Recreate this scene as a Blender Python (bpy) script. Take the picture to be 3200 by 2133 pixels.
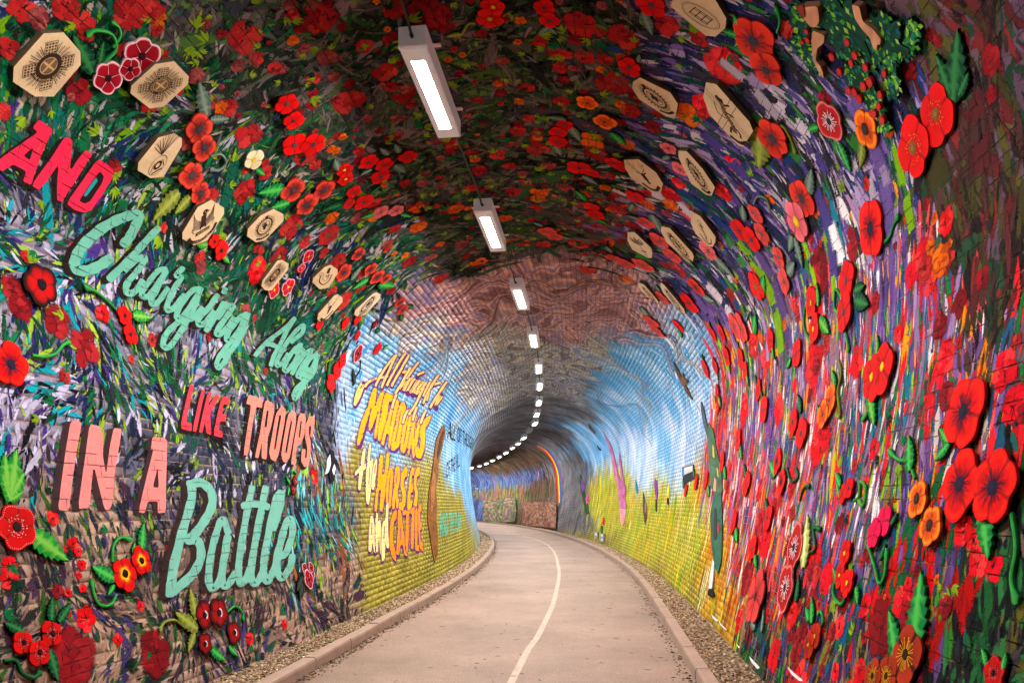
import bpy, bmesh, math, random
import numpy as np
from mathutils import Vector
from mathutils.geometry import tessellate_polygon

# ------------------------------------------------------------------ camera, world, exposure
sc = bpy.context.scene
for o in list(bpy.data.objects): bpy.data.objects.remove(o)
cam = bpy.data.cameras.new('camera'); cam.lens = 24; cam.sensor_width = 36; cam.shift_y = 0.1592
cam.clip_start = 0.05; cam.clip_end = 600
camo = bpy.data.objects.new('camera', cam); sc.collection.objects.link(camo)
camo.location = (0, 0, 1.5); camo.rotation_euler = (math.radians(90), 0, 0); sc.camera = camo
world = bpy.data.worlds.new('World'); sc.world = world; world.use_nodes = True
wn = world.node_tree.nodes; sky = wn.new('ShaderNodeTexSky'); sky.sky_type = 'NISHITA'; sky.sun_disc = False
sky.sun_elevation = math.radians(35); sky.sun_rotation = math.radians(200)
wn['Background'].inputs['Strength'].default_value = 0.05
world.node_tree.links.new(sky.outputs[0], wn['Background'].inputs['Color'])
sc.view_settings.view_transform = 'Standard'; sc.view_settings.look = 'None'; sc.view_settings.gamma = 1
sc.view_settings.exposure = 0.0; sc.view_settings.use_curve_mapping = False
sc.render.engine = 'CYCLES'
cy = sc.cycles; cy.use_denoising = True; cy.use_adaptive_sampling = True; cy.adaptive_threshold = 0.035; cy.adaptive_min_samples = 20; cy.max_bounces = 8; cy.diffuse_bounces = 5; cy.glossy_bounces = 2
cy.transparent_max_bounces = 40; cy.transmission_bounces = 0; cy.use_light_tree = True; cy.sample_clamp_indirect = 6
LAMP_POWER = 680.0

# ------------------------------------------------------------------ shape of the tunnel
CAM_Z = 1.5
# ---- tunnel centre line (plan) and cross-section, in metres
_cl = [(-48.0,-7.2),(-38.0,-5.9),(-28.0,-4.6),(-20.0,-3.56),(-13.0,-2.65),(-8.0,-2.0),(-3.0,-1.33),(0.0,-0.93),(2.7,-0.55),(5.5,-0.18),(8.0,0.13),(10.7,0.46),(13.4,0.74),(16.2,0.94),(19.0,1.04),
       (22.0,1.08),(25.0,1.04),(28.0,0.92),(31.0,0.72),(34.0,0.45),(37.0,0.12),(40.0,-0.28),(43.0,-0.75),(46.0,-1.28),
       (50.0,-2.1),(55.0,-3.3),(60.0,-4.7),(66.0,-6.7),(72.0,-9.0),(80.0,-12.6)]
def _spline(yk, xk, yq):
    n = len(yk); h = np.diff(yk); A = np.zeros((n, n)); b = np.zeros(n); A[0,0] = A[-1,-1] = 1
    for i in range(1, n-1):
        A[i,i-1] = h[i-1]; A[i,i] = 2*(h[i-1]+h[i]); A[i,i+1] = h[i]
        b[i] = 6*((xk[i+1]-xk[i])/h[i]-(xk[i]-xk[i-1])/h[i-1])
    m = np.linalg.solve(A, b); j = np.clip(np.searchsorted(yk, yq)-1, 0, n-2); t = yq-yk[j]; u = yk[j+1]-yq; hh = h[j]
    return (m[j]*u**3+m[j+1]*t**3)/(6*hh)+(xk[j]/hh-m[j]*hh/6)*u+(xk[j+1]/hh-m[j+1]*hh/6)*t
_yk = np.array([p[0] for p in _cl]); _xk = np.array([p[1] for p in _cl])
CY = np.linspace(-48, 80, 2561); CX = _spline(_yk, _xk, CY)
CX = np.convolve(np.pad(CX, 20, mode='reflect', reflect_type='odd'), np.ones(41)/41, 'valid')
CS = np.concatenate([[0], np.cumsum(np.hypot(np.diff(CX), np.diff(CY)))]); CS -= np.interp(0, CY, CS)
_tx = np.gradient(CX, CS); _ty = np.gradient(CY, CS)
HB, HM, ZS, RISE = 2.2, 2.62, 3.0, 2.05
def half(z):
    z = np.asarray(z, float)
    lo = HB+(HM-HB)*np.sin(np.pi/2*np.clip(z, 0, ZS)/ZS)
    hi = HM*np.sqrt(np.clip(1-((z-ZS)/RISE)**2, 0, 1))
    return np.where(z < ZS, lo, hi)
_zl = np.linspace(0, ZS, 200); _xl = -half(_zl)
_th = np.linspace(np.pi, 0, 600)[1:-1]
PX = np.concatenate([_xl, HM*np.cos(_th), -_xl[::-1]]); PZ = np.concatenate([_zl, ZS+RISE*np.sin(_th), _zl[::-1]])
PV = np.concatenate([[0], np.cumsum(np.hypot(np.diff(PX), np.diff(PZ)))]); LP = float(PV[-1])
_tpx = np.gradient(PX, PV); _tpz = np.gradient(PZ, PV)
def frame(s):
    s = np.asarray(s, float); tx = np.interp(s, CS, _tx); ty = np.interp(s, CS, _ty); n = np.hypot(tx, ty)
    return np.interp(s, CS, CX), np.interp(s, CS, CY), tx/n, ty/n
def floor_pt(s, x, z=0.0):
    cx, cy, tx, ty = frame(s)
    return np.stack([cx+x*ty, cy-x*tx, np.broadcast_to(z, np.shape(cx))*1.0+0*cx], -1)
def wall(s, v, h=0.0):
    """point on the lining: s along the tunnel, v round the arch from the left foot, h out from the wall"""
    s = np.asarray(s, float); v = np.asarray(v, float)
    cx, cy, tx, ty = frame(s); px = np.interp(v, PV, PX); pz = np.interp(v, PV, PZ)
    ax = np.interp(v, PV, _tpx); az = np.interp(v, PV, _tpz); n = np.hypot(ax, az)
    px = px+h*az/n; pz = pz-h*ax/n
    return np.stack([cx+px*ty, cy-px*tx, pz], -1)
def axes(s, v):
    p = wall(s, v); e = 1e-3
    a = wall(s+e, v)-wall(s-e, v); b = wall(s, v+e)-wall(s, v-e)
    a /= np.linalg.norm(a); b /= np.linalg.norm(b); n = np.cross(a, b); n /= np.linalg.norm(n)
    q = wall(s, v, .01)-p
    if np.dot(n, q) < 0: n = -n
    return p, a, b, n

# ------------------------------------------------------------------ layout in wall metres (s along the tunnel, v round the arch)
CLUSTERS = [
 ('two crimson poppy cutouts edged in white lying between two star badge plaques', None, 'c', [(4.067, 4.557, 0.125), (3.983, 4.309, 0.111), (4.055, 4.446, 0.081)], [(3.883, 4.275, 3.654, 4.37, 'dgreen'), (3.887, 4.344, 3.821, 4.462, 'dgreen')], [([(3.916, 4.366), (3.921, 4.473), (3.839, 4.522), (3.751, 4.473), (3.734, 4.413)], 'green'), ([(3.898, 4.47), (3.887, 4.548), (3.84, 4.582), (3.788, 4.575)], 'green')], 'poppy cutout', 'poppy_cutout'),
 ('column of four scarlet poppy cutouts with grey leaves beside the grenade badge plaque', None, 'sm', [(4.79, 4.468, 0.127), (4.938, 4.392, 0.118), (4.997, 4.165, 0.119), (5.195, 4.096, 0.11)], [(4.757, 4.581, 4.502, 4.709, 'grey'), (4.819, 4.576, 4.935, 4.678, 'grey'), (4.998, 3.993, 4.881, 3.701, 'olive'), (5.119, 4.017, 5.061, 3.836, 'olive')], [([(5.059, 4.373), (5.136, 4.438), (5.232, 4.41), (5.218, 4.33), (5.136, 4.293)], 'grey')], 'poppy cutout', 'poppy_cutout'),
 ('cream poppy cutout with yellow eye among the red ones', None, 'cr', [(5.427, 4.589, 0.1)], [(5.536, 4.548, 5.657, 4.563, 'green')], [], 'poppy cutout', 'poppy_cutout'),
 ('two flat scarlet poppy cutouts with plain grey eyes, one above the other', None, 'f', [(5.181, 5.092, 0.105), (5.371, 5.051, 0.095)], [], [], 'poppy cutout', 'poppy_cutout'),
 ('two flat scarlet poppy cutouts joined side by side near the cream poppy', None, 'f', [(5.614, 4.927, 0.125), (5.747, 5.058, 0.128)], [], [], 'poppy cutout', 'poppy_cutout'),
 ('four pinkish red poppy cutouts with dark eyes and grey leaves below the largest lamp', None, 'f', [(6.384, 5.368, 0.108), (6.534, 5.487, 0.101), (6.559, 5.733, 0.101), (6.694, 5.393, 0.113)], [(6.422, 5.572, 6.271, 5.533, 'grey'), (6.459, 5.673, 6.304, 5.677, 'grey'), (6.632, 5.573, 6.828, 5.629, 'grey'), (6.52, 5.35, 6.513, 5.231, 'grey')], [], 'poppy cutout', 'poppy_cutout'),
 ('two orange red poppy cutouts with yellow eyes and a grey leaf', None, 'y', [(6.301, 5.139, 0.094), (6.423, 5.095, 0.092)], [(6.253, 5.096, 6.083, 5.126, 'grey')], [], 'poppy cutout', 'poppy_cutout'),
 ('three veined red poppy cutouts with large pale green serrated leaves', None, 'sm', [(6.066, 4.654, 0.135), (6.366, 4.864, 0.129), (6.349, 4.642, 0.141)], [(5.968, 4.595, 5.75, 4.407, 'green'), (6.162, 4.538, 6.006, 4.377, 'green')], [], 'poppy cutout', 'poppy_cutout'),
 ('three dusky red poppy cutouts overlapping with dark green leaf', None, 'f', [(6.697, 5.079, 0.087), (6.934, 5.102, 0.117), (6.798, 4.965, 0.075)], [(6.754, 4.903, 6.623, 4.731, 'dgreen'), (6.883, 5.212, 6.845, 5.34, 'dgreen')], [([(6.592, 4.776), (6.638, 4.695), (6.576, 4.687)], 'dgreen')], 'poppy cutout', 'poppy_cutout'),
 ('two pink speckled poppy cutouts with green leaves pointing both ways', None, 'p', [(7.287, 5.184, 0.104), (7.413, 5.332, 0.105)], [(7.262, 5.11, 7.171, 4.959, 'green'), (7.549, 5.353, 7.699, 5.428, 'green')], [], 'poppy cutout', 'poppy_cutout'),
 ('red and orange poppy pair with bright green leaves under the eagle plaque', None, 'f2', [(5.62, 3.838, 0.07), (5.746, 3.807, 0.094)], [(5.552, 3.778, 5.404, 3.733, 'bright'), (5.81, 3.778, 5.931, 3.753, 'bright')], [], 'poppy cutout', 'poppy_cutout'),
 ('big scarlet poppy cutout with broad black petal edges and black eye', None, 'k', [(3.978, 2.914, 0.148)], [], [], 'poppy cutout', 'poppy_cutout'),
 ('two glossy red poppies on a green stem under the word Charging', None, 'g', [(4.748, 2.929, 0.079), (4.797, 2.802, 0.08)], [(4.844, 2.955, 5.056, 2.996, 'bright')], [([(4.666, 2.948), (4.569, 2.989), (4.462, 3.018), (4.352, 3.02)], 'green')], 'poppy cutout', 'poppy_cutout'),
 ('red poppy cutout with black stamens and a long green stem below the black edged poppy', None, 's', [(3.725, 2.359, 0.138)], [], [([(3.898, 2.454), (3.989, 2.462), (4.086, 2.505), (4.155, 2.577), (4.213, 2.611)], 'green')], 'poppy cutout', 'poppy_cutout'),
 ('large red poppy cutout picked out in white dots with dotted leaf', None, 'w', [(3.64, 1.396, 0.149)], [(3.746, 1.355, 3.99, 1.166, 'bright')], [], 'poppy cutout', 'poppy_cutout'),
 ('green leafy sprig cutout without flowers above the white dotted poppy', None, '-', [], [(3.628, 1.551, 3.593, 1.701, 'bright'), (3.628, 1.551, 3.718, 1.862, 'bright'), (3.64, 1.576, 3.753, 1.721, 'bright'), (3.628, 1.551, 3.726, 1.603, 'bright'), (3.621, 1.601, 3.63, 1.829, 'bright')], [([(3.603, 1.525), (3.647, 1.678), (3.682, 1.82)], 'dgreen')], 'leaf cutout', 'leaf_cutout'),
 ('two red poppies with black eyes in yellow rings and curling dotted stems', None, 'o', [(4.469, 1.04, 0.127), (4.656, 1.116, 0.107)], [(4.36, 1.015, 4.172, 1.121, 'green'), (4.349, 0.971, 4.273, 0.912, 'green'), (4.686, 1.197, 4.761, 1.394, 'green'), (4.596, 1.171, 4.625, 1.255, 'green')], [([(4.376, 1.133), (4.412, 1.237), (4.498, 1.293), (4.61, 1.272)], 'green'), ([(4.363, 0.909), (4.298, 0.85), (4.2, 0.858), (4.16, 0.936), (4.168, 1.036)], 'green')], 'poppy cutout', 'poppy_cutout'),
 ('three red poppies with white speckled eyes and lime veined dark leaves', None, 'w2', [(3.562, 0.738, 0.073), (3.764, 0.75, 0.082), (3.644, 0.661, 0.079)], [(3.567, 0.802, 3.462, 0.87, 'dgreen'), (3.782, 0.828, 3.818, 0.962, 'dgreen'), (3.837, 0.81, 3.955, 0.908, 'dgreen'), (3.73, 0.655, 3.749, 0.461, 'dgreen')], [([(3.425, 0.665), (3.5, 0.648), (3.527, 0.575), (3.591, 0.532), (3.65, 0.552)], 'dgreen')], 'poppy cutout', 'poppy_cutout'),
 ('four dark red poppies with white crescent eyes and yellow striped fern leaves', None, 'd', [(5.302, 0.613, 0.127), (5.503, 0.599, 0.139), (5.215, 0.39, 0.097), (5.684, 0.397, 0.112)], [(5.197, 0.605, 5.182, 0.855, 'olive'), (5.169, 0.522, 4.933, 0.7, 'olive'), (5.125, 0.495, 4.997, 0.366, 'olive'), (5.301, 0.336, 5.471, 0.196, 'green'), (5.563, 0.299, 5.663, 0.191, 'green')], [([(5.023, 0.566), (4.92, 0.638), (4.799, 0.639), (4.733, 0.585)], 'olive'), ([(5.655, 0.586), (5.787, 0.616), (5.888, 0.549), (5.881, 0.471)], 'green')], 'poppy cutout', 'poppy_cutout'),
 ('three wine red poppies dotted in white with a black leaf by the word Battle', None, 'c', [(7.319, 0.817, 0.067), (7.474, 0.803, 0.069), (7.336, 0.678, 0.116)], [(7.223, 0.724, 7.009, 0.583, 'black'), (7.192, 0.656, 7.048, 0.484, 'black')], [], 'poppy cutout', 'poppy_cutout'),
 ('two flat bright red poppies joined to a curled green stem above the bird', None, 'f', [(8.837, 3.318, 0.137), (8.669, 3.124, 0.134), (8.928, 3.484, 0.116)], [(8.618, 3.167, 8.552, 3.438, 'dgreen'), (8.675, 3.034, 8.746, 2.903, 'dgreen')], [([(8.494, 3.255), (8.49, 3.368), (8.654, 3.437)], 'olive')], 'poppy cutout', 'poppy_cutout'),
 ('dark red poppy outlined in white with looping black stem', None, 'c', [(9.361, 3.676, 0.146)], [(9.55, 3.274, 9.375, 3.461, 'black')], [([(9.559, 3.622), (9.645, 3.483), (9.557, 3.37), (9.494, 3.233)], 'black')], 'poppy cutout', 'poppy_cutout'),
 ('single orange red poppy with short green leaf on the pale blue wall', None, 'f', [(9.965, 3.906, 0.11)], [(10.17, 3.951, 10.26, 4.052, 'green')], [], 'poppy cutout', 'poppy_cutout'),
 ('tiny cluster of dark red poppies with green stem below the word Troops', None, 'd', [(7.432, 1.788, 0.063), (7.348, 1.688, 0.068)], [(7.305, 1.765, 7.218, 1.834, 'green'), (7.27, 1.715, 7.201, 1.627, 'green')], [([(7.359, 1.84), (7.409, 1.906), (7.517, 1.891)], 'green')], 'poppy cutout', 'poppy_cutout'),
 ('two rose pink poppies with frilled white edges beside the star plaque', None, 'c2', [(7.003, 4.28, 0.087), (7.021, 4.134, 0.06)], [(7.044, 4.376, 7.101, 4.466, 'grey')], [([(7.063, 4.118), (7.112, 4.028)], 'tan')], 'poppy cutout', 'poppy_cutout'),
 ('two frilled pink and red poppies below the star plaque', None, 'c2', [(6.777, 3.773, 0.097), (6.979, 3.883, 0.109)], [(6.605, 3.758, 6.536, 3.674, 'grey')], [], 'poppy cutout', 'poppy_cutout'),
 ('two slim red poppies reaching up from the bugle plaque', None, 'sm', [(7.735, 4.678, 0.111), (7.782, 4.403, 0.132)], [(7.917, 4.716, 8.047, 4.822, 'grey'), (8.064, 4.404, 7.994, 4.626, 'grey')], [], 'poppy cutout', 'poppy_cutout'),
 ('three red poppies with green speckled eyes right of the bugle plaque', None, 'sm', [(8.207, 4.657, 0.107), (8.469, 4.652, 0.121), (8.659, 4.713, 0.095)], [(8.366, 4.54, 8.231, 4.321, 'green'), (8.688, 4.61, 9.04, 4.735, 'green')], [], 'poppy cutout', 'poppy_cutout'),
 ('flat red poppy under the stag plaque', None, 'f', [(7.974, 3.737, 0.088)], [], [], 'poppy cutout', 'poppy_cutout'),
 ('two flat red poppies under the rosette plaque', None, 'f', [(8.596, 3.931, 0.089), (8.834, 4.064, 0.086)], [], [], 'poppy cutout', 'poppy_cutout'),
 ('two dusky pink red poppies with dark leaves on the mauve swirls', None, 'sm', [(9.543, 4.631, 0.111), (9.788, 4.588, 0.114)], [(9.506, 4.526, 9.408, 4.372, 'dgreen'), (9.905, 4.507, 10.104, 4.464, 'dgreen'), (9.834, 4.682, 10.023, 4.726, 'dgreen')], [], 'poppy cutout', 'poppy_cutout'),
 ('small dark red poppy with black shading at the edge of the blue swirls', None, 'd', [(9.404, 4.168, 0.079)], [(9.554, 4.117, 9.701, 4.124, 'dgreen')], [], 'poppy cutout', 'poppy_cutout'),
 ('small flat red poppy above the joined bright red pair', None, 'f', [(9.099, 3.893, 0.083)], [(9.215, 3.831, 9.199, 3.774, 'dgreen')], [], 'poppy cutout', 'poppy_cutout'),
 ('two red poppies with yellow eyes at the roof with trailing olive stem', None, 'y', [(5.011, 6.806, 0.113), (4.889, 6.85, 0.098)], [(5.148, 6.569, 5.149, 6.442, 'olive')], [([(5.057, 6.692), (5.057, 6.637), (5.14, 6.577), (5.187, 6.528)], 'olive')], 'poppy cutout', 'poppy_cutout'),
 ('two plain dusky red poppies overlapping with grey leaf near the roof crown', None, 'f', [(4.906, 7.215, 0.085), (5.024, 7.244, 0.087)], [(5.101, 7.235, 5.186, 7.143, 'grey'), (5.114, 7.243, 5.173, 7.288, 'grey')], [], 'poppy cutout', 'poppy_cutout'),
 ('flat red poppy with grey eye touching an oval crest plaque', None, 'f', [(5.393, 7.852, 0.106)], [(5.304, 7.917, 5.217, 7.924, 'grey')], [], 'poppy cutout', 'poppy_cutout'),
 ('two orange poppies with swirled petals and a white edged leaf', None, 'or', [(5.989, 7.508, 0.104), (6.213, 7.664, 0.116)], [(6.386, 7.724, 6.536, 7.875, 'green')], [], 'poppy cutout', 'poppy_cutout'),
 ('three overlapping red poppies with drooping grey leaves near the roof', None, 'f', [(6.385, 7.288, 0.096), (6.513, 7.22, 0.09), (6.669, 7.203, 0.104)], [(6.305, 7.3, 6.273, 7.123, 'grey'), (6.404, 7.336, 6.643, 7.432, 'grey'), (6.777, 7.171, 6.952, 7.227, 'grey')], [], 'poppy cutout', 'poppy_cutout'),
 ('two muted red poppies just above the stag head plaque', None, 'f', [(7.156, 7.402, 0.134), (7.201, 7.539, 0.09)], [(7.331, 7.44, 7.461, 7.604, 'grey')], [], 'poppy cutout', 'poppy_cutout'),
 ('two small red poppies tucked against the corner of the stag head plaque', None, 'f', [(6.902, 7.767, 0.103), (6.948, 7.84, 0.086)], [(6.993, 7.724, 7.094, 7.58, 'grey')], [], 'poppy cutout', 'poppy_cutout'),
 ('two pale pink poppies with grey leaf between two tall plaques', None, 'p', [(6.302, 8.276, 0.085), (6.529, 8.43, 0.096)], [(6.433, 8.3, 6.544, 8.232, 'grey')], [], 'poppy cutout', 'poppy_cutout'),
 ('large dusky red poppy hanging from the roof with grey leaf', None, 'f', [(4.695, 7.976, 0.114)], [(4.792, 7.922, 4.981, 8.006, 'grey')], [], 'poppy cutout', 'poppy_cutout'),
 ('two big veined red poppies with dark speckled eyes and green leaf', None, 's2', [(4.583, 8.71, 0.167), (4.733, 8.861, 0.139)], [(4.631, 8.596, 4.668, 8.457, 'green'), (4.603, 8.606, 4.484, 8.529, 'green'), (4.655, 8.619, 4.735, 8.595, 'green')], [([(4.421, 8.835), (4.319, 8.824), (4.259, 8.767)], 'green')], 'poppy cutout', 'poppy_cutout'),
 ('red poppy with grey speckled eye, drooping bud and frilled olive leaf', None, 's2', [(5.275, 9.104, 0.168)], [(5.322, 8.987, 5.737, 9.108, 'olive')], [([(5.14, 9.09), (5.098, 9.144), (5.136, 9.234), (5.206, 9.315)], 'olive')], 'poppy cutout', 'poppy_cutout'),
 ('glossy crimson poppy with white highlights on the blue wall', None, 'v', [(4.638, 9.416, 0.143)], [(4.782, 9.36, 4.9, 9.312, 'green'), (4.704, 9.567, 4.726, 9.75, 'green')], [], 'poppy cutout', 'poppy_cutout'),
 ('orange poppy with wide dark eye and feathery olive leaf', None, 'or2', [(4.371, 9.657, 0.126)], [(4.467, 9.696, 4.605, 9.786, 'olive')], [], 'poppy cutout', 'poppy_cutout'),
 ('two plain bright red poppies, the largest pair high on the right wall', None, 'pl', [(3.746, 9.956, 0.152), (3.998, 9.993, 0.174)], [(3.606, 9.972, 3.412, 9.749, 'dgreen'), (3.611, 9.946, 3.605, 9.736, 'dgreen'), (3.553, 9.983, 3.439, 9.942, 'dgreen')], [], 'poppy cutout', 'poppy_cutout'),
 ('red poppy overlapping a pink daisy like poppy with yellow eye', None, 's2', [(5.47, 9.558, 0.16), (5.717, 9.635, 0.174, 'py')], [(5.37, 9.574, 5.128, 9.487, 'grey'), (5.925, 9.702, 5.982, 9.949, 'grey'), (5.943, 9.673, 6.126, 9.737, 'grey')], [], 'poppy cutout', 'poppy_cutout'),
 ('orange red poppy with grey stamens and a green bud on a curved stalk', None, 's', [(4.675, 10.155, 0.191)], [], [([(4.526, 10.304), (4.451, 10.294), (4.395, 10.252), (4.319, 10.225)], 'green')], 'poppy cutout', 'poppy_cutout'),
 ('two flat red poppies stacked upright with green stem and leaf on each side', None, 'f', [(5.157, 10.335, 0.145), (5.182, 10.544, 0.14)], [(5.006, 10.517, 4.758, 10.619, 'dgreen'), (5.024, 10.447, 4.835, 10.469, 'dgreen')], [([(5.288, 10.402), (5.398, 10.32), (5.431, 10.438), (5.339, 10.513)], 'green'), ([(5.217, 10.655), (5.149, 10.748), (5.111, 10.848)], 'green')], 'poppy cutout', 'poppy_cutout'),
 ('two upright scarlet poppies with lime leaves and long dark stem', None, 'y', [(5.929, 10.255, 0.13), (5.871, 10.486, 0.135)], [(5.791, 10.317, 5.765, 10.144, 'bright'), (5.745, 10.45, 5.518, 10.61, 'bright')], [([(6.05, 10.35), (6.103, 10.225), (6.171, 10.391), (5.977, 10.584)], 'green')], 'poppy cutout', 'poppy_cutout'),
 ('two coral red poppies with grey green leaf low on the blue slope', None, 'p2', [(6.374, 9.686, 0.121), (6.445, 9.89, 0.129)], [(6.329, 9.862, 6.094, 9.85, 'grey'), (6.419, 9.724, 6.553, 9.625, 'grey')], [], 'poppy cutout', 'poppy_cutout'),
 ('two merged scarlet poppies with yellow eyes and fringed lime leaves', None, 'y', [(4.629, 11.107, 0.163), (4.461, 11.076, 0.166)], [(4.598, 10.989, 4.599, 10.854, 'bright'), (4.664, 11.221, 4.523, 11.424, 'bright')], [([(4.799, 11.016), (4.736, 11.182), (4.674, 11.316), (4.761, 11.36)], 'green')], 'poppy cutout', 'poppy_cutout'),
 ('single flat red poppy with oval grey eye and teardrop leaf', None, 'f', [(6.364, 10.577, 0.134)], [(6.55, 10.588, 6.685, 10.639, 'green')], [], 'poppy cutout', 'poppy_cutout'),
 ('two orange poppies with green leaf and knobbly green stalk', None, 'or', [(5.414, 11.131, 0.126), (5.523, 11.223, 0.123)], [(5.328, 11.068, 5.405, 10.911, 'green'), (5.645, 11.216, 5.712, 11.122, 'green')], [([(5.306, 10.852), (5.233, 10.976), (5.278, 11.092), (5.186, 11.276), (5.273, 11.25)], 'olive')], 'poppy cutout', 'poppy_cutout'),
 ('two flat red poppies side by side leaning on a green stem', None, 'f', [(6.352, 11.178, 0.143), (6.045, 11.313, 0.143)], [(6.156, 11.113, 6.285, 10.945, 'dgreen')], [([(6.503, 11.125), (6.421, 11.29), (6.211, 11.33), (6.097, 11.403)], 'green')], 'poppy cutout', 'poppy_cutout'),
 ('three very large red poppies with black stamens, biggest cluster on the wall', None, 's', [(3.476, 11.482, 0.173), (3.404, 11.818, 0.168), (3.128, 11.839, 0.165)], [(3.583, 11.62, 3.702, 11.694, 'green'), (3.594, 11.608, 3.696, 11.535, 'green'), (3.215, 11.927, 3.102, 12.138, 'green')], [([(3.015, 11.942), (2.949, 12.075), (2.94, 12.192), (2.876, 12.283)], 'green')], 'poppy cutout', 'poppy_cutout'),
 ('two orange poppies with dark eyes on a thick green stalk', None, 'or2', [(3.818, 11.878, 0.109), (3.625, 12.01, 0.108)], [(3.962, 11.724, 4.031, 11.533, 'green')], [([(3.897, 11.772), (4.002, 11.68), (4.142, 11.654), (4.286, 11.594)], 'green')], 'poppy cutout', 'poppy_cutout'),
 ('two slim red poppies with white edged eyes and hooked dark stem', None, 's', [(6.752, 11.498, 0.129), (6.477, 11.699, 0.124)], [(6.783, 11.623, 7.063, 11.482, 'green')], [([(6.41, 11.581), (6.216, 11.704), (6.029, 11.674), (6.14, 11.596)], 'dgreen')], 'poppy cutout', 'poppy_cutout'),
 ('two small red poppies with looping bright green stem', None, 'f', [(4.91, 11.834, 0.072), (4.791, 11.802, 0.079)], [(4.983, 11.777, 5.124, 11.681, 'green'), (4.975, 11.851, 5.057, 11.759, 'green')], [([(4.705, 11.882), (4.629, 11.855), (4.651, 11.766), (4.547, 11.802), (4.537, 11.91), (4.632, 11.883)], 'bright')], 'poppy cutout', 'poppy_cutout'),
 ('two vivid pink poppies on a hooked green stem', None, 'pk', [(4.184, 12.003, 0.102), (4.276, 12.081, 0.095)], [(4.087, 12.017, 4.024, 11.956, 'dgreen'), (4.15, 12.216, 4.098, 12.127, 'dgreen')], [([(4.366, 12.148), (4.214, 12.259), (4.113, 12.347), (4.058, 12.292), (4.099, 12.151)], 'green')], 'poppy cutout', 'poppy_cutout'),
 ('two tall red poppies with white veined petals above a yellow dotted leaf', None, 'v', [(5.754, 12.253, 0.206), (5.76, 12.581, 0.214)], [(5.475, 12.375, 5.601, 11.979, 'dots'), (5.481, 12.643, 5.537, 12.448, 'dgreen')], [([(5.88, 11.876), (5.818, 11.77), (5.669, 11.757)], 'dgreen'), ([(5.433, 12.272), (5.296, 12.23), (5.415, 12.09), (5.242, 12.084)], 'dgreen')], 'poppy cutout', 'poppy_cutout'),
 ('three small red poppies with yellow dotted eyes and scrolling green stem', None, 'y', [(4.68, 12.221, 0.094), (4.68, 12.366, 0.083), (4.515, 12.397, 0.095)], [(4.714, 12.418, 4.843, 12.331, 'green'), (4.404, 12.408, 4.322, 12.501, 'green')], [([(4.789, 12.384), (4.765, 12.496), (4.6, 12.538), (4.549, 12.467), (4.599, 12.404)], 'green')], 'poppy cutout', 'poppy_cutout'),
 ('two rusty red poppies on a tall serrated green sprig', None, 'y2', [(4.906, 12.807, 0.11), (4.975, 12.881, 0.112)], [(5.039, 12.732, 5.15, 12.564, 'green'), (5.109, 12.729, 5.229, 12.654, 'green')], [([(4.905, 12.753), (4.844, 12.697), (4.918, 12.636), (4.975, 12.66)], 'green')], 'poppy cutout', 'poppy_cutout'),
 ('three dark rust poppies with yellow streaks and tall dotted leaf fronds', None, 'ru', [(3.613, 12.639, 0.161), (3.756, 12.783, 0.112), (3.896, 12.819, 0.107)], [(3.569, 12.597, 3.647, 12.228, 'green'), (3.701, 12.692, 3.913, 12.462, 'green')], [([(4.022, 12.864), (4.026, 12.793), (3.957, 12.748)], 'green')], 'poppy cutout', 'poppy_cutout'),
 ('small red poppy with white dotted petals and green leaves in the darkest corner', None, 'w', [(2.917, 12.553, 0.065)], [(2.979, 12.534, 3.029, 12.48, 'green'), (2.873, 12.528, 2.87, 12.462, 'green')], [], 'poppy cutout', 'poppy_cutout'),
 ('tall narrow rose red poppy near the white scuffs at the wall foot', None, 'ru2', [(6.598, 12.768, 0.279)], [(6.464, 13.026, 6.707, 12.987, 'grey'), (6.228, 13.02, 6.309, 12.841, 'grey')], [], 'poppy cutout', 'poppy_cutout'),
 ('flat red poppy with two blue eyes and green leaves under the stag head plaque', None, 'f', [(7.479, 8.023, 0.12)], [(7.284, 8.055, 7.133, 8.102, 'grey'), (7.683, 8.005, 7.87, 7.98, 'grey')], [], 'poppy cutout', 'poppy_cutout'),
 ('two scarlet poppies with a feather leaf pointing to the crown', None, 'f', [(8.03, 7.529, 0.11), (8.218, 7.58, 0.123)], [(7.891, 7.454, 7.68, 7.346, 'green'), (8.352, 7.607, 8.432, 7.733, 'green')], [], 'poppy cutout', 'poppy_cutout'),
 ('two pale red poppies with sage leaves nearest the mauve brick', None, 'p2', [(8.887, 6.948, 0.134), (9.051, 7.033, 0.114)], [(8.738, 6.887, 8.613, 6.782, 'grey'), (9.065, 7.13, 9.112, 7.243, 'grey')], [], 'poppy cutout', 'poppy_cutout'),
 ('coral poppy with grey leaf above the crown badge plaque', None, 'p2', [(7.999, 8.19, 0.119)], [(7.998, 8.104, 8.013, 7.944, 'grey'), (7.748, 8.244, 8.069, 8.386, 'grey')], [], 'poppy cutout', 'poppy_cutout'),
 ('two salmon poppies in line between two octagonal plaques', None, 'p2', [(8.286, 8.398, 0.153), (8.475, 8.603, 0.146)], [(8.3, 8.654, 8.363, 8.926, 'grey')], [], 'poppy cutout', 'poppy_cutout'),
 ('two pale coral poppies close to the mauve brick edge', None, 'p2', [(9.464, 7.826, 0.13), (9.502, 8.003, 0.142)], [(9.284, 7.79, 9.113, 7.709, 'grey')], [], 'poppy cutout', 'poppy_cutout'),
 ('long coral poppy below the smallest crest plaque', None, 'p2', [(9.3, 8.245, 0.173)], [(9.487, 8.373, 9.567, 8.497, 'grey')], [], 'poppy cutout', 'poppy_cutout'),
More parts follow.
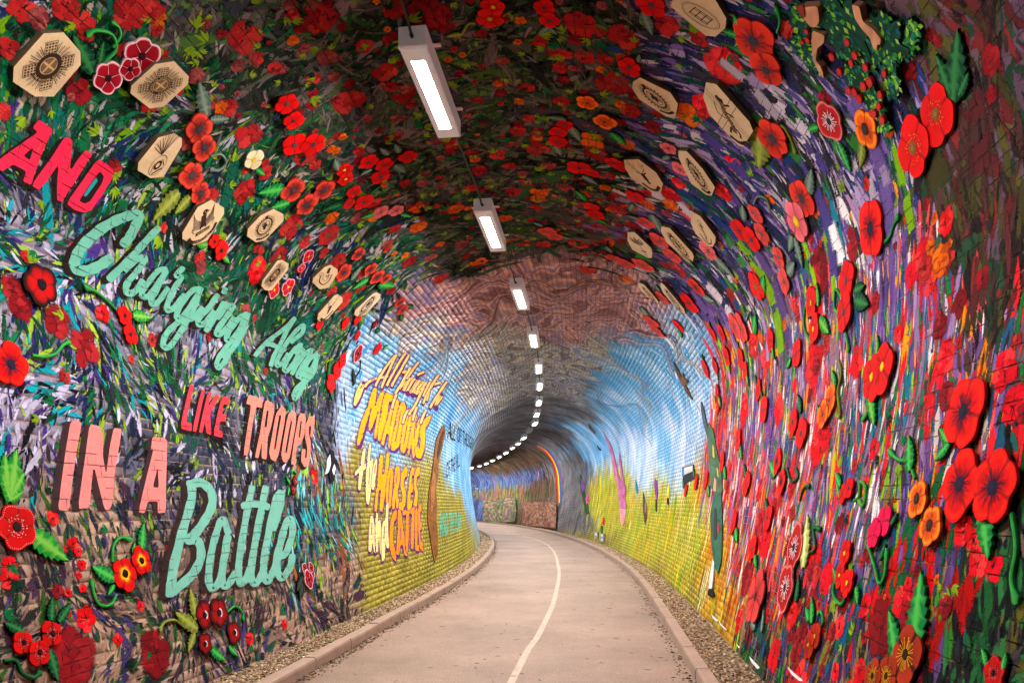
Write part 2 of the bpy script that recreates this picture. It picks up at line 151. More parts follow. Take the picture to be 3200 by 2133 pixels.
 ('two flat scarlet poppies with grey eyes below the anchor plaque', None, 'f', [(6.771, 9.201, 0.139), (6.666, 9.36, 0.152)], [(6.733, 9.11, 6.728, 8.964, 'grey'), (6.553, 9.185, 6.359, 9.111, 'grey')], [], 'poppy cutout', 'poppy_cutout'),
 ('feathery pink poppy stuck below the anchor plaque', None, 'p', [(7.691, 8.992, 0.15)], [(7.729, 9.094, 7.651, 9.406, 'grey')], [], 'poppy cutout', 'poppy_cutout'),
 ('red poppy with pale grey leaf hanging below a tall plaque', None, 's2', [(8.837, 9.029, 0.163)], [(8.893, 9.193, 8.668, 9.349, 'grey')], [], 'poppy cutout', 'poppy_cutout'),
 ('two coral poppies with curled grey stem on the slope', None, 'p2', [(6.288, 9.267, 0.105), (6.42, 9.417, 0.123)], [], [([(6.208, 9.203), (6.061, 9.206), (5.978, 9.289), (6.044, 9.358)], 'grey')], 'poppy cutout', 'poppy_cutout'),
 ('narrow coral poppy squeezed between the two lowest plaques', None, 'p2', [(10.104, 8.632, 0.15)], [(9.933, 8.559, 9.762, 8.49, 'grey')], [], 'poppy cutout', 'poppy_cutout'),
 ('long red poppy trailing below the lowest plaque', None, 'f', [(9.487, 9.04, 0.187)], [], [], 'poppy cutout', 'poppy_cutout'),
 ('two orange red poppies with green loop stem above the blue sky', None, 'p2', [(8.243, 9.841, 0.199), (8.439, 9.758, 0.173)], [(7.825, 10.005, 7.57, 9.88, 'green')], [([(7.967, 9.839), (7.753, 9.8), (7.782, 9.917)], 'grey')], 'poppy cutout', 'poppy_cutout'),
 ('slim bright red poppy and leaf at the edge of the blue strokes', None, 'pl', [(7.197, 9.683, 0.172)], [(7.138, 9.776, 6.887, 9.678, 'green')], [], 'poppy cutout', 'poppy_cutout'),
 ('two muted red poppies with a dark leaf at the blue sky edge', None, 'p2', [(11.443, 8.596, 0.185), (11.685, 8.733, 0.174)], [(11.302, 8.472, 11.018, 8.357, 'grey')], [], 'poppy cutout', 'poppy_cutout'),
 ('slim flat red poppy cutout with dark green leaf above it among the dense red strokes', 'slim red poppies among the dense red strokes', 'f', [(10.726, 9.812, 0.164)], [(10.696, 9.729, 10.559, 9.616, 'dgreen')], [], 'poppy cutout', 'poppy_cutout'),
 ('slim flat red poppy cutout with light green leaf below it among the dense red strokes', 'slim red poppies among the dense red strokes', 'f', [(10.086, 9.917, 0.135)], [(10.107, 9.998, 10.088, 10.127, 'green')], [], 'poppy cutout', 'poppy_cutout'),
 ('slim flat red poppy cutout with dark green leaf above it among the dense red strokes', 'slim red poppies among the dense red strokes', 'f', [(8.603, 10.137, 0.155)], [(8.624, 10.052, 8.577, 9.932, 'dgreen')], [], 'poppy cutout', 'poppy_cutout'),
 ('slim flat red poppy cutout with light green leaf below it among the dense red strokes', 'slim red poppies among the dense red strokes', 'f', [(8.454, 10.314, 0.121)], [(8.394, 10.399, 8.276, 10.53, 'green')], [], 'poppy cutout', 'poppy_cutout'),
 ('slim flat red poppy cutout with dark green leaf above it among the dense red strokes', 'slim red poppies among the dense red strokes', 'f', [(7.797, 10.664, 0.13)], [(7.886, 10.582, 7.976, 10.458, 'dgreen')], [], 'poppy cutout', 'poppy_cutout'),
 ('slim flat red poppy cutout with light green leaf below it among the dense red strokes', 'slim red poppies among the dense red strokes', 'f', [(10.289, 10.275, 0.137)], [(10.213, 10.37, 10.045, 10.518, 'green')], [], 'poppy cutout', 'poppy_cutout'),
 ('slim flat red poppy cutout with dark green leaf above it among the dense red strokes', 'slim red poppies among the dense red strokes', 'f', [(10.28, 10.485, 0.125)], [(10.419, 10.401, 10.534, 10.28, 'dgreen')], [], 'poppy cutout', 'poppy_cutout'),
 ('slim flat red poppy cutout with light green leaf below it among the dense red strokes', 'slim red poppies among the dense red strokes', 'f', [(9.665, 11.313, 0.165)], [(9.51, 11.421, 9.26, 11.578, 'green')], [], 'poppy cutout', 'poppy_cutout'),
 ('slim flat red poppy cutout with dark green leaf above it among the dense red strokes', 'slim red poppies among the dense red strokes', 'f', [(11.802, 11.52, 0.16)], [(12.043, 11.429, 12.316, 11.283, 'dgreen')], [], 'poppy cutout', 'poppy_cutout'),
 ('slim flat red poppy cutout with light green leaf below it among the dense red strokes', 'slim red poppies among the dense red strokes', 'f', [(10.844, 11.539, 0.16)], [(10.653, 11.641, 10.348, 11.787, 'green')], [], 'poppy cutout', 'poppy_cutout'),
 ('slim flat red poppy cutout with dark green leaf above it among the dense red strokes', 'slim red poppies among the dense red strokes', 'f', [(12.812, 11.645, 0.143)], [(13.073, 11.566, 13.368, 11.438, 'dgreen')], [], 'poppy cutout', 'poppy_cutout'),
 ('slim flat red poppy cutout with light green leaf below it among the dense red strokes', 'slim red poppies among the dense red strokes', 'f', [(9.285, 9.951, 0.158)], [(9.316, 10.043, 9.306, 10.192, 'green')], [], 'poppy cutout', 'poppy_cutout'),
 ('slim flat red poppy cutout with dark green leaf above it among the dense red strokes', 'slim red poppies among the dense red strokes', 'f', [(9.104, 9.657, 0.122)], [(9.074, 9.596, 8.973, 9.515, 'dgreen')], [], 'poppy cutout', 'poppy_cutout'),
 ('slim flat red poppy cutout with light green leaf below it among the dense red strokes', 'slim red poppies among the dense red strokes', 'f', [(10.669, 9.035, 0.132)], [(10.818, 9.092, 11.028, 9.185, 'green')], [], 'poppy cutout', 'poppy_cutout'),
 ('slim flat red poppy cutout with dark green leaf above it among the dense red strokes', 'slim red poppies among the dense red strokes', 'f', [(9.517, 9.571, 0.128)], [(9.473, 9.51, 9.349, 9.427, 'dgreen')], [], 'poppy cutout', 'poppy_cutout'),
 ('slim flat red poppy cutout with light green leaf below it among the dense red strokes', 'slim red poppies among the dense red strokes', 'f', [(7.248, 10.242, 0.129)], [(7.221, 10.328, 7.143, 10.462, 'green')], [], 'poppy cutout', 'poppy_cutout'),
 ('slim flat red poppy cutout with dark green leaf above it among the dense red strokes', 'slim red poppies among the dense red strokes', 'f', [(7.482, 10.911, 0.152)], [(7.577, 10.82, 7.677, 10.679, 'dgreen')], [], 'poppy cutout', 'poppy_cutout'),
 ('slim flat red poppy cutout with light green leaf below it among the dense red strokes', 'slim red poppies among the dense red strokes', 'f', [(8.715, 11.112, 0.158)], [(8.596, 11.218, 8.399, 11.373, 'green')], [], 'poppy cutout', 'poppy_cutout'),
 ('slim flat red poppy cutout with dark green leaf above it among the dense red strokes', 'slim red poppies among the dense red strokes', 'f', [(7.955, 11.67, 0.164)], [(8.098, 11.581, 8.272, 11.436, 'dgreen')], [], 'poppy cutout', 'poppy_cutout'),
 ('slim flat red poppy cutout with light green leaf below it among the dense red strokes', 'slim red poppies among the dense red strokes', 'f', [(8.321, 12.119, 0.152)], [(8.171, 12.206, 7.94, 12.33, 'green')], [], 'poppy cutout', 'poppy_cutout'),
 ('slim flat red poppy cutout with dark green leaf above it among the dense red strokes', 'slim red poppies among the dense red strokes', 'f', [(6.776, 12.037, 0.147)], [(6.89, 11.963, 7.035, 11.84, 'dgreen')], [], 'poppy cutout', 'poppy_cutout'),
 ('slim flat red poppy cutout with light green leaf below it among the dense red strokes', 'slim red poppies among the dense red strokes', 'f', [(7.148, 12.352, 0.13)], [(7.034, 12.423, 6.86, 12.523, 'green')], [], 'poppy cutout', 'poppy_cutout')]
PLAQUES = [
 ('tan octagonal plaque with chequered star badge, largest on the left wall', 'star', [(3.507, 4.261), (3.596, 4.338), (3.735, 4.317), (3.78, 4.26), (3.743, 4.016), (3.65, 3.952), (3.503, 3.946), (3.466, 4.015)]),
 ('tan octagonal plaque with thistle star badge partly under crimson poppies', 'star2', [(4.151, 4.578), (4.24, 4.678), (4.4, 4.678), (4.436, 4.635), (4.412, 4.411), (4.338, 4.342), (4.157, 4.334), (4.126, 4.374)]),
 ('tan octagonal plaque with flaming grenade badge above the scarlet column', 'grenade', [(4.532, 4.221), (4.626, 4.317), (4.709, 4.326), (4.747, 4.283), (4.761, 4.025), (4.668, 3.961), (4.534, 3.952), (4.504, 4.0)]),
 ('tan octagonal plaque with an eagle over a scroll', 'eagle', [(5.213, 3.989), (5.311, 4.103), (5.492, 4.116), (5.528, 4.074), (5.496, 3.81), (5.374, 3.714), (5.223, 3.709), (5.19, 3.752)]),
 ('tan octagonal plaque with a stag and wreath right of the eagle plaque', 'wreath', [(5.927, 4.269), (6.022, 4.396), (6.187, 4.42), (6.247, 4.378), (6.198, 4.123), (6.106, 4.057), (5.947, 4.051), (5.894, 4.109)]),
 ('small tan octagonal plaque with a dark chequered star', 'cross', [(6.548, 4.033), (6.609, 4.069), (6.75, 4.081), (6.79, 4.03), (6.705, 3.759), (6.597, 3.722), (6.505, 3.738), (6.483, 3.786)]),
 ('small tan octagonal plaque with a bugle horn', 'horn', [(7.346, 4.303), (7.422, 4.369), (7.611, 4.378), (7.66, 4.341), (7.69, 4.158), (7.555, 4.077), (7.326, 4.088), (7.291, 4.131)]),
 ('small tan octagonal plaque with a stag head over a dark scroll', 'stag', [(7.907, 4.117), (7.959, 4.155), (8.115, 4.162), (8.169, 4.117), (8.055, 3.847), (7.919, 3.766), (7.839, 3.771), (7.791, 3.829)]),
 ('small tan octagonal plaque with a round rosette nearest the blue swirls', 'rosette', [(8.679, 4.455), (8.735, 4.502), (8.862, 4.517), (8.944, 4.471), (8.904, 4.185), (8.738, 4.094), (8.639, 4.095), (8.59, 4.146)]),
 ('tan octagonal plaque with an oval castle crest at the roof', 'oval', [(4.623, 8.115), (4.502, 8.137), (4.359, 8.351), (4.514, 8.495), (4.597, 8.504), (4.705, 8.455), (4.736, 8.389), (4.658, 8.187)]),
 ('tan octagonal plaque with ornate oval buckle badge near the roof', 'buckle', [(5.52, 7.901), (5.435, 7.956), (5.477, 8.21), (5.583, 8.287), (5.772, 8.288), (5.803, 8.21), (5.713, 7.968), (5.604, 7.898)]),
 ('tall tan octagonal plaque with a lion on a diagonal cross', 'lion', [(5.174, 8.477), (5.125, 8.558), (5.268, 8.885), (5.337, 8.94), (5.59, 8.915), (5.61, 8.871), (5.493, 8.573), (5.351, 8.484)]),
 ('tan octagonal plaque with a stag head and antlers', 'stag', [(6.742, 7.876), (6.626, 8.023), (6.741, 8.212), (6.9, 8.299), (7.096, 8.297), (7.152, 8.214), (7.046, 7.969), (6.889, 7.896)]),
 ('tan octagonal plaque with a draped figure badge beside pale pink poppies', 'wreath', [(6.21, 8.385), (6.141, 8.461), (6.25, 8.646), (6.407, 8.808), (6.58, 8.806), (6.623, 8.76), (6.596, 8.582), (6.308, 8.399)]),
 ('tan octagonal plaque with an anchor badge', 'anchor', [(7.104, 8.68), (7.067, 8.782), (7.209, 9.009), (7.311, 9.029), (7.456, 9.027), (7.518, 8.972), (7.48, 8.794), (7.339, 8.7)]),
 ('tan octagonal plaque with a winged dagger badge', 'dagger', [(8.362, 8.0), (8.274, 8.084), (8.516, 8.321), (8.648, 8.352), (8.818, 8.355), (8.867, 8.304), (8.826, 8.089), (8.616, 8.013)]),
 ('narrow tan octagonal plaque with a wreath badge', 'wreath', [(7.83, 8.393), (7.744, 8.494), (7.962, 8.83), (8.038, 8.864), (8.188, 8.873), (8.263, 8.814), (8.144, 8.499), (7.958, 8.397)]),
 ('narrow pale octagonal plaque facing the mauve brick', 'wreath', [(9.936, 8.254), (9.909, 8.342), (10.183, 8.565), (10.263, 8.613), (10.38, 8.619), (10.385, 8.557), (10.215, 8.304), (10.074, 8.25)]),
 ('longest narrow octagonal plaque, lowest of those on the right haunch', 'wreath', [(9.468, 8.57), (9.469, 8.633), (9.733, 9.021), (9.819, 9.054), (9.949, 9.054), (9.975, 8.981), (9.771, 8.672), (9.614, 8.58)])]
PAINTED = [(3.383, 4.291, 0.087, 'R'), (3.552, 4.456, 0.086, 'R'), (3.849, 4.692, 0.108, 'R'), (3.932, 4.796, 0.079, 'R'), (3.736, 4.431, 0.059, 'R'), (4.479, 5.139, 0.136, 'R'), (4.639, 5.64, 0.145, 'R'), (4.797, 6.152, 0.092, 'R'), (4.682, 5.124, 0.062, 'R'), (5.127, 5.378, 0.067, 'R'), (5.554, 5.505, 0.144, 'R'), (5.389, 5.893, 0.118, 'R'), (5.708, 5.945, 0.125, 'R'), (4.844, 5.18, 0.064, 'R'), (5.045, 5.833, 0.072, 'R'), (5.297, 7.147, 0.073, 'R'), (5.066, 7.471, 0.138, 'R'), (5.112, 7.796, 0.132, 'R'), (5.402, 7.257, 0.067, 'R'), (5.426, 7.341, 0.061, 'R'), (5.421, 7.496, 0.087, 'R'), (5.404, 7.651, 0.073, 'R'), (5.683, 7.709, 0.154, 'R'), (5.595, 7.28, 0.07, 'R'), (5.877, 6.993, 0.066, 'R'), (6.337, 6.957, 0.064, 'R'), (6.875, 6.992, 0.138, 'R'), (6.054, 7.273, 0.083, 'R'), (5.99, 7.87, 0.111, 'R'), (4.854, 8.328, 0.082, 'R'), (4.858, 8.085, 0.106, 'R'), (5.217, 4.696, 0.124, 'R'), (5.669, 4.587, 0.082, 'R'), (5.833, 4.94, 0.122, 'R'), (6.197, 5.357, 0.072, 'R'), (5.63, 4.337, 0.126, 'R'), (6.478, 4.392, 0.153, 'R'), (7.062, 4.588, 0.147, 'R'), (3.678, 4.46, 0.072, 'R'), (3.434, 4.083, 0.064, 'R'), (4.182, 4.629, 0.067, 'R'), (4.359, 4.372, 0.075, 'R'), (6.554, 6.832, 0.091, 'R'), (6.969, 6.584, 0.106, 'R'), (6.632, 6.182, 0.093, 'R'), (6.819, 4.366, 0.08, 'R'), (4.875, 4.713, 0.09, 'R'), (4.721, 4.654, 0.069, 'R'), (7.565, 4.449, 0.128, 'R'), (8.386, 4.436, 0.131, 'R'), (8.279, 4.15, 0.14, 'R'), (7.102, 5.182, 0.101, 'R'), (7.208, 6.665, 0.082, 'R'), (7.561, 6.205, 0.087, 'R'), (9.723, 5.29, 0.15, 'R'), (7.038, 5.565, 0.073, 'R'), (9.028, 7.726, 0.146, 'R'), (9.305, 7.342, 0.152, 'R'), (10.277, 7.451, 0.155, 'R'), (8.3, 8.041, 0.113, 'R'), (9.392, 6.864, 0.118, 'R'), (7.973, 7.838, 0.129, 'R'), (7.341, 8.108, 0.1, 'R'), (8.837, 8.734, 0.141, 'R'), (8.066, 9.564, 0.195, 'R'), (4.928, 6.357, 0.188, 'D'), (5.058, 6.456, 0.083, 'D'), (5.074, 6.049, 0.085, 'D'), (3.908, 0.576, 0.19, 'D'), (4.655, 0.441, 0.174, 'D'), (4.126, 2.718, 0.115, 'D'), (4.347, 2.598, 0.145, 'D'), (3.84, 2.749, 0.096, 'D'), (3.781, 2.836, 0.079, 'D'), (6.608, 4.079, 0.13, 'D'), (8.022, 1.893, 0.116, 'D'), (7.805, 6.639, 0.119, 'D'), (7.218, 6.339, 0.101, 'D'), (8.73, 5.094, 0.124, 'D'), (3.762, 4.184, 0.083, 'D'), (3.902, 4.131, 0.092, 'D'), (6.835, 7.58, 0.145, 'D'), (5.741, 7.914, 0.078, 'D'), (6.112, 8.097, 0.098, 'D'), (4.008, 12.573, 0.167, 'D'), (4.612, 12.489, 0.125, 'D'), (7.253, 12.673, 0.193, 'D'), (5.274, 13.0, 0.125, 'D'), (5.175, 12.63, 0.123, 'D'), (6.76, 9.179, 0.122, 'D'), (4.028, 10.298, 0.042, 'D'), (5.035, 10.12, 0.125, 'D'), (5.691, 10.072, 0.184, 'D'), (3.667, 10.938, 0.078, 'D'), (3.468, 10.879, 0.062, 'D'), (5.504, 8.493, 0.12, 'P'), (4.986, 8.557, 0.167, 'P'), (6.396, 3.847, 0.151, 'P'), (4.545, 2.89, 0.075, 'P'), (4.069, 0.793, 0.088, 'P'), (3.563, 1.102, 0.069, 'P'), (5.935, 10.771, 0.214, 'P'), (5.615, 11.405, 0.205, 'P'), (4.978, 10.936, 0.131, 'P'), (3.755, 11.171, 0.095, 'P'), (3.233, 11.339, 0.097, 'P'), (3.14, 11.499, 0.085, 'P'), (3.21, 12.148, 0.083, 'P'), (3.096, 12.156, 0.07, 'P'), (6.954, 10.984, 0.19, 'P'), (5.317, 12.328, 0.152, 'P'), (3.822, 12.403, 0.097, 'P'), (3.827, 10.475, 0.079, 'P'), (4.081, 10.558, 0.1, 'P'), (4.208, 10.61, 0.082, 'P'), (3.972, 10.735, 0.077, 'P'), (5.834, 10.269, 0.134, 'P'), (7.133, 8.385, 0.131, 'P'), (7.318, 8.619, 0.117, 'P'), (6.49, 8.879, 0.118, 'P'), (5.985, 8.9, 0.108, 'P'), (6.838, 8.445, 0.092, 'P'), (7.988, 10.063, 0.21, 'P'), (7.546, 10.4, 0.179, 'P'), (8.572, 10.76, 0.227, 'P'), (9.339, 10.197, 0.203, 'P'), (4.533, 11.562, 0.079, 'P'), (6.593, 11.832, 0.158, 'P'), (6.792, 12.245, 0.18, 'P'), (5.569, 12.758, 0.133, 'P'), (4.98, 12.419, 0.118, 'P'), (4.592, 11.774, 0.054, 'P'), (4.007, 1.247, 0.025, 'P'), (4.105, 1.227, 0.039, 'P'), (4.115, 1.138, 0.039, 'P'), (4.072, 1.074, 0.031, 'P'), (3.967, 0.975, 0.032, 'P'), (4.089, 0.987, 0.033, 'P'), (3.941, 1.443, 0.053, 'P'), (3.577, 1.175, 0.059, 'P'), (7.169, 13.065, 0.156, 'P'), (9.542, 12.033, 0.21, 'P'), (8.014, 1.866, 0.094, 'P'), (5.786, 13.115, 0.152, 'P'), (5.074, 13.126, 0.131, 'P'), (4.261, 12.492, 0.075, 'P'), (4.579, 12.678, 0.081, 'P'), (3.273, 12.059, 0.055, 'P'), (3.562, 11.58, 0.06, 'P'), (6.61, 7.538, 0.148, 'O'), (5.732, 8.373, 0.139, 'O'), (7.286, 5.112, 0.123, 'O'), (7.604, 5.554, 0.117, 'O'), (8.024, 5.433, 0.124, 'O'), (7.958, 5.92, 0.112, 'O'), (8.167, 6.173, 0.114, 'O'), (9.677, 5.906, 0.148, 'O'), (7.828, 6.934, 0.118, 'O'), (7.995, 6.895, 0.101, 'O'), (8.507, 5.101, 0.066, 'O'), (8.315, 5.004, 0.054, 'O'), (7.808, 7.987, 0.087, 'O'), (7.591, 8.178, 0.094, 'O'), (7.355, 8.413, 0.099, 'O'), (6.536, 7.875, 0.089, 'O'), (7.527, 7.677, 0.075, 'O'), (7.781, 7.456, 0.088, 'O'), (8.47, 6.449, 0.097, 'O'), (8.992, 7.872, 0.123, 'O'), (10.168, 8.049, 0.127, 'O'), (3.94, 10.405, 0.033, 'O'), (3.779, 10.603, 0.028, 'O'), (3.984, 10.548, 0.055, 'O'), (4.868, 10.558, 0.027, 'O'), (3.655, 11.361, 0.024, 'O'), (3.588, 11.474, 0.024, 'O'), (3.52, 12.256, 0.028, 'O'), (4.032, 12.409, 0.019, 'O'), (3.927, 12.511, 0.018, 'O'), (9.037, 10.944, 0.109, 'O'), (8.698, 5.549, 0.067, 'O'), (6.851, 4.73, 0.089, 'O'), (4.999, 5.548, 0.078, 'M'), (5.807, 6.771, 0.073, 'M'), (8.09, 7.374, 0.091, 'M'), (7.614, 6.808, 0.077, 'M'), (8.936, 5.798, 0.114, 'M'), (8.941, 5.36, 0.104, 'M'), (8.019, 5.015, 0.093, 'M'), (6.85, 6.314, 0.079, 'M'), (7.169, 5.727, 0.074, 'M'), (6.785, 6.763, 0.069, 'M'), (7.22, 7.076, 0.091, 'M'), (7.686, 7.238, 0.096, 'M'), (7.921, 8.599, 0.107, 'M'), (8.671, 8.21, 0.107, 'M'), (8.595, 7.635, 0.097, 'M'), (7.16, 4.935, 0.093, 'M')]
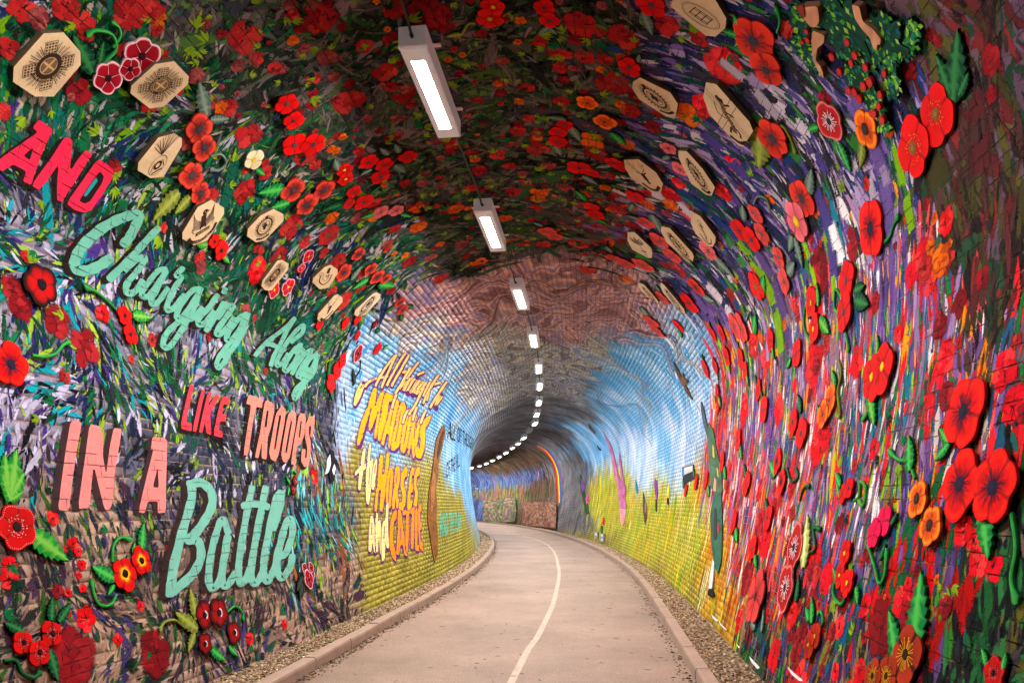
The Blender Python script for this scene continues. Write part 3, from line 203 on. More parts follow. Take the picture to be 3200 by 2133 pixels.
WORDS = [
 ('coral red painted word AND', (222, 60, 82), (34, 24, 22), (-0.033, -0.028), [[(3.761, 3.853), (3.862, 3.85), (3.867, 3.829), (3.862, 3.714), (3.858, 3.596), (3.854, 3.485), (3.795, 3.484), (3.801, 3.547), (3.707, 3.544), (3.657, 3.477), (3.624, 3.473), (3.612, 3.516), (3.704, 3.654), (3.787, 3.784), (3.747, 3.793)], [(3.958, 3.849), (3.983, 3.865), (4.018, 3.861), (4.085, 3.685), (4.125, 3.86), (4.192, 3.862), (4.143, 3.638), (4.093, 3.489), (4.054, 3.484), (3.991, 3.689), (3.959, 3.583), (3.917, 3.483), (3.857, 3.486), (3.93, 3.698)], [(4.242, 3.859), (4.336, 3.862), (4.387, 3.85), (4.408, 3.806), (4.384, 3.673), (4.335, 3.538), (4.277, 3.497), (4.201, 3.483), (4.132, 3.495), (4.191, 3.662)]], [([(3.752, 3.618), (3.795, 3.696), (3.8, 3.617)], (34, 24, 22)), ([(4.293, 3.798), (4.338, 3.783), (4.347, 3.738), (4.305, 3.588), (4.267, 3.554), (4.217, 3.552), (4.256, 3.677)], (34, 24, 22)), ([(4.283, 3.747), (4.308, 3.731), (4.263, 3.601), (4.237, 3.597)], (58, 140, 140))], [], 0, [(320, 124, 195, -370), (283, 125, 176, -345), (251, 118, 156, -325)], []),
 ('salmon pink painted words IN A', (226, 136, 132), (58, 42, 44), (-0.063, -0.013), [[(4.183, 2.084), (4.281, 2.087), (4.24, 1.974), (4.148, 1.715), (4.074, 1.487), (3.986, 1.495), (4.057, 1.711), (4.108, 1.87)], [(4.352, 2.082), (4.444, 2.077), (4.471, 2.004), (4.444, 1.864), (4.455, 1.739), (4.527, 1.948), (4.584, 2.081), (4.671, 2.084), (4.611, 1.923), (4.545, 1.763), (4.474, 1.53), (4.435, 1.491), (4.394, 1.495), (4.347, 1.806), (4.254, 1.507), (4.153, 1.501), (4.273, 1.838)], [(5.008, 2.057), (5.157, 2.066), (5.194, 2.04), (5.136, 1.791), (5.059, 1.468), (4.958, 1.462), (4.979, 1.555), (4.863, 1.554), (4.806, 1.464), (4.737, 1.473), (4.87, 1.712), (5.004, 1.954), (4.973, 1.961)]], [([(5.035, 1.829), (5.015, 1.661), (4.943, 1.664)], (58, 42, 44))], [], 0, [(271, -42, 21, -351), (238, -40, 19, -329), (191, -38, 11, -295)], []),
 ('coral painted word LIKE', (222, 76, 86), (34, 24, 22), (-0.053, -0.034), [[(5.566, 2.561), (5.632, 2.566), (5.471, 2.233), (5.556, 2.226), (5.543, 2.157), (5.382, 2.167)], [(5.742, 2.551), (5.796, 2.553), (5.614, 2.159), (5.558, 2.163)], [(5.844, 2.549), (5.906, 2.549), (5.824, 2.403), (5.968, 2.543), (6.042, 2.543), (5.848, 2.347), (5.847, 2.159), (5.77, 2.166), (5.76, 2.267), (5.701, 2.159), (5.649, 2.162)], [(6.07, 2.544), (6.217, 2.547), (6.186, 2.475), (6.09, 2.471), (6.05, 2.373), (6.132, 2.379), (6.098, 2.308), (6.013, 2.303), (5.972, 2.212), (6.046, 2.21), (6.021, 2.15), (5.873, 2.157)]], [], [], 0, [(160, -20, 36, -269), (152, -19, 36, -262), (145, -19, 34, -256), (134, -18, 31, -247)], []),
 ('salmon pink painted word TROOPS', (224, 136, 122), (34, 24, 22), (-0.092, -0.038), [[(6.572, 2.638), (6.866, 2.635), (6.839, 2.537), (6.706, 2.536), (6.469, 2.014), (6.379, 2.018), (6.617, 2.537), (6.512, 2.535)], [(6.913, 2.631), (7.071, 2.632), (7.123, 2.598), (7.096, 2.511), (6.997, 2.335), (6.921, 2.245), (6.849, 2.003), (6.74, 2.007), (6.781, 2.186), (6.675, 2.003), (6.603, 2.009), (6.761, 2.275)], [(7.303, 2.638), (7.392, 2.594), (7.349, 2.459), (7.137, 2.076), (7.042, 1.992), (6.947, 2.01), (6.919, 2.083), (7.025, 2.279), (7.147, 2.518)], [(7.547, 2.621), (7.659, 2.598), (7.626, 2.455), (7.414, 2.072), (7.301, 1.993), (7.224, 2.004), (7.194, 2.08), (7.31, 2.296), (7.441, 2.544)], [(7.748, 2.61), (7.869, 2.616), (7.926, 2.575), (7.849, 2.363), (7.738, 2.249), (7.611, 2.199), (7.513, 1.982), (7.413, 1.985), (7.551, 2.257)], [(8.105, 2.621), (8.183, 2.594), (8.155, 2.503), (8.083, 2.353), (8.019, 2.354), (8.066, 2.492), (8.001, 2.485), (7.979, 2.403), (8.02, 2.274), (7.969, 2.11), (7.876, 1.986), (7.765, 1.973), (7.692, 2.04), (7.746, 2.185), (7.847, 2.193), (7.807, 2.079), (7.855, 2.089), (7.903, 2.211), (7.86, 2.338), (7.899, 2.486), (8.006, 2.591)]], [([(6.938, 2.525), (6.982, 2.531), (6.914, 2.349), (6.861, 2.342)], (34, 24, 22)), ([(7.225, 2.522), (7.276, 2.517), (7.069, 2.118), (7.034, 2.127)], (34, 24, 22)), ([(7.503, 2.49), (7.539, 2.482), (7.34, 2.103), (7.296, 2.112)], (34, 24, 22)), ([(7.767, 2.523), (7.803, 2.52), (7.721, 2.318), (7.676, 2.313)], (34, 24, 22))], [], 0, [(114, -15, 29, -227), (106, -17, 23, -219), (99, -17, 22, -211), (92, -16, 20, -204), (86, -15, 19, -197), (81, -15, 18, -191)], []),
 ('pale teal painted script word Charging', (108, 166, 146), (34, 24, 22), (-0.054, -0.027), [], [], [([(4.688, 3.435), (4.73, 3.51), (4.754, 3.617), (4.75, 3.682), (4.683, 3.656), (4.583, 3.581), (4.446, 3.446), (4.326, 3.287), (4.274, 3.175), (4.286, 3.122), (4.362, 3.13), (4.477, 3.199), (4.587, 3.295)], 24, (231, 65, 123, -321), 0), ([(4.978, 3.681), (4.887, 3.525), (4.772, 3.352), (4.6, 3.149)], 17, (207, 68, 112, -302), 0), ([(4.749, 3.269), (4.843, 3.376), (4.928, 3.423), (4.894, 3.327), (4.777, 3.166), (4.805, 3.11), (4.886, 3.159), (4.947, 3.253)], 15, (205, 39, 100, -304), 0), ([(5.191, 3.426), (5.107, 3.387), (5.026, 3.278), (4.953, 3.166), (4.971, 3.137), (5.043, 3.173), (5.143, 3.316), (5.194, 3.417)], 13, (188, 42, 94, -291), 0), ([(5.196, 3.412), (5.114, 3.225), (5.062, 3.139), (5.096, 3.113), (5.17, 3.171), (5.248, 3.288)], 13, (184, 31, 88, -288), 0), ([(5.383, 3.503), (5.327, 3.424), (5.39, 3.418), (5.327, 3.312), (5.269, 3.168), (5.274, 3.118), (5.355, 3.161), (5.47, 3.303)], 13, (170, 42, 86, -277), 0), ([(5.668, 3.42), (5.563, 3.364), (5.437, 3.206), (5.395, 3.109), (5.431, 3.092), (5.532, 3.178), (5.67, 3.386)], 13, (160, 34, 78, -269), 0), ([(5.676, 3.422), (5.619, 3.214), (5.505, 3.051), (5.325, 2.847), (5.24, 2.806), (5.216, 2.842), (5.277, 2.94), (5.433, 3.065), (5.629, 3.15), (5.743, 3.272)], 13, (164, 4, 71, -273), 0), ([(5.932, 3.444), (5.837, 3.298), (5.704, 3.159), (5.729, 3.115), (5.823, 3.168), (5.922, 3.288)], 13, (145, 31, 71, -256), 0), ([(6.02, 3.532), (6.019, 3.49)], 13, (135, 67, 77, -242), 0), ([(6.054, 3.409), (5.97, 3.266), (5.83, 3.089)], 13, (140, 32, 69, -251), 0), ([(5.995, 3.249), (6.107, 3.388), (6.209, 3.418), (6.136, 3.299), (6.004, 3.133), (6.039, 3.106), (6.16, 3.196), (6.267, 3.323)], 13, (133, 33, 66, -244), 0), ([(6.47, 3.423), (6.354, 3.346), (6.207, 3.184), (6.171, 3.102), (6.24, 3.1), (6.366, 3.212), (6.478, 3.406)], 13, (124, 30, 61, -237), 0), ([(6.481, 3.427), (6.456, 3.247), (6.312, 3.062), (6.127, 2.911)], 13, (124, 18, 58, -237), 0), ([(6.322, 3.08), (6.146, 2.886), (6.03, 2.796), (6.005, 2.846), (6.11, 2.97), (6.299, 3.126), (6.466, 3.231)], 11, (130, -1, 54, -242), 0)], 0, [], []),
 ('pale teal painted script word Along', (108, 166, 146), (34, 24, 22), (-0.083, -0.028), [], [], [([(7.407, 3.642), (7.248, 3.471), (6.927, 3.238), (6.718, 3.057)], 10, (100, 39, 52, -211), 0), ([(7.404, 3.63), (7.333, 3.494), (7.247, 3.314), (7.124, 3.144), (7.059, 3.023)], 10, (96, 35, 49, -207), 0), ([(6.919, 3.226), (7.058, 3.248), (7.195, 3.253)], 10, (101, 26, 50, -213), 0), ([(7.655, 3.628), (7.581, 3.583), (7.443, 3.43), (7.295, 3.237), (7.189, 3.082), (7.225, 3.057), (7.34, 3.124), (7.443, 3.236)], 10, (93, 31, 47, -203), 0), ([(7.655, 3.628), (7.669, 3.535), (7.468, 3.378)], 10, (87, 55, 50, -193), 0), ([(7.694, 3.398), (7.572, 3.311), (7.435, 3.155), (7.369, 3.052), (7.444, 3.044), (7.588, 3.153), (7.706, 3.306), (7.713, 3.414)], 10, (89, 23, 43, -200), 0), ([(7.576, 3.3), (7.735, 3.3), (7.818, 3.367)], 10, (85, 33, 44, -195), 0), ([(7.832, 3.334), (7.713, 3.19), (7.571, 3.034)], 10, (86, 18, 41, -197), 0), ([(7.691, 3.162), (7.862, 3.328), (7.996, 3.407), (7.975, 3.329), (7.778, 3.121), (7.715, 3.038), (7.81, 3.057), (7.99, 3.187)], 10, (83, 19, 40, -193), 0), ([(8.194, 3.397), (8.037, 3.319), (7.86, 3.125), (7.81, 3.033), (7.921, 3.065), (8.102, 3.209), (8.217, 3.383)], 10, (79, 21, 38, -189), 0), ([(8.211, 3.393), (8.169, 3.173), (7.949, 3.011), (7.751, 2.834), (7.639, 2.758), (7.617, 2.813), (7.754, 2.929), (8.091, 3.097)], 10, (82, -1, 34, -192), 0)], 0, [], []),
 ('large pale teal painted script word Battle', (122, 178, 162), (50, 38, 36), (-0.086, -0.008), [], [], [([(5.456, 1.709), (5.422, 1.564), (5.226, 1.298), (5.043, 1.035), (4.941, 0.831)], 21, (172, -46, -12, -282), 0), ([(5.416, 1.694), (5.596, 1.721), (5.735, 1.642), (5.718, 1.52), (5.565, 1.387), (5.385, 1.276), (5.279, 1.239)], 21, (156, -40, -1, -268), 0), ([(5.279, 1.239), (5.429, 1.216), (5.429, 1.086), (5.269, 0.958), (4.99, 0.852)], 21, (167, -49, -23, -279), 0), ([(5.913, 1.269), (5.864, 1.395), (5.759, 1.321), (5.587, 1.104), (5.482, 0.892), (5.518, 0.807), (5.646, 0.874), (5.79, 1.058), (5.903, 1.238)], 16, (144, -45, -18, -259), 0), ([(5.889, 1.239), (5.743, 1.001), (5.674, 0.833), (5.764, 0.815), (5.912, 0.907)], 16, (139, -46, -24, -255), 0), ([(6.475, 1.707), (6.248, 1.37), (5.985, 0.948), (5.966, 0.807), (6.065, 0.828), (6.239, 0.958)], 16, (125, -42, -16, -241), 0), ([(6.759, 1.714), (6.512, 1.364), (6.212, 0.927), (6.19, 0.781), (6.313, 0.8), (6.455, 0.904)], 16, (116, -41, -15, -232), 0), ([(6.243, 1.516), (6.496, 1.536), (6.753, 1.504)], 16, (115, -34, 0, -230), 0), ([(7.09, 1.667), (7.025, 1.518), (6.768, 1.269)], 16, (101, -32, -1, -215), 0), ([(7.09, 1.667), (6.949, 1.591), (6.695, 1.271), (6.438, 0.906), (6.454, 0.768), (6.607, 0.838), (6.776, 0.982)], 16, (106, -39, -12, -222), 0), ([(6.794, 0.981), (6.986, 1.021), (7.205, 1.215), (7.239, 1.366), (7.102, 1.331), (6.886, 1.119), (6.712, 0.916), (6.766, 0.768), (6.999, 0.854), (7.111, 0.975)], 16, (98, -38, -14, -214), 0)], 0, [], []),
 ('tan painted script words All through the on blue', (232, 198, 122), (96, 40, 110), (0.035, -0.027), [], [], [([(9.613, 2.97), (9.677, 3.135), (9.83, 3.319), (9.925, 3.341)], 5.2, (54, 15, 26, -156), 0), ([(9.637, 2.984), (9.774, 3.088), (9.874, 3.209), (9.943, 3.332)], 5.2, (53, 11, 25, -156), 0), ([(9.661, 3.05), (9.802, 3.239)], 5.2, (54, 10, 25, -157), 0), ([(9.996, 3.304), (10.135, 3.405), (10.429, 3.516)], 5.2, (48, 33, 26, -147), 1), ([(10.782, 3.987), (10.624, 3.709), (10.454, 3.394)], 5.2, (43, 55, 28, -135), 2), ([(10.8, 3.999), (10.833, 3.728), (10.752, 3.422)], 5.2, (41, 55, 27, -132), 2), ([(10.491, 3.527), (10.871, 3.636)], 5.2, (43, 46, 26, -137), 2), ([(11.125, 4.115), (11.086, 3.781), (10.978, 3.498)], 5.2, (39, 60, 27, -127), 3), ([(11.331, 4.126), (11.347, 3.836), (11.221, 3.528)], 5.2, (37, 61, 26, -123), 4), ([(11.969, 4.153), (11.869, 3.807), (11.67, 3.556)], 5.2, (33, 59, 24, -117), 5), ([(11.498, 3.828), (11.943, 3.98)], 5.2, (34, 63, 25, -116), 5), ([(11.743, 3.979), (11.707, 3.694), (11.527, 3.455)], 5.2, (35, 51, 23, -123), 6), ([(11.707, 3.588), (11.901, 3.758), (11.918, 3.572)], 5.2, (34, 46, 22, -123), 6), ([(11.959, 3.579), (12.037, 3.827)], 5.2, (33, 49, 22, -120), 7), ([(11.929, 3.709), (12.139, 3.856)], 5.2, (32, 54, 23, -117), 7), ([(12.153, 3.585), (12.269, 3.845), (12.489, 3.874), (12.367, 3.621), (12.153, 3.585)], 5.2, (31, 48, 21, -117), 8), ([(12.486, 3.614), (12.611, 3.898)], 5.2, (29, 51, 21, -113), 9), ([(12.638, 3.625), (12.843, 3.929)], 5.2, (28, 51, 20, -111), 9), ([(12.502, 3.602), (12.675, 3.622)], 5.2, (29, 41, 19, -116), 9), ([(12.562, 4.074), (12.314, 3.957)], 5.2, (29, 66, 23, -106), 10), ([(12.953, 3.936), (12.781, 3.751), (12.888, 3.652), (13.09, 3.931)], 5.2, (27, 53, 20, -108), 10), ([(13.101, 3.839), (12.986, 3.495), (12.634, 3.226)], 5.2, (28, 35, 18, -115), 10), ([(13.304, 4.007), (13.318, 3.694)], 5.2, (25, 54, 19, -104), 11), ([(13.335, 3.789), (13.529, 3.888), (13.708, 3.665)], 5.2, (24, 49, 18, -104), 11), ([(13.521, 4.227), (13.532, 3.856), (13.514, 3.574)], 5.2, (23, 55, 19, -102), 12), ([(13.489, 3.962), (13.983, 4.131)], 5.2, (22, 62, 19, -95), 12), ([(14.382, 4.237), (14.382, 3.944), (14.215, 3.586)], 5.2, (20, 54, 17, -95), 13), ([(14.39, 3.742), (14.51, 3.897), (14.611, 3.677)], 5.2, (20, 45, 16, -98), 13), ([(14.611, 3.677), (14.78, 3.927), (14.536, 3.92), (14.568, 3.737), (14.848, 3.645)], 5.2, (19, 45, 15, -96), 14), ([(11.586, 3.439), (11.534, 3.331), (11.472, 3.186)], 5.2, (37, 23, 20, -132), 15), ([(12.491, 3.287), (12.337, 3.161), (12.213, 3.016)], 5.2, (32, 9, 16, -125), 16), ([(13.12, 3.429), (13.008, 3.274), (12.957, 3.157)], 5.2, (27, 18, 15, -118), 17), ([(13.922, 3.482), (13.75, 3.31), (13.65, 3.182)], 5.2, (24, 20, 14, -111), 18)], 1.7, [], []),
 ('yellow painted word MEADOWS shadowed in purple', (224, 168, 14), (96, 40, 110), (0.055, -0.048), [[(10.403, 3.397), (10.579, 3.393), (10.56, 3.094), (10.785, 3.376), (10.987, 3.391), (10.913, 3.097), (10.616, 2.592), (10.431, 2.568), (10.733, 3.038), (10.321, 2.674), (10.192, 2.676), (10.378, 3.042), (9.808, 2.42), (9.617, 2.383), (9.819, 2.695), (10.194, 3.043)], [(10.99, 3.387), (11.483, 3.403), (11.46, 3.307), (11.267, 3.266), (11.255, 3.073), (11.424, 3.082), (11.322, 2.937), (11.113, 2.912), (10.994, 2.734), (11.18, 2.729), (10.966, 2.543), (10.612, 2.569), (10.839, 2.995)], [(11.547, 3.433), (11.893, 3.346), (11.764, 2.914), (11.416, 2.473), (11.222, 2.482), (11.304, 2.718), (11.155, 2.726), (10.957, 2.496), (10.792, 2.528), (11.24, 2.999)], [(11.937, 3.353), (12.19, 3.409), (12.41, 3.329), (12.408, 2.986), (11.96, 2.58), (11.563, 2.46), (11.346, 2.468), (11.72, 2.958)], [(12.565, 3.338), (12.848, 3.336), (13.002, 3.162), (12.651, 2.691), (12.231, 2.459), (11.97, 2.491), (12.084, 2.744), (12.344, 3.136)], [(12.973, 3.325), (13.279, 3.323), (13.265, 2.969), (13.443, 3.272), (13.76, 3.297), (13.363, 2.697), (12.921, 2.386), (12.818, 2.678), (12.598, 2.446), (12.486, 2.518), (12.79, 2.974)], [(14.071, 3.351), (14.608, 3.488), (14.441, 3.274), (14.171, 3.152), (14.144, 2.941), (14.041, 2.694), (13.634, 2.46), (13.183, 2.458), (13.1, 2.619), (13.363, 2.697), (13.549, 2.655), (13.667, 2.809), (13.52, 2.967), (13.754, 3.194)]], [], [], 1.5, [(47, -2, 19, -148), (40, -1, 17, -138), (39, -3, 15, -136), (34, -1, 15, -129), (31, -2, 13, -124), (27, -2, 12, -119), (24, -2, 11, -113)], [([(11.577, 3.188), (11.404, 2.874)], 2.0, (37, 0, 17, -134)), ([(12.059, 3.229), (11.906, 2.929), (11.687, 2.632)], 2.0, (35, -2, 15, -130)), ([(12.645, 3.2), (12.458, 2.912), (12.237, 2.629)], 2.0, (31, -2, 13, -124)), ([(13.234, 3.19), (13.082, 2.812)], 2.0, (27, 0, 13, -118))]),
 ('cream painted words the and', (228, 210, 150), (96, 40, 110), (-0.04, -0.04), [[(9.908, 2.36), (10.044, 2.393), (9.893, 2.125), (10.011, 2.153), (9.938, 2.063), (9.834, 2.037), (9.604, 1.735), (9.503, 1.754), (9.651, 2.007), (9.45, 1.936), (9.455, 1.988), (9.715, 2.094)], [(10.202, 2.45), (10.336, 2.506), (10.172, 2.185), (10.366, 2.264), (10.306, 2.105), (10.142, 1.834), (9.893, 1.527), (9.774, 1.549), (9.856, 1.826), (10.03, 2.155)], [(10.423, 2.212), (10.56, 2.265), (10.494, 2.092), (10.366, 1.93), (10.29, 1.86), (10.331, 1.839), (10.189, 1.747), (10.104, 1.789), (10.205, 1.968), (10.327, 2.128)], [(9.881, 1.367), (10.007, 1.354), (9.97, 1.095), (9.844, 0.801), (9.749, 0.829), (9.77, 0.976), (9.625, 0.838), (9.511, 0.856), (9.67, 1.108)], [(10.136, 1.407), (10.248, 1.394), (10.179, 1.263), (10.329, 1.304), (10.234, 0.951), (10.081, 0.74), (10.014, 0.789), (10.125, 1.067), (9.921, 0.817), (9.812, 0.825)], [(10.779, 1.562), (10.901, 1.551), (10.636, 1.16), (10.523, 0.844), (10.385, 0.841), (10.375, 0.943), (10.176, 0.689), (10.014, 0.658), (10.165, 0.955), (10.413, 1.257), (10.579, 1.287)]], [], [], 1.4, [(53, -16, 8, -156), (49, -16, 7, -151), (47, -16, 6, -148), (50, -28, -8, -154), (47, -27, -7, -150), (44, -26, -6, -145)], [([(10.146, 2.096), (10.007, 1.83)], 1.8, (49, -17, 6, -151)), ([(10.435, 2.156), (10.362, 2.018)], 1.8, (46, -15, 8, -147)), ([(9.887, 1.249), (9.784, 1.082)], 1.8, (50, -27, -5, -154)), ([(10.47, 1.187), (10.323, 0.991)], 1.8, (44, -26, -6, -146))]),
 ('amber painted word HORSES', (230, 162, 12), (96, 40, 110), (0.007, -0.046), [[(10.714, 2.344), (10.917, 2.324), (10.727, 2.012), (10.872, 2.03), (11.126, 2.422), (11.307, 2.375), (10.939, 1.857), (10.497, 1.414), (10.342, 1.438), (10.597, 1.779), (10.46, 1.753), (10.21, 1.417), (10.084, 1.44), (10.403, 1.841)], [(11.169, 2.139), (11.363, 2.161), (11.417, 2.066), (11.165, 1.719), (10.977, 1.48), (10.788, 1.457), (10.731, 1.527), (10.899, 1.856)], [(11.583, 2.21), (11.862, 2.213), (11.864, 2.086), (11.67, 1.853), (11.542, 1.775), (11.521, 1.477), (11.309, 1.466), (11.358, 1.674), (11.198, 1.455), (11.016, 1.461), (11.363, 1.869)], [(12.325, 2.251), (12.43, 2.191), (12.301, 2.053), (12.133, 2.02), (12.005, 1.913), (12.111, 1.761), (11.931, 1.527), (11.674, 1.422), (11.462, 1.453), (11.549, 1.577), (11.717, 1.577), (11.834, 1.705), (11.765, 1.855), (11.913, 2.088)], [(12.697, 2.231), (12.994, 2.252), (12.887, 2.104), (12.717, 2.084), (12.588, 1.904), (12.749, 1.908), (12.63, 1.77), (12.444, 1.753), (12.317, 1.606), (12.536, 1.608), (12.294, 1.448), (11.968, 1.424), (12.309, 1.843)], [(13.247, 2.274), (13.509, 2.289), (13.369, 2.11), (13.144, 2.087), (12.963, 1.915), (13.07, 1.778), (12.758, 1.472), (12.508, 1.527), (12.665, 1.635), (12.8, 1.746), (12.735, 1.88), (12.947, 2.135)]], [], [], 1.4, [(43, -17, 5, -143), (40, -18, 3, -138), (37, -17, 3, -133), (33, -16, 3, -128), (30, -15, 3, -122), (27, -14, 3, -119)], [([(11.189, 2.008), (11.031, 1.788), (10.913, 1.574)], 1.8, (40, -18, 3, -138)), ([(11.659, 2.089), (11.526, 1.898)], 1.8, (36, -15, 5, -132))]),
 ('orange painted word CATTLE', (230, 142, 8), (96, 40, 110), (-0.003, -0.047), [[(11.142, 1.431), (11.317, 1.434), (11.203, 1.286), (11.031, 1.242), (10.771, 0.922), (10.813, 0.779), (10.728, 0.598), (10.547, 0.705), (10.552, 0.888), (10.814, 1.247)], [(11.445, 1.502), (11.571, 1.453), (11.534, 1.13), (11.476, 0.635), (11.282, 0.674), (11.316, 0.843), (11.162, 0.852), (10.981, 0.696), (10.806, 0.709), (11.152, 1.094)], [(11.677, 1.427), (12.249, 1.461), (12.19, 1.37), (12.058, 1.359), (11.806, 0.968), (11.476, 0.685), (11.396, 0.74), (11.859, 1.361), (11.652, 1.339)], [(12.244, 1.453), (12.75, 1.513), (12.677, 1.405), (12.506, 1.387), (12.193, 1.002), (11.917, 0.718), (11.772, 0.766), (12.274, 1.369), (12.19, 1.37)], [(12.64, 1.486), (12.859, 1.499), (12.46, 0.991), (12.273, 0.788), (12.426, 0.784), (12.283, 0.668), (12.056, 0.696), (12.246, 1.0)], [(12.904, 1.513), (13.227, 1.569), (13.118, 1.414), (12.975, 1.388), (12.808, 1.197), (12.986, 1.207), (12.843, 1.058), (12.692, 1.05), (12.576, 0.824), (12.782, 0.813), (12.598, 0.633), (12.411, 0.726), (12.598, 1.094)]], [], [], 1.4, [(40, -26, -6, -139), (37, -25, -7, -135), (33, -23, -4, -129), (30, -22, -3, -124), (29, -23, -5, -123), (27, -22, -4, -119)], [([(11.355, 1.135), (11.244, 0.945)], 1.8, (37, -25, -6, -134))])]
FONT_WORDS = [('ALL OF THE SIGHTS', (18, 22, 20), [(16.811, 3.61), (24.205, 3.878), (26.656, 3.647), (17.096, 3.197)]), ('OF THE HILL', (22, 22, 40), [(16.905, 2.575), (20.387, 3.095), (20.318, 2.677), (16.678, 2.156)]), ('AND THE PLAIN', (70, 190, 180), [(14.937, 1.339), (19.115, 1.312), (18.264, 0.849), (14.519, 0.833)])]
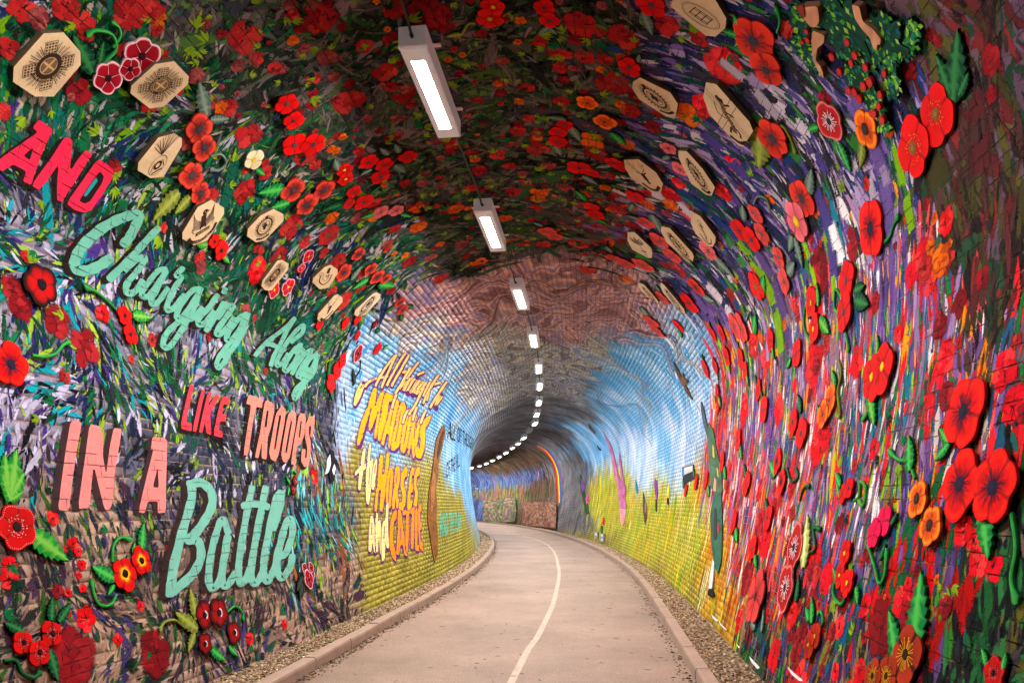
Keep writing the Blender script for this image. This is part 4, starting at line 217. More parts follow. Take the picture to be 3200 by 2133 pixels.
ZONES = [(4.15, 4.973, 'ceil'), (4.482, 5.278, 'ceil'), (4.979, 5.593, 'ceil'), (4.949, 6.088, 'ceil'), (6.03, 6.152, 'ceil'), (6.013, 5.537, 'ceil'), (5.558, 6.629, 'ceil'), (5.134, 7.031, 'ceil'), (6.193, 7.109, 'ceil'), (6.878, 6.398, 'ceil'), (7.219, 5.663, 'ceil'), (8.213, 6.431, 'ceil'), (5.707, 7.436, 'ceil'), (5.248, 5.24, 'ceil'), (7.382, 7.251, 'ceil'), (8.685, 5.851, 'ceil'), (8.537, 6.822, 'ceil'), (4.667, 4.862, 'ceil'), (5.037, 7.68, 'ceil'), (4.139, 4.164, 'lgreen'), (4.248, 4.418, 'lgreen'), (4.54, 4.449, 'lgreen'), (4.493, 4.789, 'lgreen'), (3.9, 3.977, 'lgreen'), (3.672, 3.863, 'lgreen'), (5.493, 4.446, 'lgreen'), (6.01, 4.405, 'lgreen'), (5.349, 4.223, 'lgreen'), (5.372, 3.554, 'lgreen'), (6.194, 3.684, 'lgreen'), (7.171, 3.723, 'lgreen'), (7.799, 3.483, 'lgreen'), (7.213, 4.538, 'lgreen'), (7.616, 4.923, 'lgreen'), (7.164, 3.424, 'lgreen'), (8.494, 4.765, 'lgreen'), (4.518, 4.061, 'lgreen'), (4.902, 3.944, 'lgreen'), (7.871, 3.947, 'lgreen'), (3.77, 4.511, 'lgreen'), (3.487, 4.179, 'lgreen'), (4.004, 3.291, 'lmix'), (3.857, 3.366, 'lmix'), (4.39, 3.205, 'lmix'), (3.893, 2.979, 'lmix'), (4.128, 2.775, 'lmix'), (4.927, 3.227, 'lmix'), (4.598, 2.591, 'lmix'), (5.263, 2.945, 'lmix'), (5.557, 2.795, 'lmix'), (5.067, 2.417, 'lmix'), (4.346, 2.151, 'lmix'), (3.853, 2.22, 'lmix'), (5.884, 2.707, 'lmix'), (6.507, 2.867, 'lmix'), (7.363, 2.937, 'lmix'), (3.822, 1.95, 'lmix'), (4.683, 3.437, 'lmix'), (5.964, 2.164, 'lgrey'), (5.452, 2.296, 'lgrey'), (6.369, 1.864, 'lgrey'), (6.875, 1.751, 'lgrey'), (4.897, 1.924, 'lgrey'), (5.708, 1.908, 'lgrey'), (8.438, 2.635, 'lgrey'), (3.893, 1.552, 'llow'), (3.644, 0.915, 'llow'), (4.415, 1.343, 'llow'), (4.133, 0.982, 'llow'), (4.695, 0.657, 'llow'), (6.291, 0.592, 'llow'), (4.399, 0.436, 'llow'), (5.809, 0.189, 'llow'), (4.94, 0.278, 'llow'), (6.849, 0.145, 'llow'), (7.897, 0.362, 'llow'), (6.471, 0.175, 'llow'), (3.985, 1.138, 'llow'), (3.554, 1.053, 'llow'), (4.96, 1.051, 'llow'), (7.127, 0.282, 'llow'), (8.431, 0.567, 'llow'), (7.863, 1.416, 'lteal'), (7.485, 1.072, 'lteal'), (8.46, 1.576, 'lteal'), (6.91, 1.244, 'lteal'), (7.872, 0.839, 'lteal'), (8.588, 1.178, 'lteal'), (5.126, 8.216, 'rup'), (4.695, 8.414, 'rup'), (5.181, 8.733, 'rup'), (6.001, 8.498, 'rup'), (6.053, 9.069, 'rup'), (6.759, 8.944, 'rup'), (4.651, 9.143, 'rup'), (4.342, 9.121, 'rup'), (5.045, 9.6, 'rup'), (5.958, 9.37, 'rup'), (5.084, 9.849, 'rup'), (7.297, 9.358, 'rup'), (7.947, 9.187, 'rup'), (4.695, 9.852, 'rup'), (4.199, 9.867, 'rup'), (5.137, 9.322, 'rup'), (7.341, 8.515, 'rup'), (6.65, 8.28, 'rup'), (4.865, 10.302, 'rmid'), (6.179, 10.278, 'rmid'), (5.24, 10.039, 'rmid'), (4.468, 10.548, 'rmid'), (4.382, 10.857, 'rmid'), (4.968, 11.319, 'rmid'), (4.302, 11.505, 'rmid'), (4.083, 11.29, 'rmid'), (5.371, 11.653, 'rmid'), (4.533, 11.749, 'rmid'), (5.399, 10.944, 'rmid'), (6.965, 9.968, 'rmid'), (7.588, 10.066, 'rmid'), (6.536, 10.885, 'rmid'), (6.948, 11.447, 'rmid'), (3.962, 11.724, 'rmid'), (8.371, 10.381, 'rmid'), (8.774, 10.946, 'rmid'), (5.088, 10.703, 'rmid'), (4.51, 12.124, 'rmid'), (4.134, 10.467, 'rred'), (3.96, 10.853, 'rred'), (5.935, 10.771, 'rred'), (5.627, 11.37, 'rred'), (7.561, 11.636, 'rred'), (8.791, 11.482, 'rred'), (3.733, 11.176, 'rred'), (3.258, 11.371, 'rred'), (6.91, 12.081, 'rred'), (10.198, 11.663, 'rred'), (6.061, 12.429, 'rred'), (7.664, 12.576, 'rred'), (5.116, 12.497, 'rred'), (9.927, 10.937, 'rred'), (4.31, 12.268, 'rlow'), (3.92, 12.116, 'rlow'), (3.339, 12.275, 'rlow'), (3.663, 12.488, 'rlow'), (4.389, 12.749, 'rlow'), (4.036, 12.795, 'rlow'), (4.863, 12.612, 'rlow'), (3.315, 12.523, 'rlow'), (5.213, 12.795, 'rlow'), (6.192, 12.975, 'rlow'), (5.476, 13.181, 'rlow'), (3.44, 11.988, 'rlow'), (3.563, 12.199, 'rlow'), (3.025, 12.235, 'rdark'), (2.891, 12.384, 'rdark'), (3.097, 12.548, 'rdark'), (3.139, 12.07, 'rdark'), (3.257, 12.662, 'rdark'), (6.187, 13.32, 'rdark'), (2.819, 12.515, 'rdark'), (3.339, 9.889, 'redge'), (3.348, 10.276, 'redge'), (3.254, 10.694, 'redge'), (3.565, 10.36, 'redge'), (3.404, 10.823, 'redge'), (3.204, 10.174, 'redge'), (3.428, 9.714, 'redge'), (3.299, 11.139, 'redge'), (3.185, 11.08, 'redge'), (3.921, 10.232, 'redge'), (3.558, 10.667, 'redge'), (3.531, 9.653, 'redge'), (10.833, 6.761, 'brown'), (11.549, 7.446, 'brown'), (11.393, 5.992, 'brown'), (12.489, 7.858, 'brown'), (11.02, 5.287, 'brown'), (14.047, 7.035, 'brown'), (12.369, 5.449, 'brown'), (10.167, 4.943, 'brown'), (11.834, 8.149, 'brown'), (11.502, 4.734, 'swirl'), (14.959, 5.06, 'swirl'), (19.767, 5.292, 'swirl'), (17.036, 6.545, 'swirl'), (20.595, 7.272, 'swirl'), (19.61, 5.959, 'swirl'), (17.065, 4.516, 'swirl'), (17.775, 7.456, 'swirl'), (10.51, 4.379, 'swirl'), (14.937, 7.806, 'swirl'), (13.816, 5.516, 'swirl'), (13.67, 8.924, 'sky'), (13.76, 9.659, 'sky'), (17.704, 9.534, 'sky'), (12.312, 10.388, 'sky'), (17.292, 8.904, 'sky'), (16.474, 10.57, 'sky'), (18.93, 8.45, 'sky'), (10.22, 3.392, 'sky'), (9.931, 2.886, 'sky'), (16.364, 3.969, 'sky'), (20.034, 3.561, 'sky'), (19.433, 2.504, 'sky'), (10.048, 3.774, 'sky'), (25.29, 9.267, 'sky'), (11.666, 9.484, 'sky'), (15.242, 8.136, 'sky'), (13.351, 4.181, 'sky'), (22.148, 2.073, 'sky'), (27.042, 8.491, 'sky'), (29.504, 9.642, 'sky'), (15.258, 10.195, 'cloud'), (13.195, 10.765, 'cloud'), (17.678, 10.691, 'cloud'), (21.261, 10.304, 'cloud'), (9.344, 2.503, 'cloud'), (11.463, 10.356, 'cloud'), (18.237, 10.997, 'cloud'), (9.552, 3.149, 'cloud'), (14.023, 11.215, 'cloud'), (20.254, 12.187, 'yel'), (17.068, 11.815, 'yel'), (24.51, 12.248, 'yel'), (15.1, 12.497, 'yel'), (17.155, 12.913, 'yel'), (23.485, 11.328, 'yel'), (13.641, 12.264, 'yel'), (12.126, 12.99, 'yel'), (10.864, 12.529, 'yel'), (27.856, 11.755, 'yel'), (10.595, 12.048, 'yel'), (12.069, 11.842, 'yel'), (9.145, 12.426, 'yelr'), (7.875, 12.351, 'yelr'), (9.413, 13.032, 'yelr'), (8.059, 13.116, 'yelr'), (7.564, 12.896, 'yelr'), (9.992, 1.584, 'olive'), (9.479, 0.954, 'olive'), (10.483, 0.549, 'olive'), (13.88, 0.699, 'olive'), (18.073, 0.691, 'olive'), (9.479, 0.325, 'olive'), (11.852, 0.192, 'olive'), (14.744, 1.609, 'olive'), (18.204, 1.393, 'olive'), (9.621, 2.152, 'olive'), (23.04, 13.422, 'olive'), (14.804, 13.435, 'olive'), (10.06, 13.435, 'olive'), (8.399, 13.435, 'olive'), (28.8, 13.435, 'olive'), (24.422, 6.965, 'farg'), (25.396, 8.23, 'farg'), (24.535, 5.711, 'farg'), (28.531, 4.888, 'farg'), (31.177, 8.344, 'farg'), (32.108, 9.87, 'farg'), (33.162, 11.726, 'farg'), (36.112, 12.413, 'farg'), (34.346, 7.481, 'farg'), (30.028, 12.718, 'farg'), (34.687, 11.047, 'farg'), (44.727, 11.087, 'fbrown'), (46.907, 8.704, 'fbrown'), (42.168, 12.774, 'fbrown'), (54.077, 9.062, 'fbrown'), (45.131, 12.541, 'fbrown'), (61.334, 9.583, 'fblue'), (63.057, 11.972, 'fblue'), (51.548, 9.968, 'fblue'), (60.298, 12.752, 'fblue'), (57.314, 11.596, 'fmul'), (54.345, 12.67, 'fmul'), (50.721, 11.631, 'fmul'), (53.156, 10.934, 'fmul')]
LAMPS = [(5.6, -0.48), (8.45, -0.44), (11.25, -0.38), (14.14, -0.35), (17.09, -0.31), (19.69, -0.26), (22.94, -0.18), (26.01, -0.07), (28.9, 0.09), (31.87, 0.14), (34.97, 0.24), (38.09, 0.34), (40.91, 0.42), (44.38, 0.56), (47.79, 0.69), (51.22, 0.85), (54.18, 0.97), (57.21, 1.06)]
LINE = [(6.06, 0.14), (7.11, 0.15), (7.86, 0.19), (8.89, 0.2), (10.13, 0.21), (12.02, 0.18), (14.15, 0.17), (17.21, 0.17), (21.57, 0.25), (25.49, 0.3), (29.64, 0.21), (32.96, -0.04)]
BOARDS = [
 ('bird_cutout', 'black and white painted wooden magpie on the wall right of the word Troops', 'bird cutout', [('body', (28, 28, 34), [(8.617, 2.249), (8.717, 2.234), (8.725, 2.143), (8.809, 2.113), (8.703, 1.952), (8.608, 1.833), (8.485, 1.812), (8.459, 1.912), (8.441, 2.051), (8.527, 2.169)], 0), ('wing', (225, 225, 225), [(8.56, 2.188), (8.455, 2.108), (8.397, 1.993), (8.317, 1.906), (8.438, 1.939), (8.557, 2.058)], 1), ('breast', (235, 235, 235), [(8.676, 2.065), (8.705, 2.009), (8.616, 1.908), (8.577, 1.974)], 1)]),
 ('bird_cutout', 'brown wooden swallow with open wings on the blue painted sky', 'bird cutout', [('wing', (96, 72, 58), [(12.485, 9.26), (12.468, 9.333), (12.577, 9.549), (12.522, 9.701), (12.838, 9.708), (12.815, 9.495)], 0), ('body', (112, 84, 66), [(12.28, 9.535), (12.401, 9.622), (12.214, 9.713), (12.609, 9.735), (12.905, 9.695), (12.744, 9.602)], 1), ('wing', (92, 70, 56), [(12.744, 9.691), (12.543, 9.748), (12.471, 9.943), (12.372, 10.063), (12.607, 9.969), (12.776, 9.806)], 0)]),
 ('bird_cutout', 'small brown wooden bird near the dark arch', 'bird cutout', [('wing', (80, 62, 52), [(25.237, 8.603), (25.401, 8.756), (25.576, 8.921), (26.014, 8.946), (25.845, 8.777)], 0), ('body', (104, 80, 60), [(25.627, 8.865), (25.457, 8.986), (25.803, 9.114), (26.014, 8.993)], 1)]),
 ('bird_cutout', 'tiny dark bird shape below the small brown bird', 'bird cutout', [('body', (60, 66, 80), [(26.832, 9.487), (26.777, 9.61), (26.517, 9.746), (26.78, 9.778), (27.093, 9.656)], 0)]),
 ('driftwood_post', 'tall weathered brown wooden trunk fixed upright to the left wall', 'wood post', [('trunk', (122, 82, 50), [(16.258, 3.444), (16.651, 3.327), (16.463, 2.99), (15.637, 2.52), (15.437, 2.21), (14.962, 1.901), (14.77, 1.514), (14.456, 1.279), (14.245, 0.865), (13.849, 0.537), (13.354, 0.327), (13.373, 0.553), (13.415, 0.902), (13.511, 1.251), (13.937, 1.695), (14.603, 2.175), (14.939, 2.477), (15.37, 2.996), (15.939, 3.335)], 0), ('branch', (70, 46, 30), [(16.242, 3.305), (16.446, 3.242), (15.822, 2.734), (15.407, 2.545), (15.451, 2.707), (15.958, 3.152)], 1), ('knot', (150, 104, 70), [(14.753, 2.276), (15.086, 2.196), (14.537, 1.608), (13.929, 1.333), (14.12, 1.698)], 1)]),
 ('soldier_cutout', 'tall narrow board of a figure in a green coat with white gaiters', 'figure cutout', [('coat', (58, 96, 80), [(10.08, 12.041), (10.042, 11.854), (9.85, 11.672), (9.476, 11.739), (9.069, 12.139), (8.641, 12.612), (8.697, 12.768), (9.023, 12.701), (9.639, 12.395)], 0), ('rifle', (60, 64, 66), [(9.822, 11.946), (9.607, 11.963), (9.203, 12.372), (9.448, 12.385)], 1), ('gaiter', (226, 226, 226), [(9.208, 12.625), (9.042, 12.657), (8.898, 12.856), (8.821, 12.969), (9.031, 13.007), (9.126, 12.881), (9.166, 12.742)], 1), ('shoe', (38, 34, 36), [(9.028, 12.984), (8.794, 12.966), (8.557, 13.033), (8.755, 13.071), (9.041, 13.077)], 1)]),
 ('lancer_cutout', 'tall dark green board with a pointed spear tip above the figure', 'figure cutout', [('lance', (70, 84, 92), [(11.704, 10.176), (11.558, 10.271), (11.299, 10.553), (10.936, 10.834), (11.076, 10.874), (11.534, 10.594), (11.749, 10.351)], 0), ('cloak', (72, 104, 80), [(11.137, 10.608), (10.659, 10.764), (10.166, 11.162), (9.688, 11.437), (9.413, 11.74), (9.752, 11.795), (10.344, 11.659), (10.841, 11.244)], 0), ('sash', (214, 190, 90), [(10.586, 11.0), (10.459, 11.05), (10.305, 11.228), (10.465, 11.191)], 1), ('sash', (214, 190, 90), [(10.055, 11.368), (9.929, 11.412), (9.789, 11.528), (9.898, 11.512)], 1), ('badge', (150, 60, 60), [(9.308, 12.146), (9.155, 12.176), (9.105, 12.287), (9.257, 12.26)], 1), ('face', (206, 150, 130), [(10.137, 11.508), (9.918, 11.578), (9.869, 11.732), (10.102, 11.697)], 1)]),
 ('thistle_cutout', 'tall pink twin spike board rising from the yellow meadow', 'flower cutout', [('spike', (176, 104, 140), [(24.369, 9.088), (24.484, 9.369), (24.501, 9.971), (23.907, 10.708), (22.444, 11.354), (21.327, 11.928), (21.358, 12.065), (22.565, 12.045), (23.485, 11.328), (24.819, 10.503), (25.023, 9.759)], 0), ('spike', (160, 96, 132), [(23.328, 10.083), (23.149, 10.305), (22.655, 10.916), (21.675, 11.512), (21.903, 11.648), (22.907, 11.123), (23.505, 10.429)], 1), ('stem', (220, 140, 150), [(22.565, 12.045), (21.221, 12.037), (21.159, 12.541), (21.636, 12.569)], 0)]),
 ('notice_board', 'small dark framed board with white and blue panels on the meadow', 'board', [('backing', (40, 44, 50), [(13.578, 11.179), (12.274, 11.198), (12.119, 11.449), (13.259, 11.52)], 0), ('panel', (190, 188, 186), [(13.315, 11.202), (12.354, 11.216), (12.294, 11.319), (13.183, 11.341)], 1), ('panel', (60, 110, 180), [(13.555, 11.223), (13.305, 11.219), (13.172, 11.358), (13.418, 11.364)], 1)]),
 ('flower_cutout', 'slim purple upright board on the yellow meadow', 'flower cutout', [('petal', (120, 60, 140), [(17.094, 11.251), (16.804, 11.326), (16.428, 11.61), (16.44, 11.818), (16.848, 11.623), (17.129, 11.401)], 0), ('stem', (70, 40, 60), [(16.663, 11.775), (16.414, 11.777), (16.182, 12.087), (16.409, 12.048)], 0)]),
 ('flower_cutout', 'slim teal upright board on the yellow meadow', 'flower cutout', [('petal', (40, 120, 140), [(20.232, 11.152), (19.945, 11.265), (19.533, 11.552), (19.721, 11.598), (20.097, 11.388)], 0)]),
 ('flower_cutout', 'thin dark brown upright board on the lime green meadow', 'flower cutout', [('stem', (90, 60, 60), [(18.748, 11.543), (18.358, 11.69), (17.543, 12.26), (17.634, 12.42), (18.317, 12.042)], 0), ('petal', (140, 110, 110), [(18.122, 11.809), (17.816, 11.924), (17.661, 12.15), (17.953, 12.062)], 1)]),
 ('flower_cutout', 'bright yellow upright board with black stem on the meadow', 'flower cutout', [('petal', (235, 205, 30), [(15.197, 11.441), (14.953, 11.543), (14.814, 11.78), (15.087, 11.73)], 0), ('stem', (30, 40, 30), [(15.071, 11.749), (14.872, 11.78), (14.74, 11.921), (14.949, 11.883)], 0)]),
 ('flower_cutout', 'small red board with green leaf near the lime green wall foot', 'flower cutout', [('petal', (200, 40, 50), [(25.712, 12.365), (25.265, 12.422), (25.064, 12.678), (25.57, 12.661)], 0), ('stem', (40, 110, 60), [(25.815, 12.702), (25.306, 12.719), (25.141, 13.008), (25.595, 12.961)], 0)]),
 ('tulip_cutout', 'purple and pink tulip board in the dark grey arch', 'flower cutout', [('petal', (130, 80, 160), [(31.883, 10.668), (31.31, 10.851), (30.765, 11.185), (31.219, 11.334), (31.892, 11.036)], 1), ('petal', (200, 90, 140), [(30.217, 11.431), (29.774, 11.476), (29.483, 11.746), (29.881, 11.899), (30.378, 11.663)], 1), ('stem', (46, 84, 44), [(32.12, 10.392), (30.791, 11.343), (29.536, 11.937), (28.979, 12.311), (29.767, 12.362), (31.314, 11.534), (32.29, 10.797)], 0)]),
 ('brown_panel', 'large brown painted panel standing off the far wall below the rainbow', 'panel', [('panel', (126, 96, 80), [(47.581, 11.709), (38.161, 11.748), (37.468, 11.848), (36.361, 13.224), (45.463, 13.348), (46.547, 13.26)], 0)]),
 ('grey_panel', 'grey green painted panel standing off the far wall beside the brown one', 'panel', [('panel', (110, 104, 88), [(61.485, 11.574), (50.74, 11.304), (49.414, 12.472), (49.348, 13.18), (54.763, 13.39), (60.249, 13.379)], 0)]),
 ('wall_socket', 'grey electrical box at the foot of the lime green wall', 'socket box', [('box', (150, 148, 140), [(26.646, 13.005), (25.974, 12.977), (25.667, 13.215), (26.354, 13.234)], 0), ('cover', (190, 190, 180), [(26.508, 13.034), (26.028, 13.013), (25.906, 13.109), (26.404, 13.116)], 1)]),
 ('wall_socket', 'grey electrical box with two pale covers at the foot of the lime green wall', 'socket box', [('box', (146, 144, 136), [(25.347, 13.0), (24.497, 12.979), (24.215, 13.265), (24.985, 13.277)], 0), ('cover', (205, 203, 192), [(25.121, 13.022), (24.64, 13.017), (24.523, 13.107), (25.001, 13.115)], 1), ('cover', (205, 203, 192), [(24.941, 13.16), (24.463, 13.152), (24.456, 13.231), (24.841, 13.236)], 1)])]
FIGURE = {'blobs': [(4.184, 8.982, 0.143), (4.351, 9.016, 0.09), (4.368, 9.132, 0.085), (3.981, 9.227, 0.199), (4.024, 9.404, 0.133), (4.181, 9.427, 0.116), (3.823, 9.46, 0.165), (3.915, 9.577, 0.084), (3.731, 9.59, 0.067), (4.171, 9.555, 0.092), (4.145, 9.658, 0.077), (3.951, 9.657, 0.072), (3.648, 9.557, 0.057), (3.984, 9.142, 0.133), (4.17, 9.738, 0.055)], 'face': [(4.082, 8.925), (3.985, 9.027), (4.056, 9.076), (4.109, 9.07), (4.135, 9.035), (4.122, 8.983)], 'hair': [(4.084, 8.903), (4.035, 8.947), (4.103, 8.988), (4.11, 8.958)], 'arms': [[(4.151, 9.055), (4.112, 9.138), (4.157, 9.156), (4.225, 9.131), (4.305, 9.155), (4.313, 9.212), (4.363, 9.262), (4.359, 9.213), (4.326, 9.143), (4.254, 9.095)], [(3.817, 9.203), (3.789, 9.248), (3.837, 9.305), (3.815, 9.378), (3.81, 9.45), (3.838, 9.464), (3.85, 9.449), (3.883, 9.465), (3.892, 9.44), (3.869, 9.392), (3.875, 9.322), (3.866, 9.259)]], 'roses': [(4.048, 9.36, 0.02), (4.036, 9.454, 0.02), (4.074, 9.525, 0.025), (4.137, 9.506, 0.023), (4.232, 9.48, 0.024), (4.228, 9.527, 0.023), (4.265, 9.439, 0.021), (4.23, 9.324, 0.019), (3.937, 9.573, 0.017), (4.052, 9.625, 0.02), (4.108, 9.661, 0.02), (4.179, 9.663, 0.023), (4.136, 9.732, 0.023), (4.198, 9.236, 0.021), (4.03, 9.277, 0.02), (4.109, 9.363, 0.018), (4.199, 9.022, 0.014), (4.245, 9.049, 0.015), (4.287, 9.024, 0.012), (4.199, 9.649, 0.016)]}
RAINBOW = ([(37.839, 8.086), (38.041, 8.579), (38.528, 9.174), (38.862, 9.731), (38.893, 10.32), (38.527, 11.076), (38.036, 11.749)], [(37.27, 8.09), (37.02, 8.597), (37.209, 9.168), (37.43, 9.765), (37.308, 10.385), (36.922, 11.111), (36.485, 11.849)])
SCUFFS = [[(8.589, 13.248), (8.338, 13.254), (8.118, 13.247), (8.195, 13.276), (8.486, 13.279)], [(8.118, 13.247), (7.837, 13.258), (7.584, 13.26), (7.665, 13.275), (7.977, 13.273)], [(8.581, 13.349), (8.325, 13.356), (8.423, 13.374)], [(6.511, 13.297), (6.269, 13.301), (6.079, 13.302), (6.143, 13.333), (6.378, 13.327)], [(7.046, 13.299), (6.882, 13.3), (6.94, 13.321)], [(5.429, 13.122), (5.219, 13.129), (4.993, 13.127), (5.056, 13.15), (5.266, 13.154)]]
# ------------------------------------------------------------------ helpers
rng = np.random.default_rng(11); random.seed(5)
col = sc.collection
def lin(c):
    c = np.asarray(c, float)/255.0
    return np.where(c <= .04045, c/12.92, ((c+.055)/1.055)**2.4)
def rich(c):
    """paint straight from the pot: a little purer and deeper than the mixed swatch"""
    c = np.asarray(c, float); l = (c*[.25, .6, .15]).sum(-1, keepdims=True)
    return np.clip(l+(c-l)*1.14, .004, 1)**1.03
def mesh_data(name, V, Fc, cols=None, mat=None, uv=None, smooth=False, zone=None, edge=None):
    me = bpy.data.meshes.new(name); V = np.asarray(V, np.float32)
    if isinstance(Fc, np.ndarray):
        n, k = Fc.shape
        me.vertices.add(len(V)); me.vertices.foreach_set('co', V.ravel())
        me.loops.add(n*k); me.loops.foreach_set('vertex_index', Fc.astype(np.int32).ravel())
        me.polygons.add(n); me.polygons.foreach_set('loop_start', np.arange(0, n*k, k, dtype=np.int32))
        me.update(calc_edges=True)
    else:
        me.from_pydata(V.tolist(), [], [list(map(int, f)) for f in Fc]); me.update()
    if cols is not None:
        c = np.ones((len(V), 4), np.float32); c[:, :3] = np.asarray(cols, np.float32)
        c[:, :3] = rich(c[:, :3]) if mat and mat.name != 'gravel stone' else c[:, :3]; at = me.attributes.new('Col', 'FLOAT_COLOR', 'POINT'); at.data.foreach_set('color', c.ravel())
    if edge is not None: me.attributes.new('Edge', 'FLOAT', 'POINT').data.foreach_set('value', np.asarray(edge, np.float32))
    if zone is not None:
        c = np.ones((len(V), 4), np.float32); c[:, :3] = zone
        me.attributes.new('Zone', 'FLOAT_COLOR', 'POINT').data.foreach_set('color', c.ravel())
    if uv is not None:
        li = np.empty(len(me.loops), np.int32); me.loops.foreach_get('vertex_index', li)
        ul = me.uv_layers.new(name='UVMap'); ul.data.foreach_set('uv', np.asarray(uv, np.float32)[li].ravel())
    if smooth: me.polygons.foreach_set('use_smooth', np.ones(len(me.polygons), bool))
    if mat: me.materials.append(mat)
    return me
def put(name, me, parent=None, loc=None):
    o = bpy.data.objects.new(name, me); col.objects.link(o)
    if parent is not None: o.parent = parent
    if loc is not None: o.location = loc
    return o
def tag(o, label=None, cat=None, group=None, kind=None):
    if label: o['label'] = label
    if cat: o['category'] = cat
    if group: o['group'] = group
    if kind: o['kind'] = kind
    return o
def empty(name, loc, label, cat, group=None):
    o = bpy.data.objects.new(name, None); o.empty_display_size = .1; col.objects.link(o); o.location = loc
    return tag(o, label, cat, group)
class NT:
    def __init__(s, name):
        s.m = bpy.data.materials.new(name); s.m.use_nodes = True; s.t = s.m.node_tree; s.b = s.t.nodes['Principled BSDF']
    def n(s, ty, **kw):
        x = s.t.nodes.new('ShaderNode'+ty)
        for k, v in kw.items():
            if k.startswith('i_'):
                key = k[2:]; x.inputs[int(key) if key.isdigit() else key].default_value = v
            else: setattr(x, k, v)
        return x
    def l(s, a, b): s.t.links.new(a, b)
    def math(s, op, a, b=0.0, c=None):
        x = s.n('Math', operation=op)
        for i, q in enumerate((a, b) if c is None else (a, b, c)):
            if hasattr(q, 'is_linked'): s.l(q, x.inputs[i])
            else: x.inputs[i].default_value = q
        return x.outputs[0]
NROW = 172; PH = LP/NROW; PLN = 0.232; JV = 0.009; JS = 0.009

